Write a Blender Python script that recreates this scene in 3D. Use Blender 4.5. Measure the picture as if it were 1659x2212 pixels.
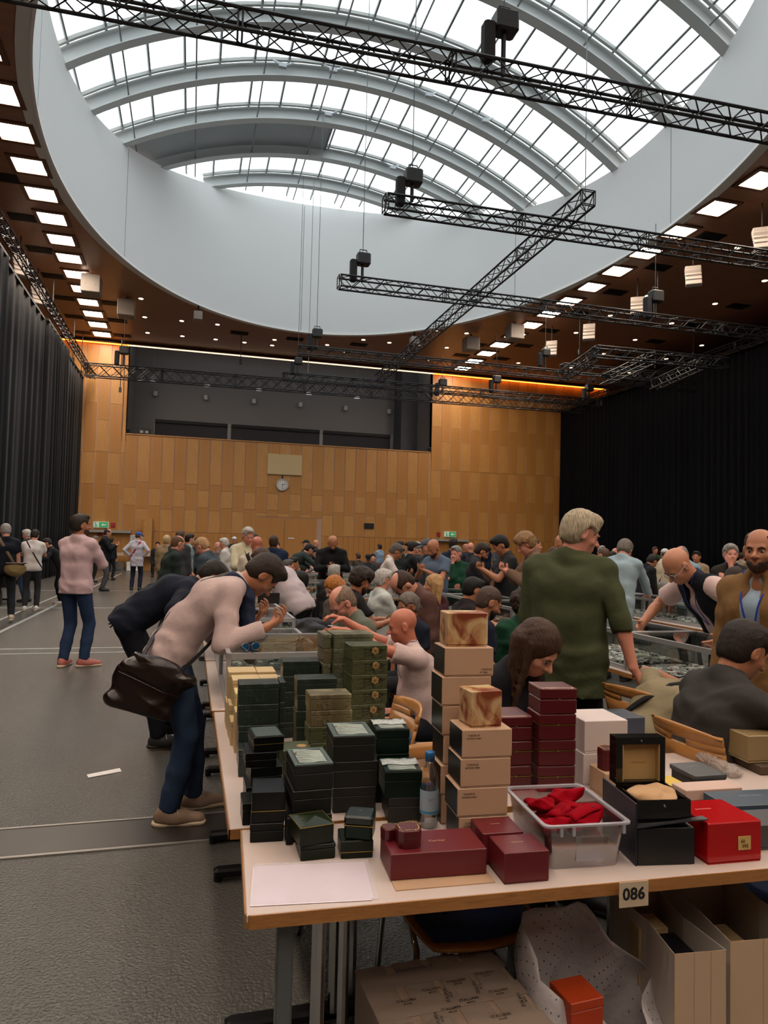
import bpy, bmesh, math, random
import numpy as np
from mathutils import Vector, Matrix
random.seed(7); RNG = np.random.default_rng(7)
for o in list(bpy.data.objects): bpy.data.objects.remove(o)
S = bpy.context.scene; COL = S.collection
# ------------------------------------------------------------ camera
cam = bpy.data.cameras.new('camera'); camo = bpy.data.objects.new('camera', cam); COL.objects.link(camo)
cam.sensor_fit = 'VERTICAL'; cam.sensor_height = 36.0; cam.lens = 1510 / 2212 * 36; cam.clip_start = .05; cam.clip_end = 300
_m = [[0.963593,-0.266296,0.023967],[0.035415,0.038270,-0.998640],[0.265017,0.963131,0.046308]]
camo.matrix_world = Matrix(((_m[0][0], -_m[1][0], -_m[2][0], 0), (_m[0][1], -_m[1][1], -_m[2][1], 0), (_m[0][2], -_m[1][2], -_m[2][2], 1.6), (0, 0, 0, 1)))
S.camera = camo
# ------------------------------------------------------------ world: flat overcast daylight above the glass roof
W = bpy.data.worlds.new('overcast_sky'); S.world = W; W.use_nodes = True
bg = W.node_tree.nodes['Background']; bg.inputs[0].default_value = (.945, .975, 1.0, 1); bg.inputs[1].default_value = 2.45
S.view_settings.view_transform = 'Standard'; S.view_settings.look = 'None'; S.view_settings.gamma = 1; S.view_settings.use_curve_mapping = False
S.view_settings.exposure = 0.02

# ------------------------------------------------------------ materials
def lin(c):
    c = c.lstrip('#'); v = [int(c[i:i + 2], 16) / 255 for i in (0, 2, 4)]
    return tuple(x / 12.92 if x <= .04045 else ((x + .055) / 1.055) ** 2.4 for x in v) + (1,)
MATS = {}
def mat(name, col='#808080', rough=.6, metal=0, emit=0, ecol=None, bump=0, bscale=60, spec=.5, var=0, vscale=8, alpha=None, trans=0, sheen=0):
    if name in MATS: return MATS[name]
    m = bpy.data.materials.new(name); m.use_nodes = True; nt = m.node_tree; N = nt.nodes; L = nt.links
    p = N['Principled BSDF']; c = lin(col) if isinstance(col, str) else col
    p.inputs['Base Color'].default_value = c; p.inputs['Roughness'].default_value = rough; p.inputs['Metallic'].default_value = metal
    p.inputs['Specular IOR Level'].default_value = spec
    if sheen: p.inputs['Sheen Weight'].default_value = sheen
    if emit:
        p.inputs['Emission Color'].default_value = lin(ecol) if ecol else c; p.inputs['Emission Strength'].default_value = emit
    if alpha is not None: p.inputs['Alpha'].default_value = alpha
    if trans: p.inputs['Transmission Weight'].default_value = trans
    if bump or var:
        tc = N.new('ShaderNodeTexCoord')
        n = N.new('ShaderNodeTexNoise'); n.inputs['Scale'].default_value = bscale; n.inputs['Detail'].default_value = 3; L.new(tc.outputs['Object'], n.inputs['Vector'])
        if bump:
            b = N.new('ShaderNodeBump'); b.inputs['Strength'].default_value = bump; b.inputs['Distance'].default_value = .01
            L.new(n.outputs['Fac'], b.inputs['Height']); L.new(b.outputs[0], p.inputs['Normal'])
        if var:
            n2 = N.new('ShaderNodeTexNoise'); n2.inputs['Scale'].default_value = vscale; n2.inputs['Detail'].default_value = 4; L.new(tc.outputs['Object'], n2.inputs['Vector'])
            mx = N.new('ShaderNodeMix'); mx.data_type = 'RGBA'; L.new(n2.outputs['Fac'], mx.inputs[0])
            mx.inputs[6].default_value = tuple(x * (1 - var) for x in c[:3]) + (1,); mx.inputs[7].default_value = tuple(min(1, x * (1 + var)) for x in c[:3]) + (1,)
            L.new(mx.outputs[2], p.inputs['Base Color'])
    MATS[name] = m; return m
def wood(name, c1, c2, scale=(1, 1, 12), rough=.5, dist=2.0, coord='Object', nscale=3.0):
    if name in MATS: return MATS[name]
    m = mat(name, c1, rough); nt = m.node_tree; N = nt.nodes; L = nt.links; p = N['Principled BSDF']
    tc = N.new('ShaderNodeTexCoord'); mp = N.new('ShaderNodeMapping'); mp.inputs['Scale'].default_value = scale
    n = N.new('ShaderNodeTexNoise'); n.inputs['Scale'].default_value = nscale; n.inputs['Detail'].default_value = 5; n.inputs['Distortion'].default_value = dist
    r = N.new('ShaderNodeValToRGB'); r.color_ramp.elements[0].position = .3; r.color_ramp.elements[1].position = .7
    r.color_ramp.elements[0].color = lin(c1); r.color_ramp.elements[1].color = lin(c2)
    L.new(tc.outputs[coord], mp.inputs[0]); L.new(mp.outputs[0], n.inputs[0]); L.new(n.outputs['Fac'], r.inputs[0]); L.new(r.outputs[0], p.inputs['Base Color'])
    return m
def glassy(name, tint=(1, 1, 1, 1), gloss=.12, rough=.02):
    """thin pane: light passes straight, a fresnel share reflects"""
    if name in MATS: return MATS[name]
    m = bpy.data.materials.new(name); m.use_nodes = True; nt = m.node_tree; N = nt.nodes; L = nt.links; N.clear()
    o = N.new('ShaderNodeOutputMaterial'); t = N.new('ShaderNodeBsdfTransparent'); t.inputs[0].default_value = tint
    g = N.new('ShaderNodeBsdfGlossy'); g.inputs['Roughness'].default_value = rough
    fr = N.new('ShaderNodeLayerWeight'); fr.inputs[0].default_value = .5; pw = N.new('ShaderNodeMath'); pw.operation = 'POWER'; pw.inputs[1].default_value = 4.5; L.new(fr.outputs['Facing'], pw.inputs[0])
    mth = N.new('ShaderNodeMath'); mth.operation = 'MULTIPLY_ADD'; mth.inputs[1].default_value = .75; mth.inputs[2].default_value = gloss * .3
    L.new(pw.outputs[0], mth.inputs[0]); mx = N.new('ShaderNodeMixShader'); L.new(mth.outputs[0], mx.inputs[0]); L.new(t.outputs[0], mx.inputs[1]); L.new(g.outputs[0], mx.inputs[2]); L.new(mx.outputs[0], o.inputs[0])
    MATS[name] = m; return m
# ------------------------------------------------------------ mesh helpers
class MB:
    def __init__(s): s.v = []; s.f = []; s.m = []; s.mi = 0
    def add(s, V, F, M=None):
        n = len(s.v)
        if M is not None: V = [tuple(M @ Vector(v)) for v in V]
        s.v += [tuple(v) for v in V]; s.f += [tuple(i + n for i in f) for f in F]; s.m += [s.mi] * len(F); return s
    def box(s, x0, x1, y0, y1, z0, z1, M=None):
        V = [(x, y, z) for z in (z0, z1) for y in (y0, y1) for x in (x0, x1)]
        return s.add(V, [(0, 2, 3, 1), (4, 5, 7, 6), (0, 1, 5, 4), (2, 6, 7, 3), (0, 4, 6, 2), (1, 3, 7, 5)], M)
    def bbox(s, x0, x1, y0, y1, z0, z1, b=.002, M=None):
        """box with bevelled edges (octagonal profile rings in z)"""
        V = []; 
        for z, k in ((z0, b), (z0 + b, 0), (z1 - b, 0), (z1, b)):
            X0, X1, Y0, Y1 = x0 + k, x1 - k, y0 + k, y1 - k
            V += [(X0 + b, Y0, z), (X1 - b, Y0, z), (X1, Y0 + b, z), (X1, Y1 - b, z), (X1 - b, Y1, z), (X0 + b, Y1, z), (X0, Y1 - b, z), (X0, Y0 + b, z)]
        F = [tuple(range(7, -1, -1)), tuple(range(24, 32))]
        for r in range(3):
            for i in range(8): F.append((r * 8 + i, r * 8 + (i + 1) % 8, r * 8 + 8 + (i + 1) % 8, r * 8 + 8 + i))
        return s.add(V, F, M)
    def tube(s, a, b, r, n=6, r2=None, caps=True):
        a, b = Vector(a), Vector(b); d = b - a
        if d.length < 1e-6: return s
        q = d.to_track_quat('Z', 'Y'); r2 = r if r2 is None else r2; V = []
        for p, rr in ((a, r), (b, r2)):
            for i in range(n):
                t = 2 * math.pi * i / n; V.append(p + q @ Vector((rr * math.cos(t), rr * math.sin(t), 0)))
        F = [(i, (i + 1) % n, n + (i + 1) % n, n + i) for i in range(n)]
        if caps: F += [tuple(range(n - 1, -1, -1)), tuple(range(n, 2 * n))]
        return s.add(V, F)
    def path(s, pts, r, n=6, closed=False):
        pts = [Vector(p) for p in pts]; N_ = len(pts); V = []; up = None
        for i, p in enumerate(pts):
            a = pts[(i - 1) % N_] if closed or i else pts[0]; b = pts[(i + 1) % N_] if closed or i < N_ - 1 else pts[-1]
            d = (b - a).normalized()
            if up is None: up = d.orthogonal().normalized()
            up = (up - d * up.dot(d)).normalized(); w = d.cross(up)
            for k in range(n):
                t = 2 * math.pi * k / n; V.append(p + up * r * math.cos(t) + w * r * math.sin(t))
        F = []
        for i in range(N_ if closed else N_ - 1):
            j = (i + 1) % N_
            for k in range(n): F.append((i * n + k, i * n + (k + 1) % n, j * n + (k + 1) % n, j * n + k))
        if not closed: F += [tuple(range(n - 1, -1, -1)), tuple(range((N_ - 1) * n, N_ * n))]
        return s.add(V, F)
    def lathe(s, prof, n=16, c=(0, 0, 0), cap=True):
        V = []; 
        for r, z in prof:
            for i in range(n): t = 2 * math.pi * i / n; V.append((c[0] + r * math.cos(t), c[1] + r * math.sin(t), c[2] + z))
        F = []
        for k in range(len(prof) - 1):
            for i in range(n): F.append((k * n + i, k * n + (i + 1) % n, (k + 1) * n + (i + 1) % n, (k + 1) * n + i))
        if cap: F += [tuple(range(n - 1, -1, -1)), tuple(range((len(prof) - 1) * n, len(prof) * n))]
        return s.add(V, F)
    def prism(s, poly, z0, z1, M=None):
        n = len(poly); V = [(x, y, z0) for x, y in poly] + [(x, y, z1) for x, y in poly]
        return s.add(V, [tuple(range(n - 1, -1, -1)), tuple(range(n, 2 * n))] + [(i, (i + 1) % n, n + (i + 1) % n, n + i) for i in range(n)], M)
    def mesh(s, name, mats, smooth=False):
        me = bpy.data.meshes.new(name); me.from_pydata(s.v, [], s.f)
        for m in (mats if isinstance(mats, (list, tuple)) else [mats]): me.materials.append(m)
        if any(s.m): me.polygons.foreach_set('material_index', s.m)
        if smooth: me.polygons.foreach_set('use_smooth', [True] * len(me.polygons))
        me.update(); return me
    def obj(s, name, mats, parent=None, smooth=False, loc=None, rot=None):
        return link(s.mesh(name, mats, smooth), name, parent, loc, rot)
def link(me, name, parent=None, loc=None, rot=None, mw=None):
    o = bpy.data.objects.new(name, me); COL.objects.link(o)
    if parent is not None: o.parent = parent
    if loc is not None: o.location = loc
    if rot is not None: o.rotation_euler = rot
    if mw is not None: o.matrix_basis = mw
    return o
def tag(o, label=None, cat=None, group=None, kind=None):
    if label: o['label'] = label
    if cat: o['category'] = cat
    if group: o['group'] = group
    if kind: o['kind'] = kind
    return o
def thing(name, label, cat, loc=(0, 0, 0), rz=0, group=None):
    o = link(None, name, None, loc, (0, 0, rz)); return tag(o, label, cat, group)
def kids(o): return [c for c in bpy.data.objects if c.parent == o] if False else list(o.children)
def dup(o, label=None, loc=None, rz=None, group=None):
    def cp(a, par):
        c = a.copy(); COL.objects.link(c)
        if par is not None: c.parent = par
        for ch in a.children: cp(ch, c)
        return c
    c = cp(o, None)
    if label: c['label'] = label
    if loc is not None: c.location = loc
    if rz is not None: c.rotation_euler = (0, 0, rz)
    if group: c['group'] = group
    return c
def struct(o): o['kind'] = 'structure'; return o
def text(s, size, m, parent, M, name='lettering', ext=.0004, align='CENTER', bold=0):
    cu = bpy.data.curves.new('txt', 'FONT'); cu.body = s; cu.size = size; cu.extrude = ext; cu.align_x = align; cu.align_y = 'CENTER'; cu.offset = bold; cu.resolution_u = 2
    o = bpy.data.objects.new('tmp', cu); COL.objects.link(o); dg = bpy.context.evaluated_depsgraph_get()
    me = bpy.data.meshes.new_from_object(o.evaluated_get(dg)); bpy.data.objects.remove(o); me.materials.clear(); me.materials.append(m)
    r = link(me, name, parent); r.matrix_basis = M; return r
def FR(x, y, z, rz=0): return Matrix.Translation((x, y, z)) @ Matrix.Rotation(rz, 4, 'Z') @ Matrix.Rotation(math.pi / 2, 4, 'X')   # text upright facing -Y
def FT(x, y, z, rz=0): return Matrix.Translation((x, y, z)) @ Matrix.Rotation(rz, 4, 'Z')                                             # text lying flat
def ccw(o): pass

# ============================================================ SHELL
ZC, YB = 11.57, 37.56
EX, EY, EA, EB = 4.97, 19.3, 8.88, 13.23     # oval opening
M_floor = mat('floor_rubber', '#55544f', .26, bump=1.0, bscale=75, spec=.6, var=.16, vscale=.8)
MB().box(-12, 30, -14, YB + 5.5, -.2, 0).obj('floor', M_floor).__setitem__('kind', 'structure')
M_dark = mat('black_hall_wall', '#141110', .8); M_grey = mat('gallery_grey', '#828080', .7)
M_brownwall = wood('dark_brown_wood_wall', '#3a2116', '#4a2b1b', (1, 1, .15))
struct(MB().box(-8.2, -8, -14, YB, 0, ZC).obj('wall_left', M_brownwall)); struct(MB().box(27, 27.2, -14, YB, 0, ZC).obj('wall_right', M_brownwall))
struct(MB().box(-8.2, 27.2, -14.2, -14, 0, ZC).obj('wall_front', M_brownwall))
M_bw = wood('oak_panel_flamed', '#b98344', '#c99553', (2.2, 1, .35), .42, 3.5); M_bw2 = wood('oak_panel_straight', '#b27a3c', '#bb8443', (9, 1, .05), .42, .3)
M_joint = mat('panel_joint', '#b99a86', .8)
wb = MB()
wb.box(-8, GX0 := -3.36, YB, YB + .3, 0, ZC + .0); wb.box(GX1 := 13.02, 27, YB, YB + .3, 0, ZC); wb.box(GX0, GX1, YB, YB + .3, 0, 6.9)
wall = struct(wb.obj('wall_back', M_joint))
pm = {}
def panel(x0, x1, z0, z1, m, par=wall, y=YB, t=.03):
    key = (round(x1 - x0, 2), round(z1 - z0, 2), m.name)
    if key not in pm: pm[key] = MB().box(0, x1 - x0, -t, 0, 0, z1 - z0).mesh('panel', m)
    return link(pm[key], 'panel', par, (x0, y, z0))
PW = .6
c = 0; x = -7.76
while x < 26.5:
    inn = GX0 - .01 <= x < GX1 - .01; top = 6.86 if inn else ZC - .02
    z = 1.98; k = 0
    x0, x1 = x, x + PW
    if x0 < GX0 - .01 and x1 > GX0: x1 = GX0; nxt = GX0
    elif x0 < GX1 - .01 and x1 > GX1: x1 = GX1; nxt = GX1
    else: nxt = x + PW
    seq = ([1.15, 1.35, 2.37] if c % 2 else [1.3, .9, 2.67]) if inn else ([1.6, 2.35, 1.6, 2.3, 1.74] if c % 2 else [2.3, 1.6, 2.5, 1.5, 1.69])
    for h in seq:
        z1 = min(z + h, top)
        if z1 - z < .05: break
        door = 3.05 < x + PW / 2 < 6.6 and z < 2.9
        if not (door and z1 < 2.95):
            z0_ = max(z, 2.92) if door else z
            panel(x0 + .022, x1 - .022, z0_ + .008, z1 - .008, M_bw if (c + k) % 2 else M_bw2)
        z = z1; k += 1
    # wainscot
    if not (3.05 < x + PW / 2 < 6.6):
        for q in range(2): panel(x0 + q * (x1 - x0) / 2 + .006, x0 + (q + 1) * (x1 - x0) / 2 - .006, .08, 1.965, M_bw2)
    c += 1; x = nxt
dr = struct(link(None, 'door_1', None, (3.05, YB, 0)))
M_dgap = mat('door_gap', '#4a2b12', .8)
for k in range(2):
    MB().box(k * 1.76 + .015, (k + 1) * 1.76 - .015, -.055, -.005, .01, 2.88).obj('door_leaf', M_bw2, dr)
MB().box(1.98, 2.3, -.075, -.055, 1.78, 1.84).obj('notice_strip', mat('paper_white', '#e8e4e0', .8), dr); MB().box(1.5, 1.56, -.1, -.055, 1.0, 1.3).obj('handle', mat('steel', '#b8b8b8', .3, 1), dr)
# gallery recess
gal = MB()
gal.box(GX0, GX1, YB + 4.2, YB + 4.4, 6.5, 12.6).box(GX0 - .2, GX0, YB, YB + 4.4, 6.5, 12.6).box(GX1, GX1 + .2, YB, YB + 4.4, 6.5, 12.6).box(GX0, GX1, YB, YB + 4.4, 12.5, 12.7).box(GX0, GX1, YB + .3, YB + 4.4, 6.5, 6.88)
struct(gal.obj('wall_gallery', M_grey))
struct(MB().box(12.0, GX1, YB + 2.6, YB + 4.2, 6.9, 12.5).obj('trim_1', mat('gallery_column', '#55555a', .7)))
M_frame = mat('light_frame', '#9a9a98', .6); M_blind = mat('dark_blind', '#38363a', .75)
for i, (a, b) in enumerate([(-2.2, 1.85), (2.05, 7.3), (7.5, 11.75)]):
    w = struct(link(None, 'window_%d' % (i + 1), None, (a, YB + 4.2, 7.0)))
    MB().box(0, b - a, -.06, 0, 0, 1.38).obj('blind', M_blind, w); MB().box(0, b - a, -.16, 0, 1.24, 1.42).obj('blind_box', mat('blind_box', '#111114', .6), w)
    MB().box(b - a, b - a + .2, -.1, 0, 0, 1.45).obj('mullion', M_frame, w)
MB().box(-.06, 0, -.1, 0, 0, 1.45).obj('mullion', M_frame, bpy.data.objects['window_1'])
struct(MB().box(GX0, GX1, YB - .05, YB + .1, 6.88, 6.93).obj('trim_2', M_bw))
M_lamp = mat('lamp_shade_white', '#d8d8d4', .5, emit=.25, ecol='#ffffff'); M_lampd = mat('lamp_cylinder_white', '#c4c4c0', .6)
bowl = None
for i in range(6):
    X = -2.35 + i * (12.34 + 2.35) / 5
    t = thing('pendant_lamp', '%s bowl pendant lamp in the gallery row nearer the ceiling' % ['leftmost', 'second from left', 'third from left', 'fourth from left', 'fifth from left', 'rightmost'][i], 'lamp', (X, YB + 3.4, 10.4), 0, 'bowl lamps in the gallery')
    MB().lathe([(.03, .16), (.1, .14), (.17, .05), (.18, 0)], 12).obj('lamp_shade', M_lamp, t); MB().tube((0, 0, .15), (0, 0, 2.1), .008, 4).obj('cable', M_frame, t)
    t = thing('spot_lamp', '%s small cylinder spotlight lower on the gallery back wall' % ['leftmost', 'second from left', 'third from left', 'fourth from left', 'fifth from left', 'rightmost'][i], 'lamp', (-2.23 + i * (11.61 + 2.23) / 5, YB + 4.0, 9.85), 0, 'cylinder lamps on the gallery wall')
    MB().lathe([(.12, -.12), (.12, .12), (.08, .15)], 12).obj('lamp_body', M_lampd, t); MB().box(-.03, .03, 0, .2, -.03, .03).obj('bracket', M_frame, t)
# led cove strips at wall head
M_led = mat('warm_led', '#ffb060', .5, emit=5, ecol='#ff8a30'); M_ledw = mat('pale_led', '#ffe0b8', .5, emit=2.0, ecol='#ffd9b0')
for (a, b, m, lab, r) in [(-6.7, GX0, M_led, 'orange glowing strip light over the wood wall left of the gallery', 1), (GX0, GX1, M_ledw, 'pale strip light along the top edge of the grey gallery', 1), (GX1, 24.2, M_led, 'orange glowing strip light over the wood wall right of the gallery', 1)]:
    t = MB().box(a, b, YB - .22, YB - .14, ZC - .19, ZC - .145).obj('strip_light', m); tag(t, lab, 'light')
struct(MB().box(-8, 27, YB - .3, YB - .22, ZC - .14, ZC).obj('trim_3', mat('ceiling_edge', '#4a2b1b', .6)))
# ceiling ring with the oval hole
M_ceil = wood('ceiling_brown_wood', '#946852', '#a07358', (.25, 2.5, 1), .4, .6)
def ell(t, k=0): return (EX + (EA + k) * math.cos(t), EY + (EB + k) * math.sin(t))
NE = 160; V = []; F = []
X0, X1, Y0, Y1 = -8.2, 27.2, -14.2, YB + .1
for i in range(NE):
    t = 2 * math.pi * i / NE; V.append((*ell(t), ZC))
    dx, dy = EA * math.cos(t), EB * math.sin(t); k = min((X1 - EX) / dx if dx > 1e-6 else 1e9, (X0 - EX) / dx if dx < -1e-6 else 1e9, (Y1 - EY) / dy if dy > 1e-6 else 1e9, (Y0 - EY) / dy if dy < -1e-6 else 1e9)
    V.append((EX + dx * k, EY + dy * k, ZC))
cor = {}
for cx_, cy_ in ((X1, Y1), (X0, Y1), (X0, Y0), (X1, Y0)): cor[(cx_, cy_)] = len(V); V.append((cx_, cy_, ZC))
for i in range(NE):
    j = (i + 1) % NE; a, b, c_, d = 2 * i, 2 * i + 1, 2 * j + 1, 2 * j; pb, pc = V[b], V[c_]
    ex = [q for (cx_, cy_), q in cor.items() if (abs(pb[0] - cx_) < 1e-4 and abs(pc[1] - cy_) < 1e-4) or (abs(pb[1] - cy_) < 1e-4 and abs(pc[0] - cx_) < 1e-4)]
    ex = ex if ex and not (abs(pb[0] - pc[0]) < 1e-4 or abs(pb[1] - pc[1]) < 1e-4) else []
    F.append((a, d, c_, *ex, b))
cm = MB(); cm.add(V, F); cm.add([(x, y, z + .3) for x, y, z in V], [f[::-1] for f in F])
struct(cm.obj('ceiling', M_ceil))
# ceiling fittings outside glow: side upper walls above nothing
# drum (white), top rim follows the vault
ZR, RV = 17.62, 15.2
def vault(x, off=0): return ZR + off - (RV - math.sqrt(max(RV * RV - (x - EX) ** 2, .01)))
M_drum = mat('drum_white', '#e0e1de', .75)
V = []; F = []
for i in range(NE):
    t = 2 * math.pi * i / NE; x, y = ell(t); xo, yo = ell(t, .3)
    V += [(x, y, ZC - .03), (x, y, vault(x) + .08), (xo, yo, vault(x) + .08), (xo, yo, ZC - .03)]
for i in range(NE):
    j = (i + 1) % NE
    for k in range(4): F.append((4 * i + k, 4 * i + (k + 1) % 4, 4 * j + (k + 1) % 4, 4 * j + k))
drum = struct(MB().add(V, F).obj('wall_drum', M_drum, None, True))
try: drum.data.set_sharp_from_angle(angle=.6)
except Exception: pass
M_seam = mat('drum_seam', '#77797a', .8)
for k, tdeg in enumerate((149, 92, 31, -6, 187, 225, 270, 315)):
    t = math.radians(tdeg); x, y = ell(t, -.004)
    dx, dy = -EA * math.sin(t), EB * math.cos(t); l = math.hypot(dx, dy); dx, dy = dx / l * .012, dy / l * .012
    MB().prism([(x - dx, y - dy), (x + dx, y + dy), (x + dx * 1 + dy * .3, y + dy - dx * .3), (x - dx + dy * .3, y - dy - dx * .3)], ZC, vault(x)).obj('seam', M_seam, drum)
M_rimw = mat('drum_lip_white', '#f2f2ee', .6)
V = []; F = []
for i in range(NE):
    t = 2 * math.pi * i / NE; V += [(*ell(t, -.03), ZC - .06), (*ell(t, .03), ZC - .06), (*ell(t, .03), ZC + .02), (*ell(t, -.03), ZC + .02)]
for i in range(NE):
    j = (i + 1) % NE
    for k in range(4): F.append((4 * i + k, 4 * i + (k + 1) % 4, 4 * j + (k + 1) % 4, 4 * j + k))
struct(MB().add(V, F).obj('trim_4', M_rimw))
# ------------------------------------------------ glass vault: ribs, purlins, panes
roof = struct(link(None, 'roof', None, (0, 0, 0)))
M_rib = mat('painted_steel_grey', '#bcc0be', .5); M_bar = mat('glazing_bar', '#7d8281', .5); M_pane = glassy('roof_glass', (.97, .985, 1, 1), .05)
RIBY = [30.75, 28.3, 25.85, 23.35, 20.85, 18.05, 15.2, 12.4, 9.6, 6.8]
def chord(y):
    q = 1 - ((y - EY) / (EB + .28)) ** 2
    return (EA + .28) * math.sqrt(q) if q > 0 else 0
for y in RIBY:
    hw = chord(y)
    if hw <= .5: continue
    n = 28; V = []; F = []
    prof = [(-.17, -.0), (.17, -.0), (.17, .03), (.02, .03), (.02, .42), (.14, .42), (.14, .46), (-.14, .46), (-.14, .42), (-.02, .42), (-.02, .03), (-.17, .03)]
    for i in range(n + 1):
        x = EX - hw + 2 * hw * i / n; nx = (x - EX) / RV; nz = math.sqrt(1 - nx * nx); z = vault(x)
        for a, b in prof: V.append((x + nx * b, y + a, z + nz * b))
    P = len(prof)
    for i in range(n):
        for k in range(P): F.append((i * P + k, i * P + (k + 1) % P, (i + 1) * P + (k + 1) % P, (i + 1) * P + k))
    MB().add(V, F).obj('rib', M_rib, roof)
# purlin bars every 1.12 m of arc, panes between
ang = lambda s: s / RV
AST = 1.13
def pt(s, y, off): a = ang(s); return (EX + (RV + off) * math.sin(a), y, ZR - RV + (RV + off) * math.cos(a))
for k in range(-8, 9):
    s_ = k * AST; x = pt(s_, 0, 0)[0]; q = 1 - ((x - EX) / (EA + .28)) ** 2
    if q <= 0: continue
    hy = (EB + .28) * math.sqrt(q); a = pt(s_, EY - hy, .5); b = pt(s_, EY + hy, .5)
    m = MB(); ca, sa = math.cos(ang(s_)), math.sin(ang(s_))
    V = [(p[0] + u * ca + w * sa, p[1], p[2] - u * sa + w * ca) for p in (a, b) for u, w in ((-.03, -.05), (.03, -.05), (.03, .06), (-.03, .06))]
    m.add(V, [(0, 1, 5, 4), (1, 2, 6, 5), (2, 3, 7, 6), (3, 0, 4, 7), (3, 2, 1, 0), (4, 5, 6, 7)]).obj('glazing_bar', M_bar, roof)
    # tie rods hung beside the bar
    if k % 2:
        m = MB(); a2, b2 = pt(s_ + .25, EY - hy * .97, .12), pt(s_ + .25, EY + hy * .97, .12); m.tube(a2, b2, .03, 5); m.obj('tie_rod', M_bar, roof)
ys = [EY + EB + .2] + RIBY + [EY - EB - .2]
M_shade = mat('grey_blackout_blind', '#a3aaad', .7)
for j in range(len(ys) - 1):
    yb, ya = ys[j], ys[j + 1]
    if ya < EY - EB - .3: continue
    hwm = max(chord(min(max(EY, ya), yb)), chord(ya), chord(yb))
    for k in range(-8, 8):
        s0, s1 = k * AST, (k + 1) * AST
        xm = min(abs(pt(s0, 0, 0)[0] - EX), abs(pt(s1, 0, 0)[0] - EX))
        if xm > hwm + .1: continue
        V = []
        for off in (.56, .58):
            for s_ in (s0 + .02, (s0 + s1) / 2, s1 - .02):
                for y in (ya + .04, yb - .04): V.append(pt(s_, y, off))
        F = [(0, 1, 3, 2), (2, 3, 5, 4), (6, 8, 9, 7), (8, 10, 11, 9), (0, 6, 7, 1), (4, 5, 11, 10), (0, 2, 8, 6), (2, 4, 10, 8), (1, 7, 9, 3), (3, 9, 11, 5)]
        MB().add(V, F).obj('pane', M_pane, roof)
    # transverse edge bars beside each rib
    if j > 0:
        y = ys[j]; hw = chord(y)
        if hw > 1:
            for dy in (-.25,):
                V = []; F = []; n = 20
                for i in range(n + 1):
                    s_ = math.asin(min(.99, hw / RV)) * RV * (2 * i / n - 1)
                    for u, w in ((-.05, .44), (.05, .44), (.05, .54), (-.05, .54)): V.append(pt(s_, y + dy + u, w))
                for i in range(n):
                    for q in range(4): F.append((i * 4 + q, i * 4 + (q + 1) % 4, i * 4 + 4 + (q + 1) % 4, i * 4 + 4 + q))
                MB().add(V, F).obj('glazing_rail', mat('pale_rail', '#a9ada8', .5), roof)
# drawn grey blind in one bay (between ribs 2 and 3, left half)
V = []; F = []; n = 18; s0, s1 = -9.0, -.15
for i in range(n + 1):
    s_ = s0 + (s1 - s0) * i / n
    for y, off in ((25.98, .36), (28.18, .36), (28.18, .39), (25.98, .39)): V.append(pt(s_, y, off))
for i in range(n):
    for q in range(4): F.append((i * 4 + q, i * 4 + (q + 1) % 4, i * 4 + 4 + (q + 1) % 4, i * 4 + 4 + q))
F += [(3, 2, 1, 0), (n * 4, n * 4 + 1, n * 4 + 2, n * 4 + 3)]
t = thing('roller_blind', 'dark grey blind drawn under the left half of one glass roof bay', 'blind'); MB().add(V, F).obj('fabric', M_shade, t)
MB().tube(pt(s1, 25.98, .36), pt(s1, 28.18, .36), .04, 6).obj('end_bar', M_bar, t)
# window openers
M_act = mat('actuator_grey', '#aab0b4', .4)
for i, (s_, y) in enumerate([(-2.6, 23.35), (-.9, 23.35), (2.5, 23.35), (4.7, 23.35), (2.6, 28.3), (-.6, 25.85)]):
    t = thing('window_opener', ['two-armed pale window opener on the third roof rib, leftmost', 'pale window opener on the third roof rib, second from left', 'window opener on the third roof rib, right of centre', 'window opener on the third roof rib, rightmost', 'window opener on the far rib right of the blind', 'small window opener at the edge of the grey blind'][i], 'window opener', pt(s_, y - .2, .3))
    MB().tube((-.35, 0, .2), (.1, -.25, -.15), .035, 6).obj('arm', M_act, t); MB().tube((.1, -.25, -.15), (.45, -.05, .15), .035, 6).obj('arm', M_act, t); MB().box(-.05, .2, -.32, -.18, -.22, -.08).obj('motor', M_act, t)

# ------------------------------------------------ ceiling lights, vents, boxes
M_sq = mat('square_lamp_panel', '#ffffff', .5, emit=50, ecol='#ffebd8'); M_sqf = mat('lamp_trim_wood', '#6a4630', .5)
sqm = MB().box(-.36, .36, -.36, .36, -.03, -.005).mesh('diffuser', M_sq); sqf = MB()
sqf.box(-.5, -.38, -.5, .5, -.05, -.003).box(.38, .5, -.5, .5, -.05, -.003).box(-.38, .38, -.5, -.38, -.05, -.003).box(-.38, .38, .38, .5, -.05, -.003); sqf = sqf.mesh('frame', M_sqf)
ordn = lambda i: ['first', 'second', 'third', 'fourth', 'fifth', 'sixth', 'seventh', 'eighth', 'ninth', 'tenth', 'eleventh', 'twelfth', 'thirteenth', 'fourteenth', 'fifteenth', 'sixteenth', 'seventeenth', 'eighteenth', 'nineteenth', 'twentieth'][i] if i < 20 else ('thirtieth' if i == 29 else 'twenty-' + ordn(i - 20))
for i in range(30):  # row continued unseen past the camera, its near lamps added to light the foreground
    t = thing('ceiling_light', 'square ceiling light, %s from the back wall in the left row' % ordn(i), 'ceiling light', (-4.54, 36.3 - 1.6 * i, ZC), 0, 'square lights left of the oval opening'); link(sqf, 'frame', t); link(sqm, 'diffuser', t)
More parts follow.
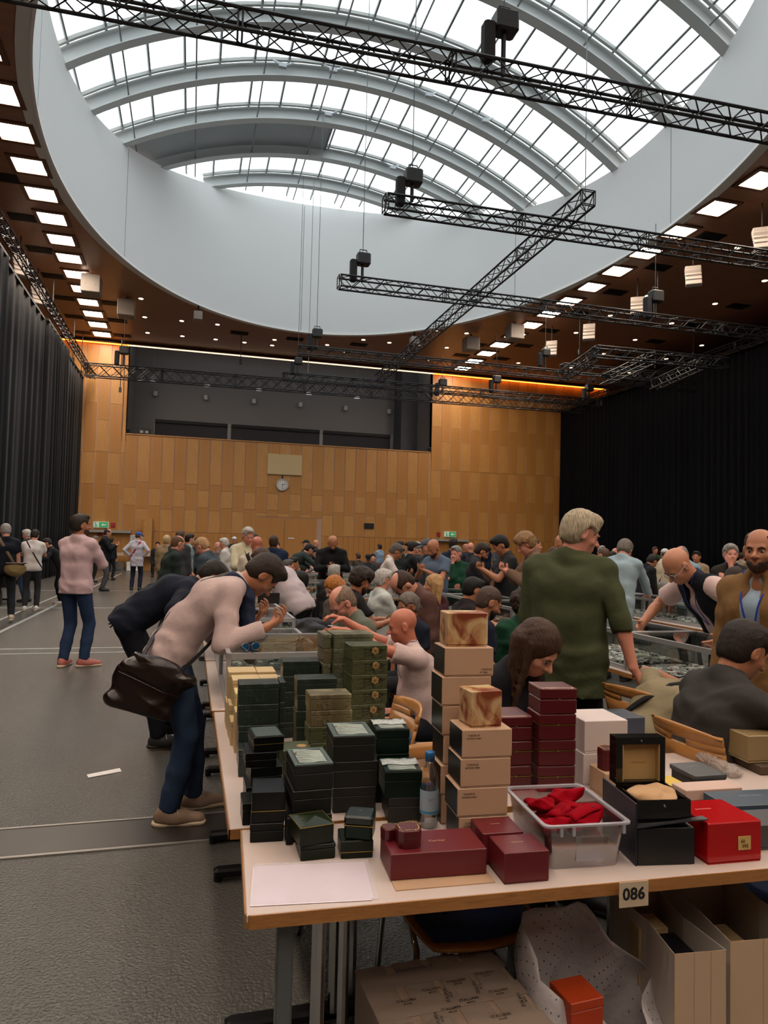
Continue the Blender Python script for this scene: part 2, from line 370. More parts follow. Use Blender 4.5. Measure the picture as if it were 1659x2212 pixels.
for i in range(30):  # same here: lamps behind the camera are added to brighten the foreground
    t = thing('ceiling_light', 'square ceiling light, %s from the back wall in the right row' % ordn(i), 'ceiling light', (14.32, 36.2 - 1.635 * i, ZC), 0, 'square lights right of the oval opening'); link(sqf, 'frame', t); link(sqm, 'diffuser', t)
for i in range(6):  # three extra unseen rows, added behind the camera as foreground fill light
    for j, x in enumerate((0, 4.9, 9.8)):
        t = thing('ceiling_light', 'square ceiling light behind the camera, %s row, %s from the left' % (ordn(i), ordn(j)), 'ceiling light', (x, 3 - 2.6 * i, ZC), 0, 'square lights at the near end of the hall'); link(sqf, 'frame', t); link(sqm, 'diffuser', t)
M_vent = mat('vent_black', '#0c0c0d', .6)
vm = MB(); vm.box(-.42, .42, -.26, .26, -.02, -.002); vm = vm.mesh('frame', M_vent); vs = MB().box(-.38, .38, -.015, .015, -.035, -.02).mesh('slat', mat('vent_slat', '#1c1c1e', .5))
vents = [(-5.42, 21.24 + 2.53 * i, 'left') for i in range(7)] + [(-3.6, 31.39 + 2.45 * i, 'inner left') for i in range(3)] + [(1.9, 33.82, 'middle'), (4.58, 33.88, 'middle'), (7.76, 33.73, 'middle')] + [(15.5, 18.2 + 2.58 * i, 'right') for i in range(7)] + [(13.3, 31.7, 'inner right'), (13.3, 33.8, 'inner right')] + [(21, 23.1 + 2.6 * i, 'far right') for i in range(5)]
cnt = {}
for x, y, w in vents:
    i = cnt.get(w, 0); cnt[w] = i + 1
    t = thing('ceiling_vent', 'black rectangular ceiling vent, %s of the %s row counted away from the camera' % (ordn(i), w), 'vent', (x, y, ZC), 0, 'black vents in the brown ceiling'); link(vm, 'frame', t)
    for k in range(5): link(vs, 'slat', t, (0, -.18 + .09 * k, 0))
M_dl = mat('downlight_glow', '#fff0d8', .5, emit=5, ecol='#ffe0b8'); M_dlr = mat('downlight_ring', '#3a2a20', .4)
dlm = MB().lathe([(.10, -.012), (.10, -.004)], 10).mesh('lens', M_dl); dlr = MB().lathe([(.15, -.01), (.15, -.002), (.11, -.002)], 12, cap=False).mesh('ring', M_dlr)
DOWN = [(-2.35, 30.36), (-2.35, 32.87), (-2.37, 35.35), (-.75, 32.86), (-.75, 35.34), (.84, 32.85), (.84, 35.34), (2.25, 35.38), (3.64, 34.39), (3.64, 35.42), (7.79, 32.87), (6.28, 34.36), (9.12, 32.9), (10.61, 30.28), (10.59, 32.77), (12.11, 30.19), (12.08, 32.74), (10.56, 35.36), (7.39, 35.3), (12, 35.25), (16.73, 34.15), (19.9, 20.6), (16.9, 18.6), (16.9, 23.3), (19.95, 23.17), (19.95, 25.8), (19.96, 28.43), (23.45, 28.12), (19.93, 31), (23.44, 30.73), (19.83, 34.02), (23.41, 33.87), (16.73, 31.03), (16.8, 28.4), (16.9, 25.8)]
_rows = [(34.9, 'row nearest the wood wall'), (33.7, 'short second row from the wood wall'), (31.8, 'third row from the wood wall'), (30, 'fourth row from the wood wall'), (27.5, 'fifth row from the wood wall'), (25, 'row level with the fourth truss'), (22.5, 'row before the low truss frame'), (19.5, 'near right pair'), (0, 'nearest spot at right')]; _dc = {}
for i, (x, y) in enumerate(sorted(DOWN)):
    rn = [n for q, n in _rows if y > q][0]; k_ = _dc.get(rn, 0); _dc[rn] = k_ + 1
    t = thing('downlight', 'small round ceiling downlight, %s from left, %s' % (ordn(k_), rn), 'downlight', (x, y, ZC), 0, 'round downlights in the ceiling'); link(dlr, 'ring', t); link(dlm, 'lens', t)
M_spk = mat('speaker_pale', '#94897f', .6); M_spkg = mat('speaker_grille', '#8f8378', .8)
for i, (x, y, s_, lab) in enumerate([(-3.95, 28.04, .34, 'white loudspeaker box hung over the left row of square lights'), (-2.9, 30.48, .34, 'pale loudspeaker box right of the left row of lights'), (-.04, 30.4, .18, 'small white sensor box by the left rim of the oval opening'), (9.71, 30.7, .18, 'small white sensor box by the back rim of the oval opening'), (13.5, 27.98, .32, 'white loudspeaker box hung beside the right row of lights'), (12.38, 30.3, .32, 'white loudspeaker box left of the right row of lights')]):
    t = thing('loudspeaker', lab, 'speaker', (x, y, 11.1)); MB().bbox(-s_, s_, -s_, s_, -s_, s_, .02).obj('cabinet', M_spk, t); MB().box(-.03, .03, -.03, .03, s_, ZC - 11.1).obj('bracket', M_dark, t)
    MB().box(-s_ * .6, -s_ * .5, -s_ - .01, -s_, -.1, 0).obj('latch', M_spkg, t); MB().box(s_ * .5, s_ * .6, -s_ - .01, -s_, -.1, 0).obj('latch', M_spkg, t)
for i, (x, y, a, lab) in enumerate([(-5.78, 28.1, .5, 'curved pale array speaker high above the left curtain, farther one'), (-5.75, 25.2, .5, 'curved pale array speaker high above the left curtain, nearer one'), (15.35, 18.8, -.6, 'tilted curved array speaker right of the square lights, above the truss'), (15.3, 15.9, -.6, 'curved array speaker at the right frame edge under the ceiling'), (15.2, 27.75, -.6, 'small curved array speaker near the back right corner'), (15.4, 21.8, -.6, 'pale slatted array speaker beside the truss motor'), (15.45, 25.1, -.6, 'pale array speaker half hidden behind the low truss frame')]):
    t = thing('array_speaker', lab, 'speaker', (x, y, 10.5), a)
    for k in range(5):
        q = .28 * k; M = Matrix.Translation((0, -.32 * math.sin(q) * 1.1 + .2, -.14 * k + .3)) @ Matrix.Rotation(q, 4, 'X'); MB().bbox(-.24, .24, -.12, .16, -.08, .08, .015, M).obj('module', M_spk, t)
    MB().tube((0, .1, .35), (0, .1, ZC - 10.503), .02, 5).obj('bracket', M_dark, t)
# ------------------------------------------------ trusses
M_tr = mat('truss_black', '#1c1d1f', .45, .3); M_trg = mat('truss_worn', '#2c2d2f', .4, .4)
def truss(p0, p1, s, lab, pieces=True, sy=None, nm=M_tr, step=.3, cross=False):
    p0, p1 = Vector(p0), Vector(p1); d = p1 - p0; Lg = d.length; rz = math.atan2(d.y, d.x); sy = sy or s
    t = thing('lighting_truss', lab, 'truss', p0, rz, 'black box trusses under the ceiling')
    ch = MB().tube((0, 0, 0), (Lg, 0, 0), .026, 6).mesh('chord', nm)
    for y in (-sy / 2, sy / 2):
        for z in (0, s): link(ch, 'chord', t, (0, y, z))
    n = max(2, int(Lg / step)); dx = Lg / n
    def br(a, b): return MB().tube(a, b, .012, 4).mesh('brace', nm)
    b1 = {}
    def put(kind, a, b, loc):
        if kind not in b1: b1[kind] = br(a, b)
        return link(b1[kind], 'brace', t, loc)
    joined = MB()
    for i in range(n):
        u = i % 2; z0, z1 = (0, s) if u else (s, 0); y0, y1 = (-sy / 2, sy / 2) if u else (sy / 2, -sy / 2)
        for y in (-sy / 2, sy / 2):
            if pieces: put(('v', u), (0, 0, z0), (dx, 0, z1), (i * dx, y, 0))
            else: joined.tube((i * dx, y, z0), (i * dx + dx, y, z1), .012, 4)
            if cross: joined.tube((i * dx, y, z1), (i * dx + dx, y, z0), .012, 4)
        for z in (0, s):
            if pieces and z == 0: put(('h', u), (0, y0, 0), (dx, y1, 0), (i * dx, 0, z))
            else: joined.tube((i * dx, y0, z), (i * dx + dx, y1, z), .012, 4)
    if joined.v: tag(joined.obj('bracing', nm, t), kind='stuff')
    k = 0.0
    while k <= Lg + .01:          # end frames every three metres
        f = MB()
        for xx in (k - .03, k + .03):
            if 0 <= xx <= Lg or k == 0: f.tube((xx, -sy / 2, 0), (xx, sy / 2, 0), .014, 4).tube((xx, -sy / 2, s), (xx, sy / 2, s), .014, 4).tube((xx, -sy / 2, 0), (xx, -sy / 2, s), .014, 4).tube((xx, sy / 2, 0), (xx, sy / 2, s), .014, 4)
        if f.v: f.obj('end_frame', nm, t)
        k += 3.0
    return t
TZ = 8.4
truss((-5.6, 9.55, TZ), (12.2, 9.0, TZ), .3, 'nearest truss, crossing the whole picture under the glass roof', True)
truss((3.59, 13.5, TZ), (18, 13.2, TZ), .3, 'second truss from the camera, starting over the oval rim', True)
truss((3.57, 18.0, TZ), (20.5, 17.9, TZ), .3, 'third truss from the camera, passing above the low truss frame', True)
truss((3.52, 25.0, TZ), (20.5, 24.8, TZ), .3, 'fourth truss, hanging just below the back rim of the oval', False)
truss((3.5, 29.2, TZ), (18.6, 29.1, TZ), .3, 'far black truss before the grey gallery', False)
truss((-4.4, 30.6, 8.2), (18.2, 29.9, 8.2), .5, 'deep X-braced truss spanning before the wood wall, farthest of all', False, .4, step=.5, cross=True)
truss((7.7, 12.6, TZ + .34), (7.73, 29.6, TZ + .34), .3, 'long truss running away from the camera over the other trusses', True)
truss((-5.0, 2, 9.5), (-5.0, 37.2, 9.5), .22, 'slim ladder truss along the top of the left curtain', False)
truss((20.9, 2, 9.75), (20.9, 37.2, 9.75), .3, 'truss along the top of the right black curtain', False)
# low frame at right
truss((11.9, 19.0, 7.6), (16.6, 18.8, 7.6), .3, 'near side of the low rectangular truss frame at right', False)
truss((12.6, 22.2, 7.9), (17.2, 22.0, 7.9), .3, 'far side of the low rectangular truss frame at right', False)
truss((12.1, 19.2, 7.6), (12.6, 22.2, 7.9), .3, 'left cross piece of the low truss frame', False)
truss((14.0, 19.1, 7.6), (14.3, 22.2, 7.9), .3, 'middle cross piece of the low truss frame', False)
truss((15.9, 19.1, 7.6), (16.4, 22.2, 7.9), .3, 'right cross piece of the low truss frame', False)
M_mot = mat('hoist_black', '#17181a', .5)
def hoist(x, y, z, top, lab, sc=1.0):
    t = thing('chain_hoist', lab, 'hoist', (x, y, z))
    MB().bbox(-.16 * sc, .2 * sc, -.14 * sc, .14 * sc, -.02, .3 * sc, .03).obj('motor', M_mot, t); MB().bbox(-.34 * sc, -.16 * sc, -.1 * sc, .1 * sc, -.5 * sc, .1 * sc, .03).obj('chain_bag', mat('chain_bag', '#202123', .9), t)
    MB().tube((0, 0, -.02), (0, 0, TZ - z + .28), .04 * sc, 6).obj('strap', M_mot, t); MB().tube((0, 0, .3 * sc), (0, 0, top - z), .010, 5).obj('chain', mat('chain_steel', '#55585a', .5, .6), t)
    MB().path([(-.1, 0, .28 * sc), (-.08, 0, .4 * sc), (.1, 0, .4 * sc), (.14, 0, .28 * sc)], .015, 5).obj('handle', M_mot, t)
for a in [(4.28, 9.4, 9.35, 17.5, 'largest chain hoist, hanging under the glass on the nearest truss', 1.0), (4.15, 13.5, 9.05, 17.5, 'chain hoist at the left end of the second truss', 1), (4.19, 18, 9.1, 17.5, 'chain hoist at the left end of the third truss', 1), (4.17, 25, 9.1, 17.4, 'chain hoist at the left end of the fourth truss', 1), (4.09, 29.1, 9.1, 17.2, 'small chain hoist at the left end of the far truss', .9), (-2.92, 30.2, 9.15, ZC, 'chain hoist near the left end of the X-braced truss', 1), (10.96, 30.2, 9.0, ZC, 'chain hoist on the X-braced truss right of the gallery', 1), (13.17, 29.1, 9.1, ZC, 'chain hoist over the far truss before the wood wall', 1), (17.93, 29.1, 9.1, ZC, 'chain hoist near the right curtain end of the far truss', 1), (13.33, 18, 9.15, ZC, 'grey-black chain hoist over the low truss frame', 1.1), (13.42, 25, 9.3, ZC, 'chain hoist on the fourth truss before the downlights', .9)]: hoist(*a)
for i, (x, y, zb, zt, lab) in enumerate([(4.55, 29.2, 8.7, 17.3, 'thin cable hanging from the roof left of the fourth hoist'), (8.6, 14.2, 9, 17.2, 'thin cable left of the oblique truss end')]):
    t = MB().tube((x, y, zb), (x, y, zt), .012, 5).obj('hanging_cable', M_bar); tag(t, lab, 'cable')
for i, (x, y) in enumerate([(-5.42, 33.9), (-5.42, 36.4), (-3.6, 36.3), (-5.42, 28.9), (15.5, 20.8), (15.5, 25.9), (21, 25.7), (21, 28.3), (21, 30.9), (2.0, 33.8)]):
    zb = [9.7, 9.7, 9.0, 10.3, 10.6, 10.0, 10.4, 10.5, 10.6, 10.3][i]
    t = thing('hoist_hook', 'chain with hook below a ceiling vent, ' + ['second last of the left vent row', 'last of the left vent row', 'inner left one at the wood wall', 'left one near the box speaker', 'first of the right vents', 'third of the right vents', 'nearest of the far right vents', 'middle of the far right vents', 'far one of the far right vents', 'over the fourth hoist'][i], 'hook', (x, y, ZC), 0, 'chains with hooks below the vents'); MB().tube((0, 0, -.03), (0, 0, zb - ZC), .02, 5).obj('chain', M_mot, t); MB().bbox(-.06, .06, -.05, .05, zb - ZC - .25, zb - ZC, .02).obj('hook', M_mot, t)
# ------------------------------------------------ curtains
M_cur = mat('black_velvet_left', '#17181a', .95, spec=.12, sheen=.08); M_cur2 = mat('black_velvet_right', '#0d0e11', .95, spec=.1)
def curtain(x, y0, y1, z0, z1, lab, m, amp=.13, per=.42, side=1, flare=0.0, grp=None):
    n = max(8, int((y1 - y0) / .055)); V = []; F = []; ph = random.random() * 6; rows = 6
    for j in range(rows):
        w = j / (rows - 1); z = z1 + (z0 - z1) * w
        for i in range(n + 1):
            u = i / n; y = y0 + (y1 - y0) * u + flare * w * (u - .5)
            q = math.sin(2 * math.pi * y / per + ph + .8 * math.sin(y * 1.3 + ph)) + .45 * math.sin(2 * math.pi * y / (per * .47) + 2 * ph)
            V.append((x + side * amp * q * (.55 + .45 * w), y, z))
    for j in range(rows - 1):
        for i in range(n): a = j * (n + 1) + i; F.append((a, a + 1, a + n + 2, a + n + 1))
    t = thing('stage_curtain', lab, 'curtain', (0, 0, 0), 0, grp); o = MB().add(V, F).obj('drape', m, t, True)
    md = o.modifiers.new('thick', 'SOLIDIFY'); md.thickness = .012
    MB().box(x - .05, x + .05, y0, y1, z1 - .02, z1 + .06).obj('heading', M_vent, t)
cl = [(-1, 8.5), (8.6, 14.4), (14.5, 17.8), (18.35, 21.9), (21.95, 27.6), (27.6, 32.2), (32.2, 37.2)]
nm = ['black curtain panel nearest the camera on the left', 'second black curtain panel on the left side', 'black curtain panel before the narrow brown gap at left', 'grey-black curtain panel just past the brown gap at left', 'broad black curtain panel in the middle of the left row', 'black curtain panel near the far end of the left row', 'last black curtain panel meeting the wood wall at left']
for i, (a, b) in enumerate(cl): curtain(-5.45 + (.12 if i % 2 else 0), a, b, .03, 9.5, nm[i], M_cur, [.10, .12, .09, .11, .06, .11, .05][i], [.5, .6, .45, .5, .9, .55, .7][i], 1, 0, 'black curtains along the left side')
for i in range(5): curtain(21.1, 0 + i * 7.5, min(37.2, 7.5 + i * 7.5), .03, 9.75, 'black curtain panel on the right side, %s from the back wall' % ordn(4 - i), M_cur2, .1, .4, 1, 0, 'black curtains along the right side')
struct(MB().box(24.6, 24.8, 0, YB, 8.6, ZC).obj('trim_5', M_dark))
# ------------------------------------------------ back wall fittings
M_plate = mat('pale_wood_board', '#c9b184', .6)
t = thing('notice_board', 'blank pale rectangular board above the clock', 'board', (3.8, YB - .04, 5.2)); MB().bbox(0, 1.85, -.08, 0, 0, 1.1, .01).obj('panel', M_plate, t)
t = thing('wall_clock', 'round white station clock on the wood wall under the pale board', 'clock', (4.62, YB - .04, 4.66)); M_wht = mat('clock_white', '#dcdcd8', .5); M_blk = mat('ink_black', '#101010', .6)
rim = MB(); rim.lathe([(.33, 0), (.33, .1), (.29, .1), (.29, .06)], 24, cap=False); o = rim.obj('rim', mat('steel', '#b8b8b8', .3, 1), t); o.rotation_euler = (math.pi / 2, 0, 0)
o = MB().lathe([(.3, 0), (.3, .065)], 24).obj('dial', M_wht, t); o.rotation_euler = (math.pi / 2, 0, 0)
for k in range(12):
    a = k * math.pi / 6; MB().box(-.01, .01, -.075, -.065, .21, .27, Matrix.Rotation(a, 4, 'Y')).obj('hour_mark', M_blk, t)
MB().box(-.012, .012, -.085, -.075, -.03, .16, Matrix.Rotation(math.radians(75), 4, 'Y')).obj('hour_hand', M_blk, t); MB().box(-.009, .009, -.09, -.08, -.04, .24, Matrix.Rotation(math.radians(172), 4, 'Y')).obj('minute_hand', M_blk, t); MB().box(-.03, .03, -.1, 0, .33, .5).obj('bracket', M_blk, t)
M_grn = mat('exit_green', '#2f9a58', .5, emit=.2, ecol='#5fd08a'); M_exw = mat('exit_white', '#dfe8e0', .5, emit=.15)
for (x, z, lab) in [(-4.7, 2.1, 'green and white running-man exit sign over the left doors'), (13.9, 2.12, 'green and white exit sign over the right doors')]:
    t = thing('exit_sign', lab, 'sign', (x, YB - .1, z)); MB().box(0, .7, -.04, .07, 0, .3).obj('case', M_exw, t); MB().box(.26, .68, -.06, -.04, .02, .28).obj('green_panel', M_grn, t)
    MB().tube((.1, -.07, .22), (.1, -.07, .27), .03, 6).tube((.1, -.06, .2), (.14, -.06, .1), .03, 5).tube((.14, -.06, .1), (.06, -.06, .03), .02, 5).tube((.14, -.06, .1), (.2, -.06, .04), .02, 5).obj('running_figure', M_grn, t)
    MB().prism([(.36, .15), (.46, .22), (.46, .17), (.6, .17), (.6, .12), (.46, .12), (.46, .07)], -.0, .01, Matrix.Translation((0, -.062, 0)) @ Matrix.Rotation(math.pi / 2, 4, 'X')).obj('arrow', M_exw, t)
for (x, lab) in [(-5.1, 'grey door lintel below the left exit sign'), (13.1, 'grey door lintel below the right exit sign')]: tag(MB().box(x, x + 2.2, YB - .35, YB - .05, 1.86, 1.98).obj('door_lintel', M_frame), lab, 'lintel')
M_red = mat('alarm_red', '#a5242a', .5)
for (x, z, lab) in [(-3.9, 2.14, 'small red fire sign right of the left exit sign'), (-4.5, 1.7, 'small red no-smoking sign under the left lintel'), (13.45, 2.14, 'small red fire sign left of the right exit sign')]: tag(MB().box(x, x + .22, YB - .09, YB - .05, z, z + .22).obj('fire_sign', [M_red]), lab, 'sign')
tag(MB().box(-2.32, -1.9, YB - .5, YB - .1, 0, 2.65).obj('wood_post', M_bw), 'tall free standing oak board before the wood wall at left', 'post')
t = thing('paper_sign', 'white printed notice on the wood wall beside the blue cap man', 'sign', (-2.95, YB - .06, 1.35)); MB().box(0, .85, -.02, 0, 0, .42).obj('sheet', mat('paper_white', '#e8e4e0', .8), t)
for k in range(4): MB().box(.1, .75, -.025, -.02, .08 + k * .08, .11 + k * .08).obj('text_line', mat('grey_print', '#8890a0', .8), t)
tag(MB().box(9.2, 9.75, YB - .1, YB - .05, 3.2 - 1.9 + 1.15, 2.75).obj('door_plate', M_blk), 'small black sign plate on the wood wall right of the double door', 'sign')
for (x, y, z, lab) in [(-3.28, YB + .02, 7.05, 'small black spotlight on the left corner of the gallery sill'), (12.93, YB + .02, 7.05, 'small black spotlight on the right corner of the gallery sill')]:
    t = thing('clamp_spotlight', lab, 'spotlight', (x, y, z)); MB().lathe([(.05, -.12), (.11, .1), (.1, .12)], 10).obj('lamp_head', M_mot, t); MB().tube((0, 0, 0), (.15, .05, -.05), .025, 5).obj('clamp', M_mot, t); MB().lathe([(.08, .121), (.08, .125)], 10).obj('lens', M_exw, t)
t = thing('monitor_speaker', 'small black box standing at the left end of the gallery sill', 'speaker', (-2.5, YB + .3, 6.94)); MB().bbox(-.3, .3, -.15, .15, 0, .34, .02).obj('cabinet', M_mot, t); MB().box(-.2, -.05, -.16, -.15, .08, .2).obj('grille', M_frame, t); MB().box(.05, .2, -.16, -.15, .08, .2).obj('grille', M_frame, t)
# floor markings and trench
M_line = mat('floor_line_white', '#9a9a94', .6); M_tr2 = mat('trench_cover', '#35302c', .42, .2); M_chr = mat('trench_edge', '#8f8b84', .45, .6)
def fline(x0, x1, y0, y1, lab): tag(MB().box(x0, x1, y0, y1, .0, .004).obj('floor_line', M_line), lab, 'floor marking')
fline(-5, -.3, 10.92, 10.99, 'white floor line before the pink shirt man, farther of the pair'); fline(-5, -.3, 10.48, 10.54, 'white floor line before the pink shirt man, nearer of the pair')
fline(-4.5, 3, 17.1, 17.17, 'white line across the floor below the far walkway'); fline(-4.5, 3, 22.6, 22.66, 'faint far floor line across the walkway')
fline(-3.02, -2.95, 10.95, 34, 'white floor line running away towards the wood wall'); fline(-3.45, -3.40, 12, 34, 'second floor line running away, nearer the curtain')
t = thing('floor_trench_cover', 'long dark metal cover strip set across the floor before the sneakers', 'floor cover', (0, 0, 0))
for k in range(6): MB().box(-5.4 + k * 2.05 - .1, -5.4 + (k + 1) * 2.05 - .11, 3.92, 4.26, 0, .006).obj('cover_plate', M_tr2, t)
MB().box(-5.5, 7, 4.265, 4.285, 0, .009).obj('edge_rail', M_chr, t); MB().box(-5.5, 7, 3.885, 3.91, 0, .009).obj('edge_rail', M_chr, t)
t = MB().add([(-.62, 5.14, .003), (-.42, 5.24, .003), (-.40, 5.16, .004), (-.6, 5.07, .004)], [(0, 3, 2, 1)]).obj('dropped_paper', mat('paper_white', '#e8e4e0', .8)); t.modifiers.new('t', 'SOLIDIFY').thickness = .001; tag(t, 'scrap of white paper lying alone on the floor', 'paper')
# ============================================================ PEOPLE (signed-distance bodies meshed with surface nets)
f32 = np.float32
def V3(*a): return np.array(a, float)
def nrm(v): l = np.linalg.norm(v); return v / l if l > 1e-9 else v
def cone(a, b, ra, rb, k=.02, op='u', cut=()): return dict(t='c', a=V3(*a), b=V3(*b), ra=ra, rb=rb, k=k, op=op, cut=cut)
def elli(c, r, M=None, k=.02, op='u', cut=()): return dict(t='e', c=V3(*c), r=V3(*r), M=np.eye(3) if M is None else M, k=k, op=op, cut=cut)
def bounds(P, pad):
    lo = np.array([1e9] * 3); hi = -lo
    for p in P:
        if p['op'] != 'u': continue
        if p['t'] == 'c': l = np.minimum(p['a'] - p['ra'], p['b'] - p['rb']); h = np.maximum(p['a'] + p['ra'], p['b'] + p['rb'])
        else: e = np.sqrt(((p['M'] * p['r']) ** 2).sum(1)); l, h = p['c'] - e, p['c'] + e
        p['bb'] = (l, h); lo = np.minimum(lo, l); hi = np.maximum(hi, h)
    return lo - pad, hi + pad
def field(P, lo, hi, vx, cuts=(), fold=0, ffreq=26, infl=0):
    n = np.maximum(4, np.ceil((hi - lo) / vx).astype(int) + 1)
    ax = [(lo[i] + vx * np.arange(n[i])).astype(f32) for i in range(3)]
    D = np.full(tuple(n), .25, f32)
    for p in P:
        if p['t'] == 'c': l = np.minimum(p['a'] - p['ra'], p['b'] - p['rb']); h = np.maximum(p['a'] + p['ra'], p['b'] + p['rb'])
        else: e = np.sqrt(((p['M'] * p['r']) ** 2).sum(1)); l, h = p['c'] - e, p['c'] + e
        m = p['k'] * 1.2 + 2.5 * vx + infl
        i0 = np.clip(np.floor((l - m - lo) / vx).astype(int), 0, n); i1 = np.clip(np.ceil((h + m - lo) / vx).astype(int) + 1, 0, n)
        if (i1 <= i0).any(): continue
        x = ax[0][i0[0]:i1[0], None, None]; y = ax[1][None, i0[1]:i1[1], None]; z = ax[2][None, None, i0[2]:i1[2]]
        if p['t'] == 'c':
            a = p['a']; ba = p['b'] - a; bb = max(ba @ ba, 1e-9)
            px, py, pz = x - f32(a[0]), y - f32(a[1]), z - f32(a[2])
            hh = np.clip((px * f32(ba[0]) + py * f32(ba[1]) + pz * f32(ba[2])) / f32(bb), 0, 1)
            d = np.sqrt((px - hh * f32(ba[0])) ** 2 + (py - hh * f32(ba[1])) ** 2 + (pz - hh * f32(ba[2])) ** 2) - (f32(p['ra']) + f32(p['rb'] - p['ra']) * hh)
        else:
            c = p['c']; px, py, pz = x - f32(c[0]), y - f32(c[1]), z - f32(c[2]); M = p['M']; r = p['r']
            q = [(px * f32(M[0, i]) + py * f32(M[1, i]) + pz * f32(M[2, i])) for i in range(3)]
            k0 = np.sqrt(sum((q[i] / f32(r[i])) ** 2 for i in range(3))); k1 = np.sqrt(sum((q[i] / f32(r[i] ** 2)) ** 2 for i in range(3))) + f32(1e-6)
            d = k0 * (k0 - 1) / k1
        for c_, nn in p['cut']: d = np.maximum(d, (x - f32(c_[0])) * f32(nn[0]) + (y - f32(c_[1])) * f32(nn[1]) + (z - f32(c_[2])) * f32(nn[2]))
        s = (slice(i0[0], i1[0]), slice(i0[1], i1[1]), slice(i0[2], i1[2])); o = D[s]; k = f32(max(p['k'], 1e-4))
        if p['op'] == 'u': h_ = np.clip(.5 + .5 * (o - d) / k, 0, 1); D[s] = o + (d - o) * h_ - k * h_ * (1 - h_)
        else: h_ = np.clip(.5 + .5 * (o + d) / k, 0, 1); h_ = 1 - np.clip(.5 + .5 * (o - (-d)) / k, 0, 1); D[s] = o * (1 - h_) + (-d) * h_ + k * h_ * (1 - h_)
    if infl: D -= f32(infl)
    if fold:
        X, Y, Z = ax[0][:, None, None], ax[1][None, :, None], ax[2][None, None, :]; q = ffreq
        w = np.sin(q * .33 * X + 1.3) + np.sin(q * .29 * Y + .4) + np.sin(q * .21 * Z)
        D += f32(fold) * (1.15 * np.abs(np.sin(q * (.42 * Z + .25 * X + .1 * Y) + 1.7 * w)) + .8 * np.abs(np.sin(q * (.2 * Z - .5 * X + .45 * Y) + 1.9 * w + .7)) + .25 * np.sin(q * 1.9 * Z + 3 * w) - .95).astype(f32)
    for c_, nn in cuts:
        D = np.maximum(D, (ax[0][:, None, None] - f32(c_[0])) * f32(nn[0]) + (ax[1][None, :, None] - f32(c_[1])) * f32(nn[1]) + (ax[2][None, None, :] - f32(c_[2])) * f32(nn[2]))
    D[0] = D[-1] = .1; D[:, 0] = D[:, -1] = .1; D[:, :, 0] = D[:, :, -1] = .1
    return D
CORN = np.array([(i, j, k) for i in (0, 1) for j in (0, 1) for k in (0, 1)]); EDG = [(a, b) for a in range(8) for b in range(a + 1, 8) if np.abs(CORN[a] - CORN[b]).sum() == 1]
def nets(D, lo, vx):
    s = D < 0
    c = np.zeros(tuple(np.array(D.shape) - 1), np.int8)
    for i, j, k in CORN: c += s[i:i + c.shape[0], j:j + c.shape[1], k:k + c.shape[2]]
    act = np.argwhere((c > 0) & (c < 8))
    if len(act) == 0: return np.zeros((0, 3)), np.zeros((0, 4), int)
    idx = np.full(c.shape, -1, np.int32); idx[tuple(act.T)] = np.arange(len(act))
    vals = np.stack([D[tuple((act + q).T)] for q in CORN], 1); acc = np.zeros((len(act), 3)); w = np.zeros(len(act))
    for a, b in EDG:
        va, vb = vals[:, a], vals[:, b]; m = (va < 0) != (vb < 0); t = np.where(m, va / np.where(m, va - vb, 1), 0)
        acc += m[:, None] * (CORN[a] + (CORN[b] - CORN[a]) * t[:, None]); w += m
    V = (act + acc / w[:, None]) * vx + lo; F = []
    for ax_ in range(3):
        o1, o2 = [(1, 2), (2, 0), (0, 1)][ax_]; sl = [slice(None)] * 3; sr = [slice(None)] * 3; sl[ax_] = slice(None, -1); sr[ax_] = slice(1, None)
        A, B = s[tuple(sl)], s[tuple(sr)]
        for flip, m in ((0, A & ~B), (1, ~A & B)):
            e = np.argwhere(m); e = e[(e[:, o1] > 0) & (e[:, o2] > 0) & (e[:, o1] < D.shape[o1] - 1) & (e[:, o2] < D.shape[o2] - 1)]
            if len(e) == 0: continue
            q = []
            for d1, d2 in ((1, 1), (0, 1), (0, 0), (1, 0)):
                g = e.copy(); g[:, o1] -= d1; g[:, o2] -= d2; q.append(idx[tuple(g.T)])
            Q = np.stack(q, 1); F.append(Q[:, ::-1] if flip else Q)
    return V, np.concatenate(F)
def meshify(P, vx, pad=None, cuts=(), fold=0, ffreq=26, infl=0, region=None, exclude=()):
    lo, hi = bounds(P, (pad or 3 * vx) + infl)
    if region is not None: lo = np.maximum(lo, region[0] - 2 * vx); hi = np.minimum(hi, region[1] + 2 * vx)
    D = field(P, lo, hi, vx, cuts, fold, ffreq, infl)
    V, F = nets(D, lo, vx)
    if len(F):
        c = V[F].mean(1); keep = np.ones(len(F), bool)
        if region is not None: keep &= ((c >= region[0]) & (c <= region[1])).all(1)
        for a, b in exclude: keep &= ~((c > a + vx * .8) & (c < b - vx * .8)).all(1)
        F = F[keep]
    return V, F
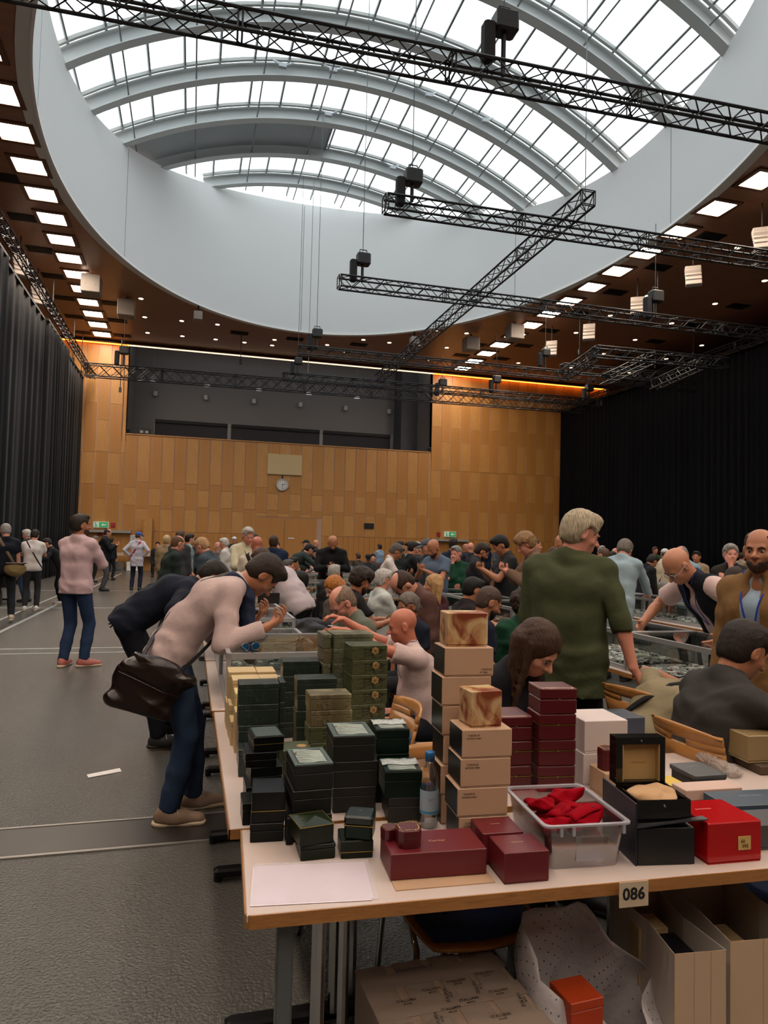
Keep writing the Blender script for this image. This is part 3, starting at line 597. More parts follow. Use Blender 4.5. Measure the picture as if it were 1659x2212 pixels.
def npmesh(name, parts, mats):
    Vs = []; Fs = []; n = 0; mi = []
    for i, (V, F) in enumerate(parts):
        if len(F) == 0: continue
        u, inv = np.unique(F, return_inverse=True); Vs.append(V[u]); Fs.append(inv.reshape(F.shape) + n); n += len(u)
    if not Vs: return None
    V = np.concatenate(Vs).astype(f32); F = np.concatenate(Fs).astype(np.int32)
    me = bpy.data.meshes.new(name); me.vertices.add(len(V)); me.vertices.foreach_set('co', V.ravel()); me.loops.add(F.size); me.loops.foreach_set('vertex_index', F.ravel()); me.polygons.add(len(F))
    me.polygons.foreach_set('loop_start', np.arange(len(F), dtype=np.int32) * 4)
    try: me.polygons.foreach_set('loop_total', np.full(len(F), 4, np.int32))
    except Exception: pass
    me.materials.append(mats); me.update(calc_edges=True); me.validate(); me.polygons.foreach_set('use_smooth', np.ones(len(me.polygons), bool)); return me
def ik(S_, T, la, lb, hint):
    d = T - S_; L_ = np.linalg.norm(d); u = d / max(L_, 1e-6); mx = (la + lb) * .995
    if L_ > mx: T = S_ + u * mx; L_ = mx
    x = (la * la - lb * lb + L_ * L_) / (2 * L_); h = math.sqrt(max(la * la - x * x, 0)); p = hint - u * (hint @ u)
    if np.linalg.norm(p) < 1e-4: p = V3(0, -1, .1) - u * (V3(0, -1, .1) @ u)
    return S_ + u * x + nrm(p) * h, T
def hand(w, d, n, side, curl, fine, sc=1.0):
    """wrist, finger direction, palm normal, side vector towards the thumb"""
    d = nrm(d); n = nrm(n - d * (n @ d)); s = nrm(np.cross(d, n)) * 1.0
    if s @ side < 0: s = -s
    P = []; pc = w + d * .045 * sc
    if not fine:
        return [cone(w, w + d * .08 * sc, .026 * sc, .034 * sc, .02), cone(w + d * .08 * sc, w + (d * .15 + n * .05 * curl) * sc, .03 * sc, .016 * sc, .02), cone(w + d * .03 * sc, w + (d * .08 + s * .055) * sc, .016 * sc, .01 * sc, .015)]
    for o in (-.025, 0, .024): P.append(cone(w + s * o * .45, w + (d * .088 + s * o) * sc, .016, .0135, .016))
    Ls = [(.036, .025, .02), (.042, .028, .022), (.04, .027, .02), (.03, .02, .018)]
    for i, o in enumerate((.032, .011, -.011, -.031)):
        b = w + (d * (.088 - .006 * abs(i - 1)) + s * o) * sc; a = 0
        for j, l in enumerate(Ls[i]):
            a += curl * (.75 + .12 * i) * (1.0 if j else .7); dd = d * math.cos(a) + n * math.sin(a) + s * o * 1.2 * max(0, 1 - curl); e = b + nrm(dd) * l * sc; P.append(cone(b, e, .0092 - .0008 * j, .0084 - .0008 * j, .004)); b = e
    b = w + (d * .025 + s * .024) * sc; m = b + (d * .035 + s * .028 + n * .018) * sc; e = m + (d * .028 + s * .004 + n * .022 * (1 + curl)) * sc; P += [cone(b, m, .015, .0115, .01), cone(m, e, .011, .009, .005)]
    return P
SK = {'fair': '#c98e74', 'tan': '#a86f50', 'brown': '#7d4c34', 'pink': '#cf8d78', 'olive': '#a57554'}
def smat(c, kind='cloth'):
    n = kind + '_' + c.strip('#')
    if kind == 'skin': return mat(n, c, .5, bump=.08, bscale=120, var=.08, vscale=14)
    if kind == 'hair':
        if n in MATS: return MATS[n]
        m = mat(n, c, .6, spec=.3); nt = m.node_tree; N = nt.nodes; L = nt.links; p = N['Principled BSDF']; tc = N.new('ShaderNodeTexCoord'); mp = N.new('ShaderNodeMapping'); mp.inputs['Scale'].default_value = (190, 60, 24); mp.inputs['Rotation'].default_value = (.5, .2, .3)
        t_ = N.new('ShaderNodeTexNoise'); t_.inputs['Scale'].default_value = 1; t_.inputs['Detail'].default_value = 4; t_.inputs['Distortion'].default_value = .6; L.new(tc.outputs['Object'], mp.inputs[0]); L.new(mp.outputs[0], t_.inputs[0])
        b = N.new('ShaderNodeBump'); b.inputs['Strength'].default_value = .55; b.inputs['Distance'].default_value = .008; L.new(t_.outputs['Fac'], b.inputs['Height']); L.new(b.outputs[0], p.inputs['Normal'])
        cc = lin(c); r = N.new('ShaderNodeValToRGB'); r.color_ramp.elements[0].position = .35; r.color_ramp.elements[1].position = .65; r.color_ramp.elements[0].color = tuple(x * .55 for x in cc[:3]) + (1,); r.color_ramp.elements[1].color = tuple(min(1, x * 1.35) for x in cc[:3]) + (1,); L.new(t_.outputs['Fac'], r.inputs[0]); L.new(r.outputs[0], p.inputs['Base Color']); return m
    return mat(n, c, .85, bump=.25, bscale=35, var=.1, vscale=6, spec=.25)
NP = [0]
def person(label, head, heading, top, trous='#1a1c22', topkind='shirt', sleeve='long', pose='stand', lean=0, bend=0, pitch=0, yaw=0, roll=0, twist=0, hands=('down', 'down'), hair='#2a1e16', hs='short', skin='fair', shoe='#202020', beard=None, glasses=None, strap=None, lanyard=None, q=2, H=None, build=1.0, feet=None, extra=None, belt=False, hem=0.0, group=None, fdir=None, sq=1.0, hq=None, zc=None):
    """head = (x, y, z_top) of the head in the hall; heading in degrees (0 = +x, 90 = away from the camera)"""
    vx = {1: .0125, 2: .021, 3: .031}[q]; vh = {1: .006, 2: .0108, 3: .019}[q]; fine = q < 3
    R_ = math.radians; sit = pose == 'sit'
    def w2l(J, p):
        tz = max((J['Hc'] + J['hu'] * .105)[2] + .015, (J['Hc'] + J['hu'] * .118)[2]) + .01; s_ = min(max(head[2] / tz if H is None else H / 1.76, .88), 1.13); a_ = R_(heading) - math.pi / 2; c_, n_ = math.cos(-a_), math.sin(-a_)
        dx, dy = p[0] - head[0], p[1] - head[1]; return V3((c_ * dx - n_ * dy) / s_ + J['Hc'][0], (n_ * dx + c_ * dy) / s_ + J['Hc'][1], p[2] / s_)
    def build_pose(s):
        J = {}; l = R_(lean); l2 = R_(lean + bend); zp = (.50 if sit else .935)
        wide = build
        Pv = V3(0, 0, zp); u1 = V3(0, math.sin(l), math.cos(l)); u2 = V3(0, math.sin((l + l2) / 2), math.cos((l + l2) / 2)); u3 = V3(0, math.sin(l2), math.cos(l2))
        Wst = Pv + u1 * .17; C = Wst + u2 * .20; Nk = C + u3 * .155; f3 = V3(0, math.cos(l2), -math.sin(l2))
        tw = R_(twist); rt = V3(1, 0, 0) * math.cos(tw) + f3 * math.sin(tw); ft = np.cross(u3, rt); 
        J.update(P=Pv, W=Wst, C=C, N=Nk, u1=u1, u2=u2, u3=u3, f=ft, rt=rt)
        hp, hy, hr = R_(pitch), R_(yaw), R_(roll)
        hu = V3(0, math.sin(hp), math.cos(hp)); hf = V3(0, math.cos(hp), -math.sin(hp))
        cz, sz = math.cos(hy), math.sin(hy); Rz = np.array([[cz, -sz, 0], [sz, cz, 0], [0, 0, 1]]); hu = Rz @ hu; hf = Rz @ hf; hx = np.cross(hf, hu)
        cr, sr = math.cos(hr), math.sin(hr); hx, hu = hx * cr + hu * sr, hu * cr - hx * sr
        nd = nrm(u3 + hu * .9); hb = Nk + nd * .085 - u3 * .01; Hc = hb + hu * .085 + hf * .022
        J.update(hb=hb, Hc=Hc, hu=hu, hf=hf, hx=hx)
        for i, sg in enumerate((-1, 1)):
            Sh = Nk - u3 * .058 + rt * sg * .172 * wide + ft * .0; J['S%d' % i] = Sh
            hd = hands[i]; out = rt * sg; hint = -u3 * .8 + out * .5 - ft * .4; nrmal = -out; fd = None; curl = .35
            if isinstance(hd, str):
                if hd == 'down': T = Sh + V3(sg * .04, .02, -.53) + V3(0, .05, 0); hint = -ft + out * .3; 
                elif hd == 'phone': T = C + ft * .30 + out * .055 + V3(0, 0, -.03); hint = V3(0, 0, -1) + out * .7; nrmal = V3(0, 0, 1); fd = nrm(ft * .6 - out * .7 + V3(0, 0, .3)); curl = .7
                elif hd == 'table': T = V3(sg * .2, .42, 1.0 if not sit else .80) + V3(0, math.sin(l2) * .25, 0); hint = out * .8 - ft * .5 + V3(0, 0, -.2); nrmal = V3(0, 0, -1); fd = nrm(V3(-sg * .5, .9, 0)); curl = .4
                elif hd == 'hip': T = Pv + u1 * .08 + out * .2 - ft * .0; hint = out + -ft * .6; fd = nrm(-out * .5 + ft * .3 + V3(0, 0, -.6)); nrmal = -out
                elif hd == 'back': T = Pv + u1 * .05 + out * .16 - ft * .14; hint = out - ft; fd = V3(0, -.1, -1)
                elif hd == 'chin': T = hb + hf * .11 - hu * .05 + out * .02; hint = V3(0, 0, -1) + out * .2; fd = nrm(hu - out * .3); curl = 1.0; nrmal = -hf
                elif hd == 'cross': T = C + ft * .17 - out * .1 + V3(0, 0, -.09); hint = out + V3(0, 0, -.6); fd = -out
                elif hd == 'lap': T = Pv + V3(sg * .07, .3, .12); hint = out * .8 - ft + V3(0, 0, -.3); fd = V3(-sg * .6, .8, 0)
                elif hd == 'read': T = C + ft * .34 + out * .09 + V3(0, 0, -.1); hint = V3(0, 0, -1) + out * .8; fd = nrm(ft * .8 - out * .5); nrmal = V3(0, 0, 1); curl = .7
            else:
                T = w2l(J, hd[0]) if isinstance(hd[0], list) else V3(*hd[0]); hint = V3(*hd[1]) if len(hd) > 1 and hd[1] else hint; fd = V3(*hd[2]) if len(hd) > 2 and hd[2] else None; nrmal = V3(*hd[3]) if len(hd) > 3 and hd[3] else nrmal; curl = hd[4] if len(hd) > 4 else curl
            E, T = ik(Sh, T, .285, .25, hint); fd = nrm(T - E) if fd is None else nrm(fd * .75 + nrm(T - E) * .5)
            J['E%d' % i], J['T%d' % i], J['fd%d' % i], J['pn%d' % i], J['cu%d' % i] = E, T, fd, nrmal, curl
            Hp = Pv + V3(sg * .092, 0, -.04); J['H%d' % i] = Hp
            if sit: F_ = V3(sg * .12, .42, .075); kh = V3(sg * .1, .6, .6)
            else: F_ = V3(sg * .11, -.03 + .02 * sg, .075); kh = V3(sg * .1, 1, 0)
            if feet: F_ = V3(*feet[i][:3]); 
            K, F_ = ik(Hp, F_, .425, .42, kh); J['K%d' % i], J['F%d' % i] = K, F_
        return J
    J = build_pose(1); top_local = J['Hc'] + J['hu'] * .118; topz = max((J['Hc'] + J['hu'] * .105)[2] + .015, top_local[2]) + .01
    s = head[2] / topz if H is None else H / 1.76
    s = min(max(s, .88), 1.13); hd_ = R_(heading) - math.pi / 2; ca, sa = math.cos(hd_), math.sin(hd_)
    hx_, hy_ = J['Hc'][0] * s, J['Hc'][1] * s
    root = thing('person', label, 'person', (head[0] - (ca * hx_ - sa * hy_), head[1] - (sa * hx_ + ca * hy_), 0), hd_, group); root.scale = (s, s, s)
    sk = smat(SK.get(skin, skin), 'skin'); b = build; NP[0] += 1
    Pv, Wst, C, Nk, Hc, hu, hf, hx = J['P'], J['W'], J['C'], J['N'], J['Hc'], J['hu'], J['hf'], J['hx']; rt, ft, u3, u1 = J['rt'], J['f'], J['u3'], J['u1']
    HM = np.stack([hx, hf, hu], 1); hl = lambda x, y, z: Hc + hx * x + hf * y + hu * z
    # ---- body
    def torso(g):
        L_ = []
        for sg in (-1, 1):
            o = V3(1, 0, 0) * sg
            L_ += [cone(Pv + o * .075 * b, Wst + o * .06 * b, (.098 + g) * b, (.09 + g) * b, .06), cone(Wst + o * .06 * b, C + rt * sg * .075 * b, (.092 + g) * b, (.103 + g) * b, .06), cone(C + rt * sg * .075 * b, Nk - u3 * .075 + rt * sg * .11 * b, .1 + g, .06 + g, .06), cone(Nk + u3 * .012, J['S%d' % (sg > 0)], .044 + g, .044 + g, .05)]
        if b > 1.08: L_.append(elli(Wst + V3(0, .06, 0) - u1 * .0, (.15 * b, .13 * b, .15), None, .08))
        return L_
    B = torso(-.012) + [cone(Nk - u3 * .03, J['hb'] + hu * .03, .06, .054, .03)]
    for i, sg in enumerate((-1, 1)):
        S_, E, T, Hp, K, F_ = (J[c_ + str(i)] for c_ in ('S', 'E', 'T', 'H', 'K', 'F')); m = E + (T - E) * .3
        B += [cone(S_, S_ + (E - S_) * .45, .054, .049 , .04), cone(S_ + (E - S_) * .45, E, .047, .037, .02), cone(E, m, .038, .041, .015), cone(m, T, .041, .026, .015), cone(Hp, K, .08 * b, .052, .03), cone(K, K + (F_ - K) * .35, .05, .055, .02), cone(K + (F_ - K) * .35, F_, .055, .036, .02)]
    hd_P = []
    for i, sg in enumerate((-1, 1)):
        hd_P.append(hand(J['T%d' % i], J['fd%d' % i], J['pn%d' % i], V3(-sg, .5, .3) if abs(J['fd%d' % i][2]) < .7 else V3(0, 1, 0), J['cu%d' % i], fine and q < 3))
    # head
    HP = [elli(hl(0, -.012, .03), (.077, .097, .088), HM, .02), elli(hl(0, .022, -.045), (.057, .07, .07), HM, .045), cone(hl(0, .062, -.088), hl(0, .068, -.082), .022, .02, .025)]
    if q < 3:
        HP += [elli(hl(sg * .031, .0785, .0035), (.0155, .0095, .0065), HM, .004) for sg in (-1, 1)] if q < 0 else []
        HP += [cone(hl(-.03, .074, .012), hl(.03, .074, .012), .013, .013, .02), cone(hl(0, .084, .004), hl(0, .112, -.034), .0075, .0125, .012), elli(hl(-.013, .097, -.036), (.009, .01, .008), HM, .006), elli(hl(.013, .097, -.036), (.009, .01, .008), HM, .006),
               elli(hl(-.031, .094, -.004), (.018, .014, .011), HM, .012, 's'), elli(hl(.031, .094, -.004), (.018, .014, .011), HM, .012, 's'), cone(hl(-.042, .062, -.03), hl(-.03, .066, -.035), .016, .014, .02), cone(hl(.042, .062, -.03), hl(.03, .066, -.035), .016, .014, .02),
               cone(hl(-.017, .085, -.062), hl(.017, .085, -.062), .0075, .0075, .01), cone(hl(-.02, .09, -.0665), hl(.02, .09, -.0665), .0025, .0025, .004, 's'), cone(hl(-.014, .084, -.072), hl(.014, .084, -.072), .0075, .0075, .01)]
    else: HP.append(cone(hl(0, .085, .0), hl(0, .105, -.03), .01, .014, .012))
    for sg in (-1, 1):
        HP += [elli(hl(sg * .079, -.004, -.008), (.011, .021, .034), HM, .008)]
        if q < 3: HP.append(elli(hl(sg * .091, .002, -.006), (.008, .011, .02), HM, .006, 's'))
    allP = B + hd_P[0] + hd_P[1] + HP
    hb_lo, hb_hi = Hc - .155, Hc + .15; hb_lo = np.array([hb_lo[0], hb_lo[1], Hc[2] - .14]);
    parts = []; ex = [(hb_lo, hb_hi)]
    parts.append(meshify(allP, vh, region=(hb_lo, hb_hi)))
    if q < 3:
        for i in (0, 1):
            if sleeve == 'none_': continue
            c_ = J['T%d' % i] + J['fd%d' % i] * .09; r_ = (c_ - .13, c_ + .13)
            vv = .0064 if q == 1 else .0098
            parts.append(meshify(B + hd_P[i] if np.abs(c_ - Hc).max() > .3 else allP, vv, region=r_, exclude=ex)); ex.append(r_)
    parts.append(meshify(allP, vx * (1.35 if q == 1 else 1.25), exclude=ex))
    body = link(npmesh('body', parts, sk), 'body', root)
    # ---- eyes
    if q < 3:
        ew = mat('eye_white', '#a89c94', .4); ei = mat('eye_iris', '#2a1c14', .2); brw = smat(beard or hair if hs != 'bald' else '#5a4434', 'hair')
        for sg in (-1, 1):
            c_ = hl(sg * .031, .0765, -.005); MB().lathe([(.002, -.0115), (.008, -.008), (.0115, 0), (.008, .008), (.002, .0115)], 8).obj('eye', ew, root, True, Vector(c_)); c2 = hl(sg * .0305, .0848, -.0055); MB().lathe([(.001, -.0062), (.0052, -.0034), (.0062, 0), (.0052, .0034), (.001, .0062)], 8).obj('iris', ei, root, True, Vector(c2))
            if q == 1: 
                link(npmesh('eyebrow', [meshify([cone(hl(sg * .014, .0935, .012), hl(sg * .032, .0925, .018), .0035, .0042, .004), cone(hl(sg * .032, .0925, .018), hl(sg * .048, .082, .012), .004, .0025, .004)], .003)], brw), 'eyebrow', root)
                link(npmesh('lips', [meshify([cone(hl(-.018, .088, -.064), hl(.018, .088, -.064), .0045, .0045, .003), cone(hl(-.014, .088, -.072), hl(.014, .088, -.072), .005, .005, .003)], .003)], smat('#9a5548', 'skin')), 'lips', root) if sg < 0 else None
    # ---- hair
    hm = smat(hair, 'hair'); vhh = vh * 1.1
    if hs in ('short', 'messy', 'buzz', 'curly', 'long', 'balding', 'side', 'pony'):
        g = {'buzz': .004, 'balding': .005, 'short': .010, 'side': .012, 'messy': .017, 'curly': .028, 'long': .010, 'pony': .012}[hs]
        hl_ = [elli(hl(0, -.014, .032), (.078 + g, .098 + g, .09 + g), HM, .02), elli(hl(0, -.045, -.03), (.066 + g * .8, .055 + g, .07), HM, .03)]
        if hs in ('messy', 'side', 'curly', 'short'): hl_.append(elli(hl(.01, .05, .098), (.052, .042, .022 + g * .4), HM, .03))
        if hs == 'curly':
            rr = np.random.default_rng(int(abs(head[0] * 100)) + 3)
            for _ in range(26):
                d_ = nrm(rr.normal(size=3)); d_[2] = abs(d_[2]); d_[1] = d_[1] * .9 - .15; hl_.append(elli(hl(d_[0] * .09, d_[1] * .105, .03 + d_[2] * .1), (.026, .026, .024), HM, .014))
        if hs == 'long':
            ln = .30 if extra != 'bob' else .17; dn = nrm(-hu * .35 + V3(0, 0, -1))
            for a_ in (-.07, -.045, 0, .045, .07): hl_.append(cone(hl(a_, -.055 - .02 * (abs(a_) < .05), .0), hl(a_ * 1.1, -.06, -.03) + dn * ln, .036, .018, .03))
            for sg in (-1, 1): hl_.append(cone(hl(sg * .075, -.0, .03), hl(sg * .083, .0, -.04) + dn * (ln * .8), .02, .012, .025))
        if hs == 'pony': hl_ += [cone(hl(0, -.1, .02), hl(0, -.14, -.06), .03, .02, .02), elli(hl(0, -.12, .03), (.03, .03, .03), HM, .02)]
        # carve the face and the hairline
        up_ = .055 if hs != 'balding' else .0
        fc = [elli(hl(0, .115, -.035), (.084, .082, .118), HM, .012, 's'), elli(hl(-.088, .035, -.02), (.034, .045, .066), HM, .01, 's'), elli(hl(.088, .035, -.02), (.034, .045, .066), HM, .01, 's')] if hs != 'long' else [elli(hl(0, .115, -.045), (.066, .08, .105), HM, .012, 's')]
        if hs == 'balding': fc += [elli(hl(0, .03, .12), (.062, .11, .06), HM, .01, 's'), elli(hl(0, .09, .05), (.08, .05, .07), HM, .01, 's')]
        cuts = [(hl(0, -.05, -.078), nrm(-hu - hf * .15))] if hs != 'long' else []
        Vh = meshify(hl_ + fc, vhh, cuts=cuts, fold={'buzz': 0, 'curly': .004, 'long': .0018, 'messy': .0018}.get(hs, .0012), ffreq={'curly': 130, 'long': 95, 'messy': 100}.get(hs, 150))
        me = npmesh('hair', [Vh], hm)
        if me: link(me, 'hair', root)
    elif hs == 'fringe':
        Vh = meshify([elli(hl(0, -.016, .01), (.085, .104, .07), HM, .02), elli(hl(0, .1, .0), (.1, .1, .14), HM, .01, 's'), elli(hl(0, 0, .1), (.07, .1, .075), HM, .01, 's')], vhh, fold=.002, ffreq=110, cuts=[(hl(0, -.05, -.07), nrm(-hu))]); me = npmesh('hair', [Vh], hm)
        if me: link(me, 'hair', root)
    if hs.startswith('cap'):
        cmn = smat(hair); Vh = meshify([elli(hl(0, -.012, .045), (.089, .108, .085), HM, .01)], vhh, cuts=[(hl(0, 0, .035), nrm(-hu + hf * .1))]); o = link(npmesh('cap', [Vh], cmn), 'cap', root)
        Vb = meshify([elli(hl(0, .12 if hs == 'cap' else -.12, .045), (.075, .075, .011), HM, .01)], vhh * .8); link(npmesh('cap_brim', [Vb], cmn), 'cap_brim', root)
        Vh = meshify([elli(hl(0, -.03, .0), (.085, .09, .07), HM, .02), elli(hl(0, .1, -.03), (.09, .1, .14), HM, .01, 's')], vhh, cuts=[(hl(0, -.05, -.08), nrm(-hu))]); me = npmesh('hair', [Vh], smat('#4a3a2c', 'hair'))
        if me: link(me, 'hair', root)
    if beard:
        Vb = meshify([elli(hl(0, .028, -.055), (.0615, .073, .07), HM, .02), cone(hl(-.018, .094, -.052), hl(.018, .094, -.052), .0085, .0085, .006), cone(hl(0, .07, -.1), hl(0, .074, -.09), .026, .023, .02), elli(hl(0, .1, -.067), (.017, .016, .009), HM, .005, 's')], vh, cuts=[(hl(0, .0, -.028), nrm(hu + hf * .35)), (hl(0, .0, 0), -hf)], fold=.001, ffreq=150); me = npmesh('beard', [Vb], smat(beard, 'hair'))
        if me: link(me, 'beard', root)
    if glasses and q < 3:
        gm = mat('glasses_' + glasses.strip('#'), glasses, .3); g = MB(); lens = MB(); yo = 0 if extra != 'glasses_up' else 1
        for sg in (-1, 1):
            ring = [Vector(hl(sg * .033 + .022 * math.cos(t_), .101 - .004 * abs(math.cos(t_)), -.006 + .018 * math.sin(t_)) + (hu * .095 - hf * .04) * yo) for t_ in np.linspace(0, 2 * math.pi, 13)[:-1]]
            g.path(ring, .0022, 5, True); g.path([Vector(hl(sg * .055, .098, 0) + (hu * .095 - hf * .04) * yo), Vector(hl(sg * .08, .06, 0) + (hu * .07 - hf * .02) * yo), Vector(hl(sg * .087, -.01, .01) + (hu * .01) * yo)], .002, 5)
            lens.add(ring, [tuple(range(12))])
        g.path([Vector(hl(-.012, .105, 0) + (hu * .095 - hf * .04) * yo), Vector(hl(.012, .105, 0) + (hu * .095 - hf * .04) * yo)], .002, 5)
        go = g.obj('glasses', gm, root); lens.obj('lens', glassy('spectacle_lens', (.93, .95, .95, 1), .2), go)
    # ---- trousers
    if trous:
        lf = q == 1; T_ = []
        for sg in (-1, 1):
            i = sg > 0; T_.append(cone(Pv + V3(1, 0, 0) * sg * .072 * b + u1 * .05, Pv + V3(1, 0, 0) * sg * .075 * b - V3(0, 0, .02), .103 * b, .106 * b, .05)); Hp, K, F_ = J['H%d' % i], J['K%d' % i], J['F%d' % i]
            dn = nrm(F_ - K); T_ += [cone(Hp, K, .096 * b, .067, .03), cone(K, K + (F_ - K) * .5, .066, .066, .02), cone(K + (F_ - K) * .5, F_ + dn * .03, .066, .055, .02, cut=[(F_ + dn * .005, dn)])]
        link(npmesh('trousers', [meshify(T_, vx * (1.2 if q == 1 else 1.4), cuts=[(Pv + u1 * .09, u1)], fold=.0045 if lf else .003, ffreq=30)], smat(trous)), 'trousers', root)
        if belt: link(npmesh('belt', [meshify([cone(Pv + V3(1, 0, 0) * sg * .072 * b + u1 * .065, Pv + V3(1, 0, 0) * sg * .072 * b + u1 * .07, .108 * b, .108 * b, .05) for sg in (-1, 1)], .008, cuts=[(Pv + u1 * .088, u1), (Pv + u1 * .052, -u1)])], smat('#15100e')), 'belt', root)
        for i, sg in enumerate((-1, 1)):
            F_ = J['F%d' % i]; fr = V3(sg * .12, 1, 0) if fdir is None else V3(*fdir[i]); fr = nrm(V3(fr[0], fr[1], fr[2] if len(fr) > 2 else 0)); rr = np.cross(fr, V3(0, 0, 1)); hl0 = F_ - fr * .05; z0 = F_[2] - .075
            Sh = [cone(F_ - fr * .035 - V3(0, 0, .03), F_ + fr * .06 - V3(0, 0, .03), .042, .042, .03), cone(F_ + fr * .06 - V3(0, 0, .035), F_ + fr * .165 - V3(0, 0, .043), .044, .034, .03), cone(F_ - fr * .01, F_ - V3(0, 0, .03) + fr * .02, .045, .045, .03)]
            up = V3(0, 0, 1) if abs(fr[2]) < .3 else np.cross(rr, fr)
            base = F_ - up * .075
            shm = smat(shoe, 'shoe') if False else mat('shoe_' + shoe.strip('#'), shoe, .6, bump=.1, bscale=60)
            o = link(npmesh('shoe', [meshify(Sh, .009 if q == 1 else .019, cuts=[(base + up * .018, -up)])], shm), 'shoe', root)
            sole = [cone(F_ - fr * .045 - up * .052, F_ + fr * .165 - up * .052, .043, .04, .01)]
            link(npmesh('sole', [meshify(sole, .010 if q == 1 else .018, cuts=[(base + up * .0, -up), (base + up * .028, up)])], mat('sole_' + ('light' if shoe != '#202020' else 'dark'), '#c9b79c' if shoe != '#202020' else '#1a1a1a', .7)), 'sole', o)
            if q == 1:
                lc = MB(); 
                for k in range(5):
                    a_ = F_ + fr * (.035 + k * .02) - up * (-.006 + .0105 * k); lc.path([Vector(a_ - rr * .022 - up * .008), Vector(a_ + up * .006), Vector(a_ + rr * .022 - up * .008)], .003, 5)
                for sg2 in (-1, 1): lc.path([Vector(F_ + fr * .035 + up * .01), Vector(F_ + fr * .05 + rr * sg2 * .03 + up * .025), Vector(F_ + fr * .06 + rr * sg2 * .045 + up * .0), Vector(F_ + fr * .04 + up * .008)], .0025, 5)
                lc.obj('shoelace', mat('lace', '#b9a384', .8), o)
    # ---- top
    tm = smat(top); TP = torso(.012 if topkind in ('tee', 'polo') else .017 if topkind != 'jacket' else .026)
    arm_r = .012 if topkind in ('tee',) else .014 if topkind != 'jacket' else .022
    for i, sg in enumerate((-1, 1)):
        S_, E, T = J['S%d' % i], J['E%d' % i], J['T%d' % i]; ua, fa = nrm(E - S_), nrm(T - E)
        if sleeve == 'none': continue
        if sleeve == 'short': TP += [cone(S_, S_ + ua * .19, .046 + arm_r, .058 + arm_r * 1.3, .04, cut=[(S_ + ua * .18, ua)])]
        else:
            TP += [cone(S_, S_ + (E - S_) * .5, .047 + arm_r, .046 + arm_r, .04), cone(S_ + (E - S_) * .5, E, .05 + arm_r, .044 + arm_r, .02)]
            le = .235 if sleeve == 'long' else .07
            TP += [cone(E, E + fa * le, .044 + arm_r, (.030 if sleeve == 'long' else .045) + arm_r, .02, cut=[(E + fa * (le - .005), fa)])]
    if topkind in ('shirt', 'jacket', 'polo'): TP.append(cone(Nk - u3 * .03, Nk + nrm(u3 + hu) * .035, .068, .064, .03, cut=[(Nk + nrm(u3 + hu) * .035, nrm(u3 + hu))]))
    hz = -.10 - hem if not sit else .0; hemc = Pv + u1 * hz
    if hz < -.02: TP += [cone(Pv + V3(1, 0, 0) * sg * .07 * b, hemc + V3(1, 0, 0) * sg * .075 * b - u1 * .03, (.112 if topkind != 'tee' else .104) * b, (.118 if topkind != 'tee' else .106) * b, .06) for sg in (-1, 1)]
    neckcut = elli(Nk + u3 * .03 + ft * .035, (.06, .06, .05), None, .01, 's')
    TP += [elli(J['hb'] + hu * .06, (.075, .085, .09), HM, .005, 's')]
    if topkind == 'tee': TP.append(neckcut)
    if topkind in ('jacket', 'vest', 'open') : TP += [elli(Nk + ft * .10 - u3 * .03, (.045, .06, .075), np.stack([rt, ft, u3], 1), .01, 's'), elli(C + ft * (.155 if topkind != 'jacket' else .15), (.06 if topkind != 'jacket' else .035, .075, .42), np.stack([rt, ft, u3], 1), .01, 's')]
    tobj = link(npmesh(topkind if topkind in ('shirt', 'jacket', 'vest') else 'shirt', [meshify(TP, vx, cuts=[(hemc, -u1)], fold=(.0058 if topkind != 'tee' else .0045) * (1 if q < 3 else .8), ffreq=(36 if topkind != 'tee' else 30) if q < 3 else 26)], tm), 'jacket' if topkind in ('jacket', 'open') else 'vest' if topkind == 'vest' else 'shirt', root)
    if topkind in ('jacket', 'vest', 'open'):
        uc = {'jacket': '#2c3038', 'vest': '#c9b2ac', 'open': '#8fa3b5'}[topkind]; UP = torso(.004)
        if topkind == 'vest' and sleeve == 'none':
            for i in (0, 1):
                S_, E = J['S%d' % i], J['E%d' % i]; ua = nrm(E - S_); UP += [cone(S_, S_ + ua * .21, .07, .078, .04, cut=[(S_ + ua * .2, ua)])]
        UP.append(elli(J['hb'] + hu * .05, (.07, .08, .085), HM, .005, 's'))
        link(npmesh('undershirt', [meshify(UP, vx * 1.15, cuts=[(Pv, -u1)])], smat(uc if not isinstance(extra, dict) else extra.get('under', uc))), 'undershirt', root)
    # ---- straps by marching outward over the clothes
    allT = [p for p in TP if p['op'] == 'u'] + B
    def dist(p):
        d = 1e9
        for c_ in allT:
            if c_['t'] == 'c':
                ba = c_['b'] - c_['a']; h_ = min(1, max(0, (p - c_['a']) @ ba / max(ba @ ba, 1e-9))); dd = np.linalg.norm(p - c_['a'] - ba * h_) - (c_['ra'] + (c_['rb'] - c_['ra']) * h_)
                for cp, cn in c_['cut']: dd = max(dd, (p - cp) @ cn)
                d = min(d, dd)
        return d
    allT2 = [c_ for c_ in torso(.022) + [cone(Nk - u3 * .02, Nk + u3 * .03, .075, .07)]]
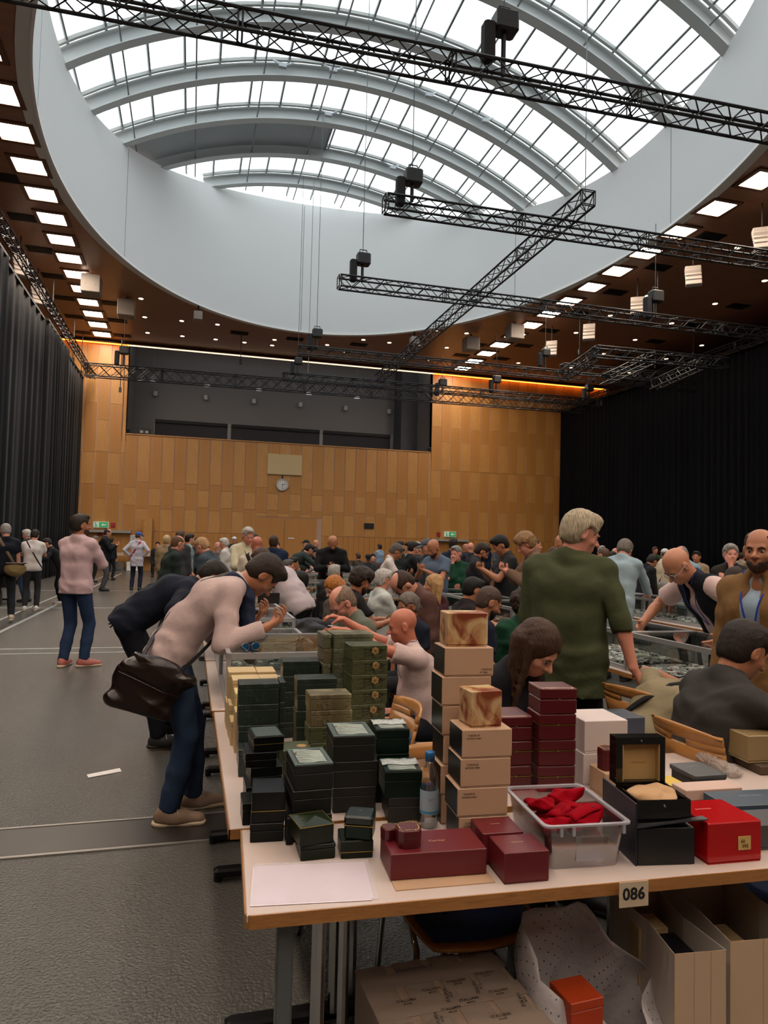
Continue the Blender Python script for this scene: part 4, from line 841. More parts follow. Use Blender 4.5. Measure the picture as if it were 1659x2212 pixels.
    def ring(c0, n_, w_, th, m_, nm, a0=0, a1=360, steps=32, tor=True):
        nonlocal allT; sv = allT; allT = allT2
        e1 = nrm(np.cross(n_, V3(.3, .2, 1) if abs(n_[2]) < .8 else V3(0, 1, 0))); e2 = np.cross(n_, e1); pts = []
        for k in range(steps + 1):
            t_ = math.radians(a0 + (a1 - a0) * k / steps); d_ = e1 * math.cos(t_) + e2 * math.sin(t_); r_ = .5
            for _ in range(14):
                g_ = dist(c0 + d_ * r_)
                if abs(g_) < .002: break
                r_ -= g_ * .8
                if r_ < .02: r_ = .02; break
            pts.append((c0 + d_ * (r_ + .004), d_))
        V = []; F = []
        for p, d_ in pts: V += [p - n_ * w_ / 2, p + n_ * w_ / 2, p + n_ * w_ / 2 + d_ * th, p - n_ * w_ / 2 + d_ * th]
        for k in range(steps):
            for j in range(4): F.append((4 * k + j, 4 * k + (j + 1) % 4, 4 * k + 4 + (j + 1) % 4, 4 * k + 4 + j))
        allT = sv; return MB().add([Vector(v) for v in V], F).obj(nm, m_, root, True), pts
    if strap:
        sc_, sg = strap[0], strap[1]; A_ = J['S%d' % (sg > 0)] * .55 + Nk * .45; Bp = Pv + V3(-sg * .17, 0, .02); ax_ = nrm(A_ - Bp); n_ = nrm(np.cross(ax_, ft)); ring(A_ * .45 + Bp * .55, n_, strap[2] if len(strap) > 2 else .035, .004, smat(sc_), 'strap')
    if lanyard:
        lm = smat(lanyard); sv = allT; allT = allT2; L1 = []; Pt = []
        for sg in (-1, 1):
            row = []
            for k in range(11):
                t_ = k / 10; ba_ = Nk + u3 * .015 + (J['W'] + J['u2'] * .04 - Nk) * t_ + rt * sg * (.07 * (1 - t_) + .008); d_ = nrm(ft * (1 if t_ > .15 else .3 + 4.6 * t_) + (u3 * .9 if t_ < .15 else u3 * .0)); r_ = .4
                for _ in range(14):
                    g_ = dist(ba_ + d_ * r_)
                    if abs(g_) < .002: break
                    r_ = max(r_ - g_ * .8, .01)
                row.append(ba_ + d_ * (r_ + .004))
            Pt.append(row)
        bk = [Nk + u3 * .04 + rt * q * .07 - ft * (.075 - .03 * abs(q)) for q in (-1, -.5, 0, .5, 1)]
        pts = Pt[0][::-1] + bk + Pt[1]; V = []; F = []
        for p in pts: V += [p - rt * .0045, p + rt * .0045, p + rt * .0045 + ft * .002, p - rt * .0045 + ft * .002]
        for k in range(len(pts) - 1):
            for j in range(4): F.append((4 * k + j, 4 * k + (j + 1) % 4, 4 * k + 4 + (j + 1) % 4, 4 * k + 4 + j))
        MB().add([Vector(v) for v in V], F).obj('lanyard', lm, root, True); allT = sv
    J['root'] = root; J['s'] = s
    def world(p): m_ = Matrix.Rotation(hd_, 3, 'Z'); return Vector(root.location) + m_ @ (Vector(p) * s)
    J['w'] = world; J['ring'] = ring; J['hl'] = hl
    return J
# ============================================================ TABLES, SHOWCASES, CHAIRS
M_top = mat('table_top_pale', '#c0b1a9', .35, var=.05, vscale=3); M_edge = wood('table_edge_beech', '#8a5c30', '#a5733e', (3, 3, 30), .4); M_chrome = mat('chrome', '#c4c6c8', .16, 1); M_blkm = mat('black_steel', '#141416', .35, .3)
def table(name, label, x, y, L_, D_, rz=0, z=.74, group='conference tables', foot=True, cat='table'):
    t = thing(name, label, cat, (x, y, 0), rz, group)
    MB().bbox(.004, L_ - .004, .004, D_ - .004, z - .02, z, .0015).obj('table_top', M_top, t)
    e = MB(); e.box(0, L_, 0, .004, z - .03, z - .001).box(0, L_, D_ - .004, D_, z - .03, z - .001).box(0, .004, 0, D_, z - .03, z - .001).box(L_ - .004, L_, 0, D_, z - .03, z - .001).box(.004, L_ - .004, .004, D_ - .004, z - .03, z - .0201); e.obj('edge_band', M_edge, t)
    along = L_ >= D_
    for k in (0, 1):
        f = MB(); g = MB(); h = MB()
        if along:
            xx = .22 if not k else L_ - .22; f.bbox(xx - .03, xx + .03, .02, D_ - .02, .02, .06, .01); g.tube((xx - .02, D_ * .5 - .03, .05), (xx - .02, D_ * .5 - .03, z - .03), .018, 8).tube((xx + .02, D_ * .5 + .04, .05), (xx + .02, D_ * .5 + .04, z - .03), .018, 8); h.box(xx - .035, xx + .035, .05, D_ - .05, z - .07, z - .03)
        else:
            yy = .2 if not k else D_ - .2; f.bbox(.02 - .0, L_ - .02, yy - .03, yy + .03, .02, .06, .01); g.tube((L_ * .5 - .03, yy - .02, .05), (L_ * .5 - .03, yy - .02, z - .03), .018, 8).tube((L_ * .5 + .04, yy + .02, .05), (L_ * .5 + .04, yy + .02, z - .03), .018, 8); h.box(.05, L_ - .05, yy - .035, yy + .035, z - .07, z - .03)
        f.obj('foot', M_blkm, t); g.obj('leg', M_chrome, t); h.obj('cross_rail', M_blkm, t)
        for sx in (0, 1):
            q = MB()
            if along: q.tube((xx, .04 + sx * (D_ - .08), 0), (xx, .04 + sx * (D_ - .08), .02), .02, 8)
            else: q.tube((.04 + sx * (L_ - .08), yy, 0), (.04 + sx * (L_ - .08), yy, .02), .02, 8)
            q.obj('glide', M_blkm, t)
    return t
T1R = math.radians(-2.7)
t1 = thing('trade_table', 'nearest long table with a beech edge and the 086 tag', 'table', (.15, 1.665, 0), T1R, 'conference tables')
MB().bbox(.004, 1.956, .004, .492, .722, .74, .002).obj('table_top', M_top, t1)
e = MB(); e.prism([(.012, 0), (1.96, 0), (1.96, .004), (.012, .004)], .708, .739).box(0, .004, .012, .496, .708, .739).prism([(0, .012), (.012, 0), (.016, .004), (.004, .016)], .708, .739).box(1.956, 1.96, 0, .496, .708, .739).box(.004, 1.956, .492, .496, .708, .739).box(.006, 1.954, .006, .49, .708, .7215); e.obj('edge_band', M_edge, t1)
def _leg(xs, y, w, m, nm='leg'): MB().bbox(xs - w, xs + w, y - w, y + w, .05, .705, .006).obj(nm, m, t1)
M_greym = mat('grey_painted_leg', '#5f6466', .4, .3)
for x in (.10, 1.72): MB().bbox(x - .02, x + .02, .05, .09, .0, .706, .005).obj('leg', M_greym, t1)
for x in (.205, 1.66): MB().tube((x, .22, .05), (x, .22, .705), .019, 10).obj('leg', M_chrome, t1); MB().tube((x + .09, .34, .05), (x + .09, .34, .705), .016, 10).obj('leg', M_chrome, t1); MB().box(x - .04, x + .1, .1, .4, .66, .707).obj('bracket', M_blkm, t1); MB().bbox(x - .12, x + .35, .19, .25, .02, .06, .01).obj('foot', M_blkm, t1)
for x in (.62, 1.18):
    m = MB(); m.tube((x, .42, .02), (x, .42, .705), .012, 8); m.obj('leg', M_chrome, t1); m = MB(); m.path([(x - .05, .42, .66), (x - .04, .42, .62), (x, .42, .6), (x, .42, .62)], .005, 6); m.path([(x - .03, .42, .62), (x + .02, .42, .42), (x + .05, .42, .42), (x + .06, .42, .2)], .005, 6).obj('folding_brace', M_chrome, t1)
tg = thing('table_number', 'cream card printed 086 hanging from the table edge', 'tag', (1.09, 1.603, .0), T1R); MB().box(0, .083, -.0025, .0, .685, .748).obj('card', mat('card_cream', '#b9a78e', .8), tg); text('086', .043, M_blk, tg, FR(.041, -.0028, .7165), 'number', .0003, bold=.0012)
table('trade_table', 'second table along the left edge, under the dark green and camouflage boxes', .14, 2.165, .80, 1.48)
table('trade_table', 'third table on the left, carrying the nearest glass showcase', .13, 3.67, .80, 1.5)
for i in range(2): table('trade_table', ['fourth table of the left row', 'fifth table of the left row', 'sixth table of the left row', 'seventh table of the left row, before the crowd'][i], .13, 5.2 + 1.53 * i, .80, 1.5)
table('trade_table', 'table behind the near one, under the red and cream box stacks', .96, 2.17, 1.44, .47, T1R)
# showcases
M_alu = mat('showcase_aluminium', '#b4b6b8', .35, .6); M_gl = glassy('showcase_glass', (.96, .98, .97, 1), .2); M_base = mat('showcase_base', '#b7a690', .6); M_goods = mat('goods_silver', '#b0b2b2', .4, .3, var=.5, vscale=60); M_tags = mat('goods_white_tags', '#eceae4', .7); M_gd = mat('goods_dark', '#1d1d20', .5); M_tray = mat('showcase_tray', '#5c5f5e', .8)
vit_cache = {}
def showcase(label, x, y, w, d, h=.27, z=.74, rz=0, goods=90, base=M_base, group='glass showcases'):
    t = thing('showcase', label, 'showcase', (x, y, z), rz, group); r = .012
    k = (w, d, h)
    if k not in vit_cache:
        c = {}
        f = MB()
        for xx in (r, w - r):
            for yy in (r, d - r): f.box(xx - r, xx + r, yy - r, yy + r, 0, h)
        c['post'] = MB().box(-r, r, -r, r, 0, h).mesh('post', M_alu)
        c['rx'] = MB().box(0, w, -r, r, -r, r * 1.6).mesh('rail', M_alu); c['ry'] = MB().box(-r, r, 0, d, -r, r * 1.6).mesh('rail', M_alu)
        c['gx'] = MB().box(2 * r, w - 2 * r, -.002, .002, .03, h - r).mesh('glass', M_gl); c['gy'] = MB().box(-.002, .002, 2 * r, d - 2 * r, .03, h - r).mesh('glass', M_gl); c['gt'] = MB().box(2 * r, w - 2 * r, 2 * r, d - 2 * r, -.003, .003).mesh('glass_top', M_gl)
        c['b'] = MB().box(r, w - r, r, d - r, .002, .03).mesh('base', base)
        vit_cache[k] = c
    c = vit_cache[k]
    for xx in (r, w - r):
        for yy in (r, d - r): link(c['post'], 'post', t, (xx, yy, 0))
    for yy in (r, d - r):
        link(c['rx'], 'rail', t, (0, yy, h - r)); link(c['rx'], 'rail', t, (0, yy, r)); link(c['gx'], 'glass_pane', t, (0, yy, 0))
    for xx in (r, w - r): link(c['ry'], 'rail', t, (xx, 0, h - r)); link(c['ry'], 'rail', t, (xx, 0, r)); link(c['gy'], 'glass_pane', t, (xx, 0, 0))
    link(c['gt'], 'glass_top', t, (0, 0, h)); link(c['b'], 'base', t)
    MB().box(.03, w - .03, .03, d - .03, .0305, .034).obj('lining', M_tray, t)
    for nm, m, n_ in (('watches_and_straps', M_goods, goods), ('price_tags', M_tags, goods // 2), ('dark_goods', M_gd, goods // 3)):
        g = MB()
        for _ in range(n_):
            px, py = random.uniform(.05, w - .05), random.uniform(.05, d - .05); a = random.uniform(0, 3); L_ = random.uniform(.012, .03)
            g.box(-L_, L_, -.009, .009, .0345, .0345 + random.uniform(.004, .018), Matrix.Translation((px, py, 0)) @ Matrix.Rotation(a, 4, 'Z'))
        tag(g.obj(nm, m, t), kind='stuff')
    return t
showcase('nearest glass showcase on the left tables, sunglasses lying on its top', .2, 3.72, .66, .78, .27, goods=60)
for i in range(4): showcase('glass showcase in the left row, %s behind the bending man' % ordn(i), .2, 4.56 + .84 * i, .6, .78, .27 if i % 3 else .2, goods=30)
RY = [3.47 + .93 * i for i in range(6)]
for i in range(2): table('trade_table', ['near table under the long right showcases', 'farther table under the long right showcases'][i], 2.98, 3.45 + 2.85 * i, .67, 2.82)
for i, y in enumerate(RY): showcase('long aluminium showcase of watches on the right, %s from the camera' % ordn(i), 3.03, y, .6, .92, .27, goods=330 if i < 3 else 80)
table('trade_table', 'pale table below the showcases behind the light blue shirt man', 5.5, 5.6, .75, 4.8)
for i in range(5): showcase('glass showcase behind the light blue shirt man, %s from the camera' % ordn(i), 5.62, 5.7 + .95 * i, .55, .93, .25, goods=40)
table('trade_table', 'far right table before the black curtain', 8.3, 7.2, .75, 5.5)
for i in range(5): showcase('far right showcase before the black curtain, %s from the camera' % ordn(i), 8.4, 7.4 + 1.0 * i, .55, .95, .25, goods=25)
table('trade_table', 'cross table before the man in the black sweater', 1.25, 10.75, 2.2, .7)
for i in range(2): showcase(['left glass showcase before the man in the black sweater', 'right glass showcase before the man in the black sweater'][i], 1.3 + 1.05 * i, 10.8, 1.0, .55, .25, goods=40)
table('trade_table', 'cross table farther back behind the black sweater man', 1.3, 13.3, 3.2, .7)
for i in range(3): showcase('glass showcase on the farther cross table, %s from the left' % ordn(i), 1.35 + 1.05 * i, 13.35, 1.0, .55, .25, goods=25)
table('trade_table', 'white table far back with clear plastic bins', 3.2, 16.6, 3.2, .8); table('trade_table', 'last white table before the double door', 3.4, 20.5, 3.6, .8)
M_clear = glassy('clear_plastic_far', (.8, .85, .85, 1), .5, .15)
for i, (x, y, w, h) in enumerate([(4.1, 16.75, .5, .3), (4.75, 16.75, .35, .35), (5.4, 16.8, .3, .22), (3.5, 16.8, .4, .2), (4.3, 20.6, .5, .35), (5.6, 20.6, .4, .3)]):
    t = thing('storage_bin', 'clear plastic bin on the far white tables, %s' % ['near the middle', 'tall one right of the middle', 'small one at the right', 'low one at the left', 'on the last table left', 'on the last table right'][i], 'bin', (x, y, .74)); MB().box(0, w, 0, .35, 0, .01).box(0, .01, 0, .35, .01, h).box(w - .01, w, 0, .35, .01, h).box(.01, w - .01, 0, .01, .01, h).box(.01, w - .01, .34, .35, .01, h).obj('tub', M_clear, t); MB().box(.05, w - .05, .05, .3, .012, h * .5).obj('contents', M_tags, t)
t = table('trade_table', 'small table against the wood wall behind the blue cap man', -4.2, 36.4, 3.0, .7)
for i in range(6): tag(MB().bbox(0, .32, 0, .22, 0, .1 + .04 * (i % 3), .01).obj('small_box', [M_tags, M_base, M_frame][i % 3], None, False, (-3.9 + .42 * i, 36.6, .74)), 'small pale box on the wall table, %s from the left' % ordn(i), 'box', 'small boxes on the wall table')
for i, (x, w) in enumerate([(-3.9, .8), (-3.0, .3), (-2.6, .3)]):
    tag(MB().box(x, x + w, 36.35, 36.37, 0, .45).box(x, x + .02, 36.35, 36.9, 0, .45).box(x + w - .02, x + w, 36.35, 36.9, 0, .45).box(x, x + w, 36.88, 36.9, 0, .45).box(x, x + w, 36.35, 36.9, 0, .02).obj('storage_bin', M_clear if i == 0 else M_tags), ['large clear bin under the wall table', 'white box under the wall table, left of two', 'white box under the wall table, right of two'][i], 'bin')
t = table('trade_table', 'dark cluttered table by the left curtain', -4.9, 12.6, .8, 3.0); t2 = table('trade_table', 'farther table by the left curtain', -4.9, 16.2, .8, 3.0)
for i in range(8): tag(MB().bbox(0, .2 + .1 * (i % 2), 0, .3, 0, .12 + .06 * (i % 3), .01).obj('goods_crate', [M_gd, M_red, M_base, M_blkm][i % 4], None, False, (-4.85 + .1 * (i % 3), 12.7 + .78 * i, .74)), '%s goods crate on the tables by the left curtain' % ordn(i), 'crate', 'crates by the left curtain')
for i in range(4): tag(MB().bbox(0, .5, 0, .4, 0, .35, .02).obj('floor_case', [M_gd, M_blkm, mat('case_burgundy', '#4a1a22', .6), M_gd][i], None, False, (-4.7 + .12 * (i % 2), 12.8 + 1.5 * i, 0)), '%s dark case on the floor by the left curtain' % ordn(i), 'case')
# chairs
M_seat = wood('chair_beech', '#9a6a36', '#b07c42', (2, 2, 12), .35); M_pad = mat('chair_pad_blue', '#1c3c70', .9, bump=.2, bscale=200, sheen=.2)
def shellpatch(m, fn, nu, nv, th):
    V = []; F = []
    P_ = [[Vector(fn(i / nu, j / nv)) for i in range(nu + 1)] for j in range(nv + 1)]
    for s_ in (0, 1):
        for j in range(nv + 1):
            for i in range(nu + 1):
                a = P_[j][min(i + 1, nu)] - P_[j][max(i - 1, 0)]; b = P_[min(j + 1, nv)][i] - P_[max(j - 1, 0)][i]; n = a.cross(b).normalized(); V.append(P_[j][i] + n * th * (s_ - .5))
    K = (nu + 1) * (nv + 1); W_ = nu + 1
    for j in range(nv):
        for i in range(nu): a = j * W_ + i; F.append((K + a, K + a + 1, K + a + W_ + 1, K + a + W_)); F.append((a, a + W_, a + W_ + 1, a + 1))
    for i in range(nu): F.append((i, i + 1, K + i + 1, K + i)); a = nv * W_ + i; F.append((a + 1, a, K + a, K + a + 1))
    for j in range(nv): a = j * W_; F.append((a + W_, a, K + a, K + a + W_)); a = j * W_ + nu; F.append((a, a + W_, K + a + W_, K + a))
    return m.add(V, F)
def rr(u, w0, w1, p=5): # rounded half width
    return 0
def chair(label, x, y, heading, group='beech chairs with blue pads'):
    t = thing('conference_chair', label, 'chair', (x, y, 0), math.radians(heading) - math.pi / 2, group)
    def seat(u, v): s_ = (1 - abs(2 * v - 1) ** 5 * .12) * (.21 - .015 * v); X = (2 * u - 1) * s_; return (X, -.2 + .41 * v, .445 + .02 * (2 * u - 1) ** 2 - .03 * max(0, v - .85) * 6 * .3 + .02 * max(0, .15 - v) * 4)
    m = MB(); shellpatch(m, seat, 10, 10, .012); m.obj('seat', M_seat, t, True)
    def pad(u, v): p_ = seat(.06 + .88 * u, .06 + .88 * v); e_ = min(1, 8 * min(u, 1 - u, v, 1 - v)); return (p_[0], p_[1], p_[2] + .012 + .012 * e_)
    m = MB(); shellpatch(m, pad, 10, 10, .014); m.obj('seat_pad', M_pad, t, True)
    def back(u, v):
        a = (2 * u - 1); w_ = .19 + .02 * v; cr = (1 - .10 * abs(a) ** 6 * (1 if v > .9 else 0)); z = .52 + (.36 * v) * (1 - .07 * a * a * (v > .99)); return (a * w_, -.235 - .09 * v + .05 * a * a, z)
    # backrest with a grip slot: strips round the hole
    def strip(u0, u1, v0, v1, n1, n2): m = MB(); shellpatch(m, lambda u, v: back(u0 + (u1 - u0) * u, v0 + (v1 - v0) * v), n1, n2, .012); return m
    b = MB(); shellpatch(b, lambda u, v: back(u, v * .77), 10, 5, .012); shellpatch(b, lambda u, v: back(u * .38, .77 + v * .08), 4, 2, .012); shellpatch(b, lambda u, v: back(.62 + u * .38, .77 + v * .08), 4, 2, .012); shellpatch(b, lambda u, v: back(u, .85 + v * .15), 10, 3, .012); b.obj('backrest', M_seat, t, True)
    m = MB(); shellpatch(m, lambda u, v: tuple(Vector(back(.12 + .76 * u, .06 + v * .58)) + Vector((0, .014, 0))), 8, 6, .016); m.obj('back_pad', M_pad, t, True)
    for sg in (-1, 1):
        m = MB(); m.path([(sg * .2, -.24, .0), (sg * .2, -.22, .2), (sg * .19, -.2, .42), (sg * .17, -.21, .5), (sg * .16, -.262, .62), (sg * .155, -.285, .7)], .011, 8); m.obj('leg', M_chrome, t, True)
        m = MB(); m.path([(sg * .22, .22, 0), (sg * .22, .2, .2), (sg * .215, .18, .36), (sg * .2, .14, .42), (sg * .17, 0, .43), (sg * .17, -.2, .43)], .011, 8); m.obj('leg', M_chrome, t, True)
    MB().tube((-.17, 0, .425), (.17, 0, .425), .01, 6).obj('cross_bar', M_chrome, t)
    return t
chA = chair('blue padded beech chair pushed under the nearest table', .87, 2.13, -88)
CH = [('beech chair back with blue pad beside the bald man in the white shirt', 1.32, 4.05, 185), ('beech chair back with a grip slot before the dark grey shirt man', 2.05, 2.62, 5), ('low beech chair with rounded back before the slotted chair', 1.98, 2.48, 0), ('beech chair behind the olive shirt man near his hand', 2.2, 3.25, 10)]
def dupchair(label, x, y, h): return dup(chA, label, (x, y, 0), math.radians(h) - math.pi / 2)
dupchair('beech chair back beside the bald man in the white tee shirt', .715, 3.12, 178); dupchair('beech chair with a grip slot behind the dark grey shirt man', 2.32, 2.56, 2); dupchair('beech chair by the hand of the olive shirt man', 2.55, 3.32, 14); dupchair('beech chair at the lower right frame edge, mostly cut off', 1.97, 1.9, 95)
# ============================================================ BOXES ON THE TABLES
R2 = math.radians
def camo(name, c1, c2, c3, sc=9, vein=None, rough=.35):
    m = mat(name, c1, rough); nt = m.node_tree; N = nt.nodes; L = nt.links; p = N['Principled BSDF']; tc = N.new('ShaderNodeTexCoord')
    n = N.new('ShaderNodeTexNoise'); n.inputs['Scale'].default_value = sc; n.inputs['Detail'].default_value = 6; n.inputs['Distortion'].default_value = 1.2; L.new(tc.outputs['Object'], n.inputs[0])
    r = N.new('ShaderNodeValToRGB'); r.color_ramp.elements[0].position = .3 if vein != 'none' else .4; r.color_ramp.elements[1].position = .72 if vein != 'none' else .62; r.color_ramp.elements[0].color = lin(c1); r.color_ramp.elements[1].color = lin(c3); q = r.color_ramp.elements.new(.5); q.color = lin(c2); L.new(n.outputs['Fac'], r.inputs[0])
    n2 = N.new('ShaderNodeTexNoise'); n2.inputs['Scale'].default_value = sc * .55; n2.inputs['Detail'].default_value = 8; n2.inputs['Distortion'].default_value = 2; L.new(tc.outputs['Object'], n2.inputs[0])
    a = N.new('ShaderNodeMath'); a.operation = 'SUBTRACT'; a.inputs[1].default_value = .5; L.new(n2.outputs['Fac'], a.inputs[0]); b = N.new('ShaderNodeMath'); b.operation = 'ABSOLUTE'; L.new(a.outputs[0], b.inputs[0]); c = N.new('ShaderNodeMath'); c.operation = 'LESS_THAN'; c.inputs[1].default_value = .0045 if vein != 'none' else -1; L.new(b.outputs[0], c.inputs[0])
    mx = N.new('ShaderNodeMix'); mx.data_type = 'RGBA'; L.new(c.outputs[0], mx.inputs[0]); L.new(r.outputs[0], mx.inputs[6]); mx.inputs[7].default_value = lin(vein if vein and vein != 'none' else '#0c0f0c'); L.new(mx.outputs[2], p.inputs['Base Color']); return m
M_cd = camo('camo_dark_green', '#141c18', '#222e28', '#3f4d46', 8); M_co = camo('camo_olive', '#383e26', '#454b30', '#5c5f42', 5, '#1a1a10'); M_cb = camo('camo_brown', '#453e2a', '#655c40', '#8c8360', 10, '#2a2418'); M_cg = camo('camo_grey_olive', '#3f4132', '#5c5e48', '#888a70', 9, '#2a2a20')
M_onyx = camo('onyx_marble_paper', '#7c3a20', '#b58d62', '#c9b68c', 11, 'none'); M_cream = mat('cream_board', '#b8a074', .6); M_creamy = mat('cream_board_yellow', '#c2b07a', .6); M_bei = mat('beige_board', '#b39276', .6)
M_gnb = mat('black_green_leather', '#080b09', .33, spec=.22, bump=.12, bscale=300); M_gn = mat('dark_green_leather', '#061a11', .33, spec=.22, bump=.12, bscale=300); M_gno = mat('olive_green_leather', '#12190e', .3, spec=.22, bump=.12, bscale=300); M_gnt = mat('green_black_board', '#0a0d0a', .5)
M_gold = mat('gold_line', '#a08a4a', .3, .8); M_rd = mat('burgundy_leather', '#4c0a12', .36, bump=.1, bscale=300); M_rd2 = mat('burgundy_board', '#5e141c', .42, bump=.06, bscale=200); M_rds = mat('bright_red_gloss', '#a5080e', .12); M_nv = mat('navy_board', '#0b0e16', .45); M_nv2 = mat('navy_blue_flat', '#26323f', .4, bump=.1, bscale=200); M_bk = mat('black_board', '#090a0c', .45); M_whb = mat('white_board_box', '#c9bcb8', .5); M_goldb = mat('gold_brown_board', '#8f7a55', .38, .15); M_stripe = mat('lid_wave_pale', '#b4bfb8', .3); M_stripd = mat('lid_wave_dark', '#10180f', .5); M_gframe = mat('lid_frame_grey_green', '#46554e', .4)
LEV = ['topmost', 'second from top', 'third from top', 'fourth from top', 'fifth from top', 'sixth from top', 'seventh from top']
def gbox(label, x, y, z, w, d, h, rz=0, m=M_cream, lid=.3, lidm=None, line=None, cat='box', group=None, name='watch_box', face=None, ov=.0008, bev=.002):
    """box with a separate lid; origin at its front left bottom corner"""
    t = thing(name, label, cat, (x, y, z), R2(rz), group); hl_ = h * lid; lm = lidm or m; mats = [m] + ([face] if face else [])
    b = MB(); b.bbox(0, w, 0, d, 0, h - hl_ - .0004, bev); o = b.obj('body', mats, t)
    l = MB(); l.bbox(-ov, w + ov, -ov, d + ov, h - hl_, h, bev); o2 = l.obj('lid', [lm] + ([face] if face else []), t)
    if face:
        for oo in (o, o2):
            for p in oo.data.polygons:
                if p.normal.x < -.8: p.material_index = 1
    if line: MB().box(-ov - .0006, w + ov + .0006, -ov - .0006, d + ov + .0006, h - hl_ - .001, h - hl_ + .0006).obj('gold_line', line, t)
    return t
def wavelid(t, w, d, h, film=False, m=M_stripe):
    fm = MB(); b = .1; x0, x1, y0, y1 = w * b, w * (1 - b), d * b, d * (1 - b); MB().box(x0, x1, y0, y1, h, h + .0008).obj('lid_panel', M_stripd, t)
    f2 = MB(); f2.box(0, w, 0, y0, h, h + .0015).box(0, w, y1, d, h, h + .0015).box(0, x0, y0, y1, h, h + .0015).box(x1, w, y0, y1, h, h + .0015).obj('lid_frame', M_gframe if not film else M_gn, t)
    n = 9
    for k in range(n):
        s_ = MB(); P1 = []; P2 = []
        for i in range(9):
            u = i / 8; xx = x0 + (x1 - x0) * (.04 + .92 * u); c_ = y1 - (y1 - y0) * ((k + .5) / n + .28 * (u - .5) * (1 - k / n)) + .004 * math.sin(7 * u + k * .3); th = (y1 - y0) / n * .24
            P1.append((xx, min(max(c_ - th, y0 + .001), y1), h + .003)); P2.append((xx, min(max(c_ + th, y0), y1 - .001), h + .003))
        V = P1 + P2; V += [(a, b_, h + .0009) for a, b_, _ in V]; F = []
        for i in range(8): F += [(i, i + 1, 10 + i, 9 + i), (18 + i, 18 + i + 1, i + 1, i), (9 + i, 10 + i, 28 + i, 27 + i)]
        s_.add(V, F).obj('wave_ridge', m, t)
    MB().lathe([(.004, h + .003), (.003, h + .006)], 6, (w * .16, d * .62, 0)).obj('crown_emblem', M_gold, t)
    if film:
        V = []; F = []; n2 = 14
        for j in range(4):
            for i in range(n2 + 1): u = i / n2; V.append((-.002 + (w + .004) * u, d * (.38 + .14 * j + .03 * math.sin(u * 7 + j)), h + .004 + .004 * random.random()))
        for j in range(3):
            for i in range(n2): a = j * (n2 + 1) + i; F.append((a, a + 1, a + n2 + 2, a + n2 + 1))
        o = MB().add(V, F).obj('plastic_film', mat('crinkled_film', '#dfe8e6', .12, alpha=.55, bump=.6, bscale=90), t, True); o.modifiers.new('t', 'SOLIDIFY').thickness = .0006
# --- left dark cluster
gbox('black box with a gold seam at the front left of the table', .196, 2.06, .7935, .093, .12, .088, -5, M_gnb, .62, None, M_gold, name='watch_box'); gbox('black box at the bottom left, under the gold-seamed box', .193, 2.058, .74, .094, .12, .053, -5, M_gnb, .4)
wl = MB(); t = gbox('slim green box standing at the far left table edge', .181, 2.186, .74, .05, .10, .066, 0, M_gnb, .3)
B_ = [(.22, .92, .097, .048, 4), (.195, .872, .099, .047, 0), (.214, .812, .10, .0595, 3), (.20, .74, .10, .0715, 0)]
for i, (x, z, w, h, r_) in enumerate(B_):
    t = gbox('%s of the four black boxes behind the gold-seamed one' % LEV[i], x, 2.31, z, w, .125, h, r_, M_gnb, .5, None, M_gold if i == 0 else None, group='black boxes at the left')
    if i in (0,): MB().bbox(.006, w - .006, .006, .119, h, h + .002, .001).obj('leather_inlay', mat('green_grey_leather', '#3a4843', .3, bump=.3, bscale=120), t); MB().box(.062, .07, .085, .089, h + .002, h + .003).obj('gold_emblem', M_gold, t)
t = gbox('narrow black box between the gold-seamed box and the wave-lid stack', .2905, 2.02, .74, .02, .055, .076, -3, M_gnb, .3)
for i, (x, z, h) in enumerate([(.313, .884, .072), (.310, .813, .0705), (.312, .74, .0725)]):
    t = gbox('%s dark green box of the front wave-lid stack' % LEV[i], x, 2.037, z, .113, .165, h, 1, M_gnt, .35, group='front wave-lid stack')
    if i == 0: wavelid(t, .113, .165, h)
# pyramid lid pair
t = gbox('lower olive green box under the gold-edged pyramid lid', .316, 1.912, .74, .095, .1, .041, 0, M_gno, .3)
t = thing('watch_box', 'olive green box with a gold-edged pyramid lid, turned askew', 'box', (.312, 1.903, .7815), R2(9)); MB().bbox(0, .096, 0, .098, 0, .050, .002).obj('body', M_gno, t)
MB().add([(-.001, -.001, .0505), (.097, -.001, .0505), (.097, .099, .0505), (-.001, .099, .0505), (.052, .034, .066)], [(0, 1, 4), (1, 2, 4), (2, 3, 4), (3, 0, 4), (3, 2, 1, 0)]).obj('lid', mat('olive_sheen', '#1a2612', .22), t)
MB().box(-.002, .098, -.002, .100, .0495, .051).obj('gold_edge', M_gold, t); MB().box(-.004, .004, -.001, .001, 0, .0006, Matrix.Translation((.018, .04, .0575)) @ Matrix.Rotation(.9, 4, 'Z')).obj('gold_emblem', M_gold, t)
gbox('lower olive green box with a thin gold seam, right of the pyramid lid', .425, 1.902, .74, .088, .09, .048, -6, M_gno, .62, None, M_gold)
t = gbox('green leather box with a rounded lid turned askew on the gold-seamed one', .434, 1.912, .7885, .078, .074, .064, -22, M_gn, .4, mat('green_lid', '#0c1912', .3, bump=.1, bscale=300), M_gold, bev=.005)
MB().box(.034, .042, .045, .048, .064, .0645).obj('gold_emblem', M_gold, t)
for i, (x, z, w, h, dy) in enumerate([(.464, .901, .134, .08, 0), (.468, .820, .142, .0805, 0), (.466, .74, .140, .0795, 0)]):
    t = gbox('%s black-green box of the tall wave-lid stack in the middle' % LEV[i], x, 2.224 + dy, z, w, .172, h, -3, M_gnt, .35, group='middle wave-lid stack')
    if i == 0: wavelid(t, w, .172, h)
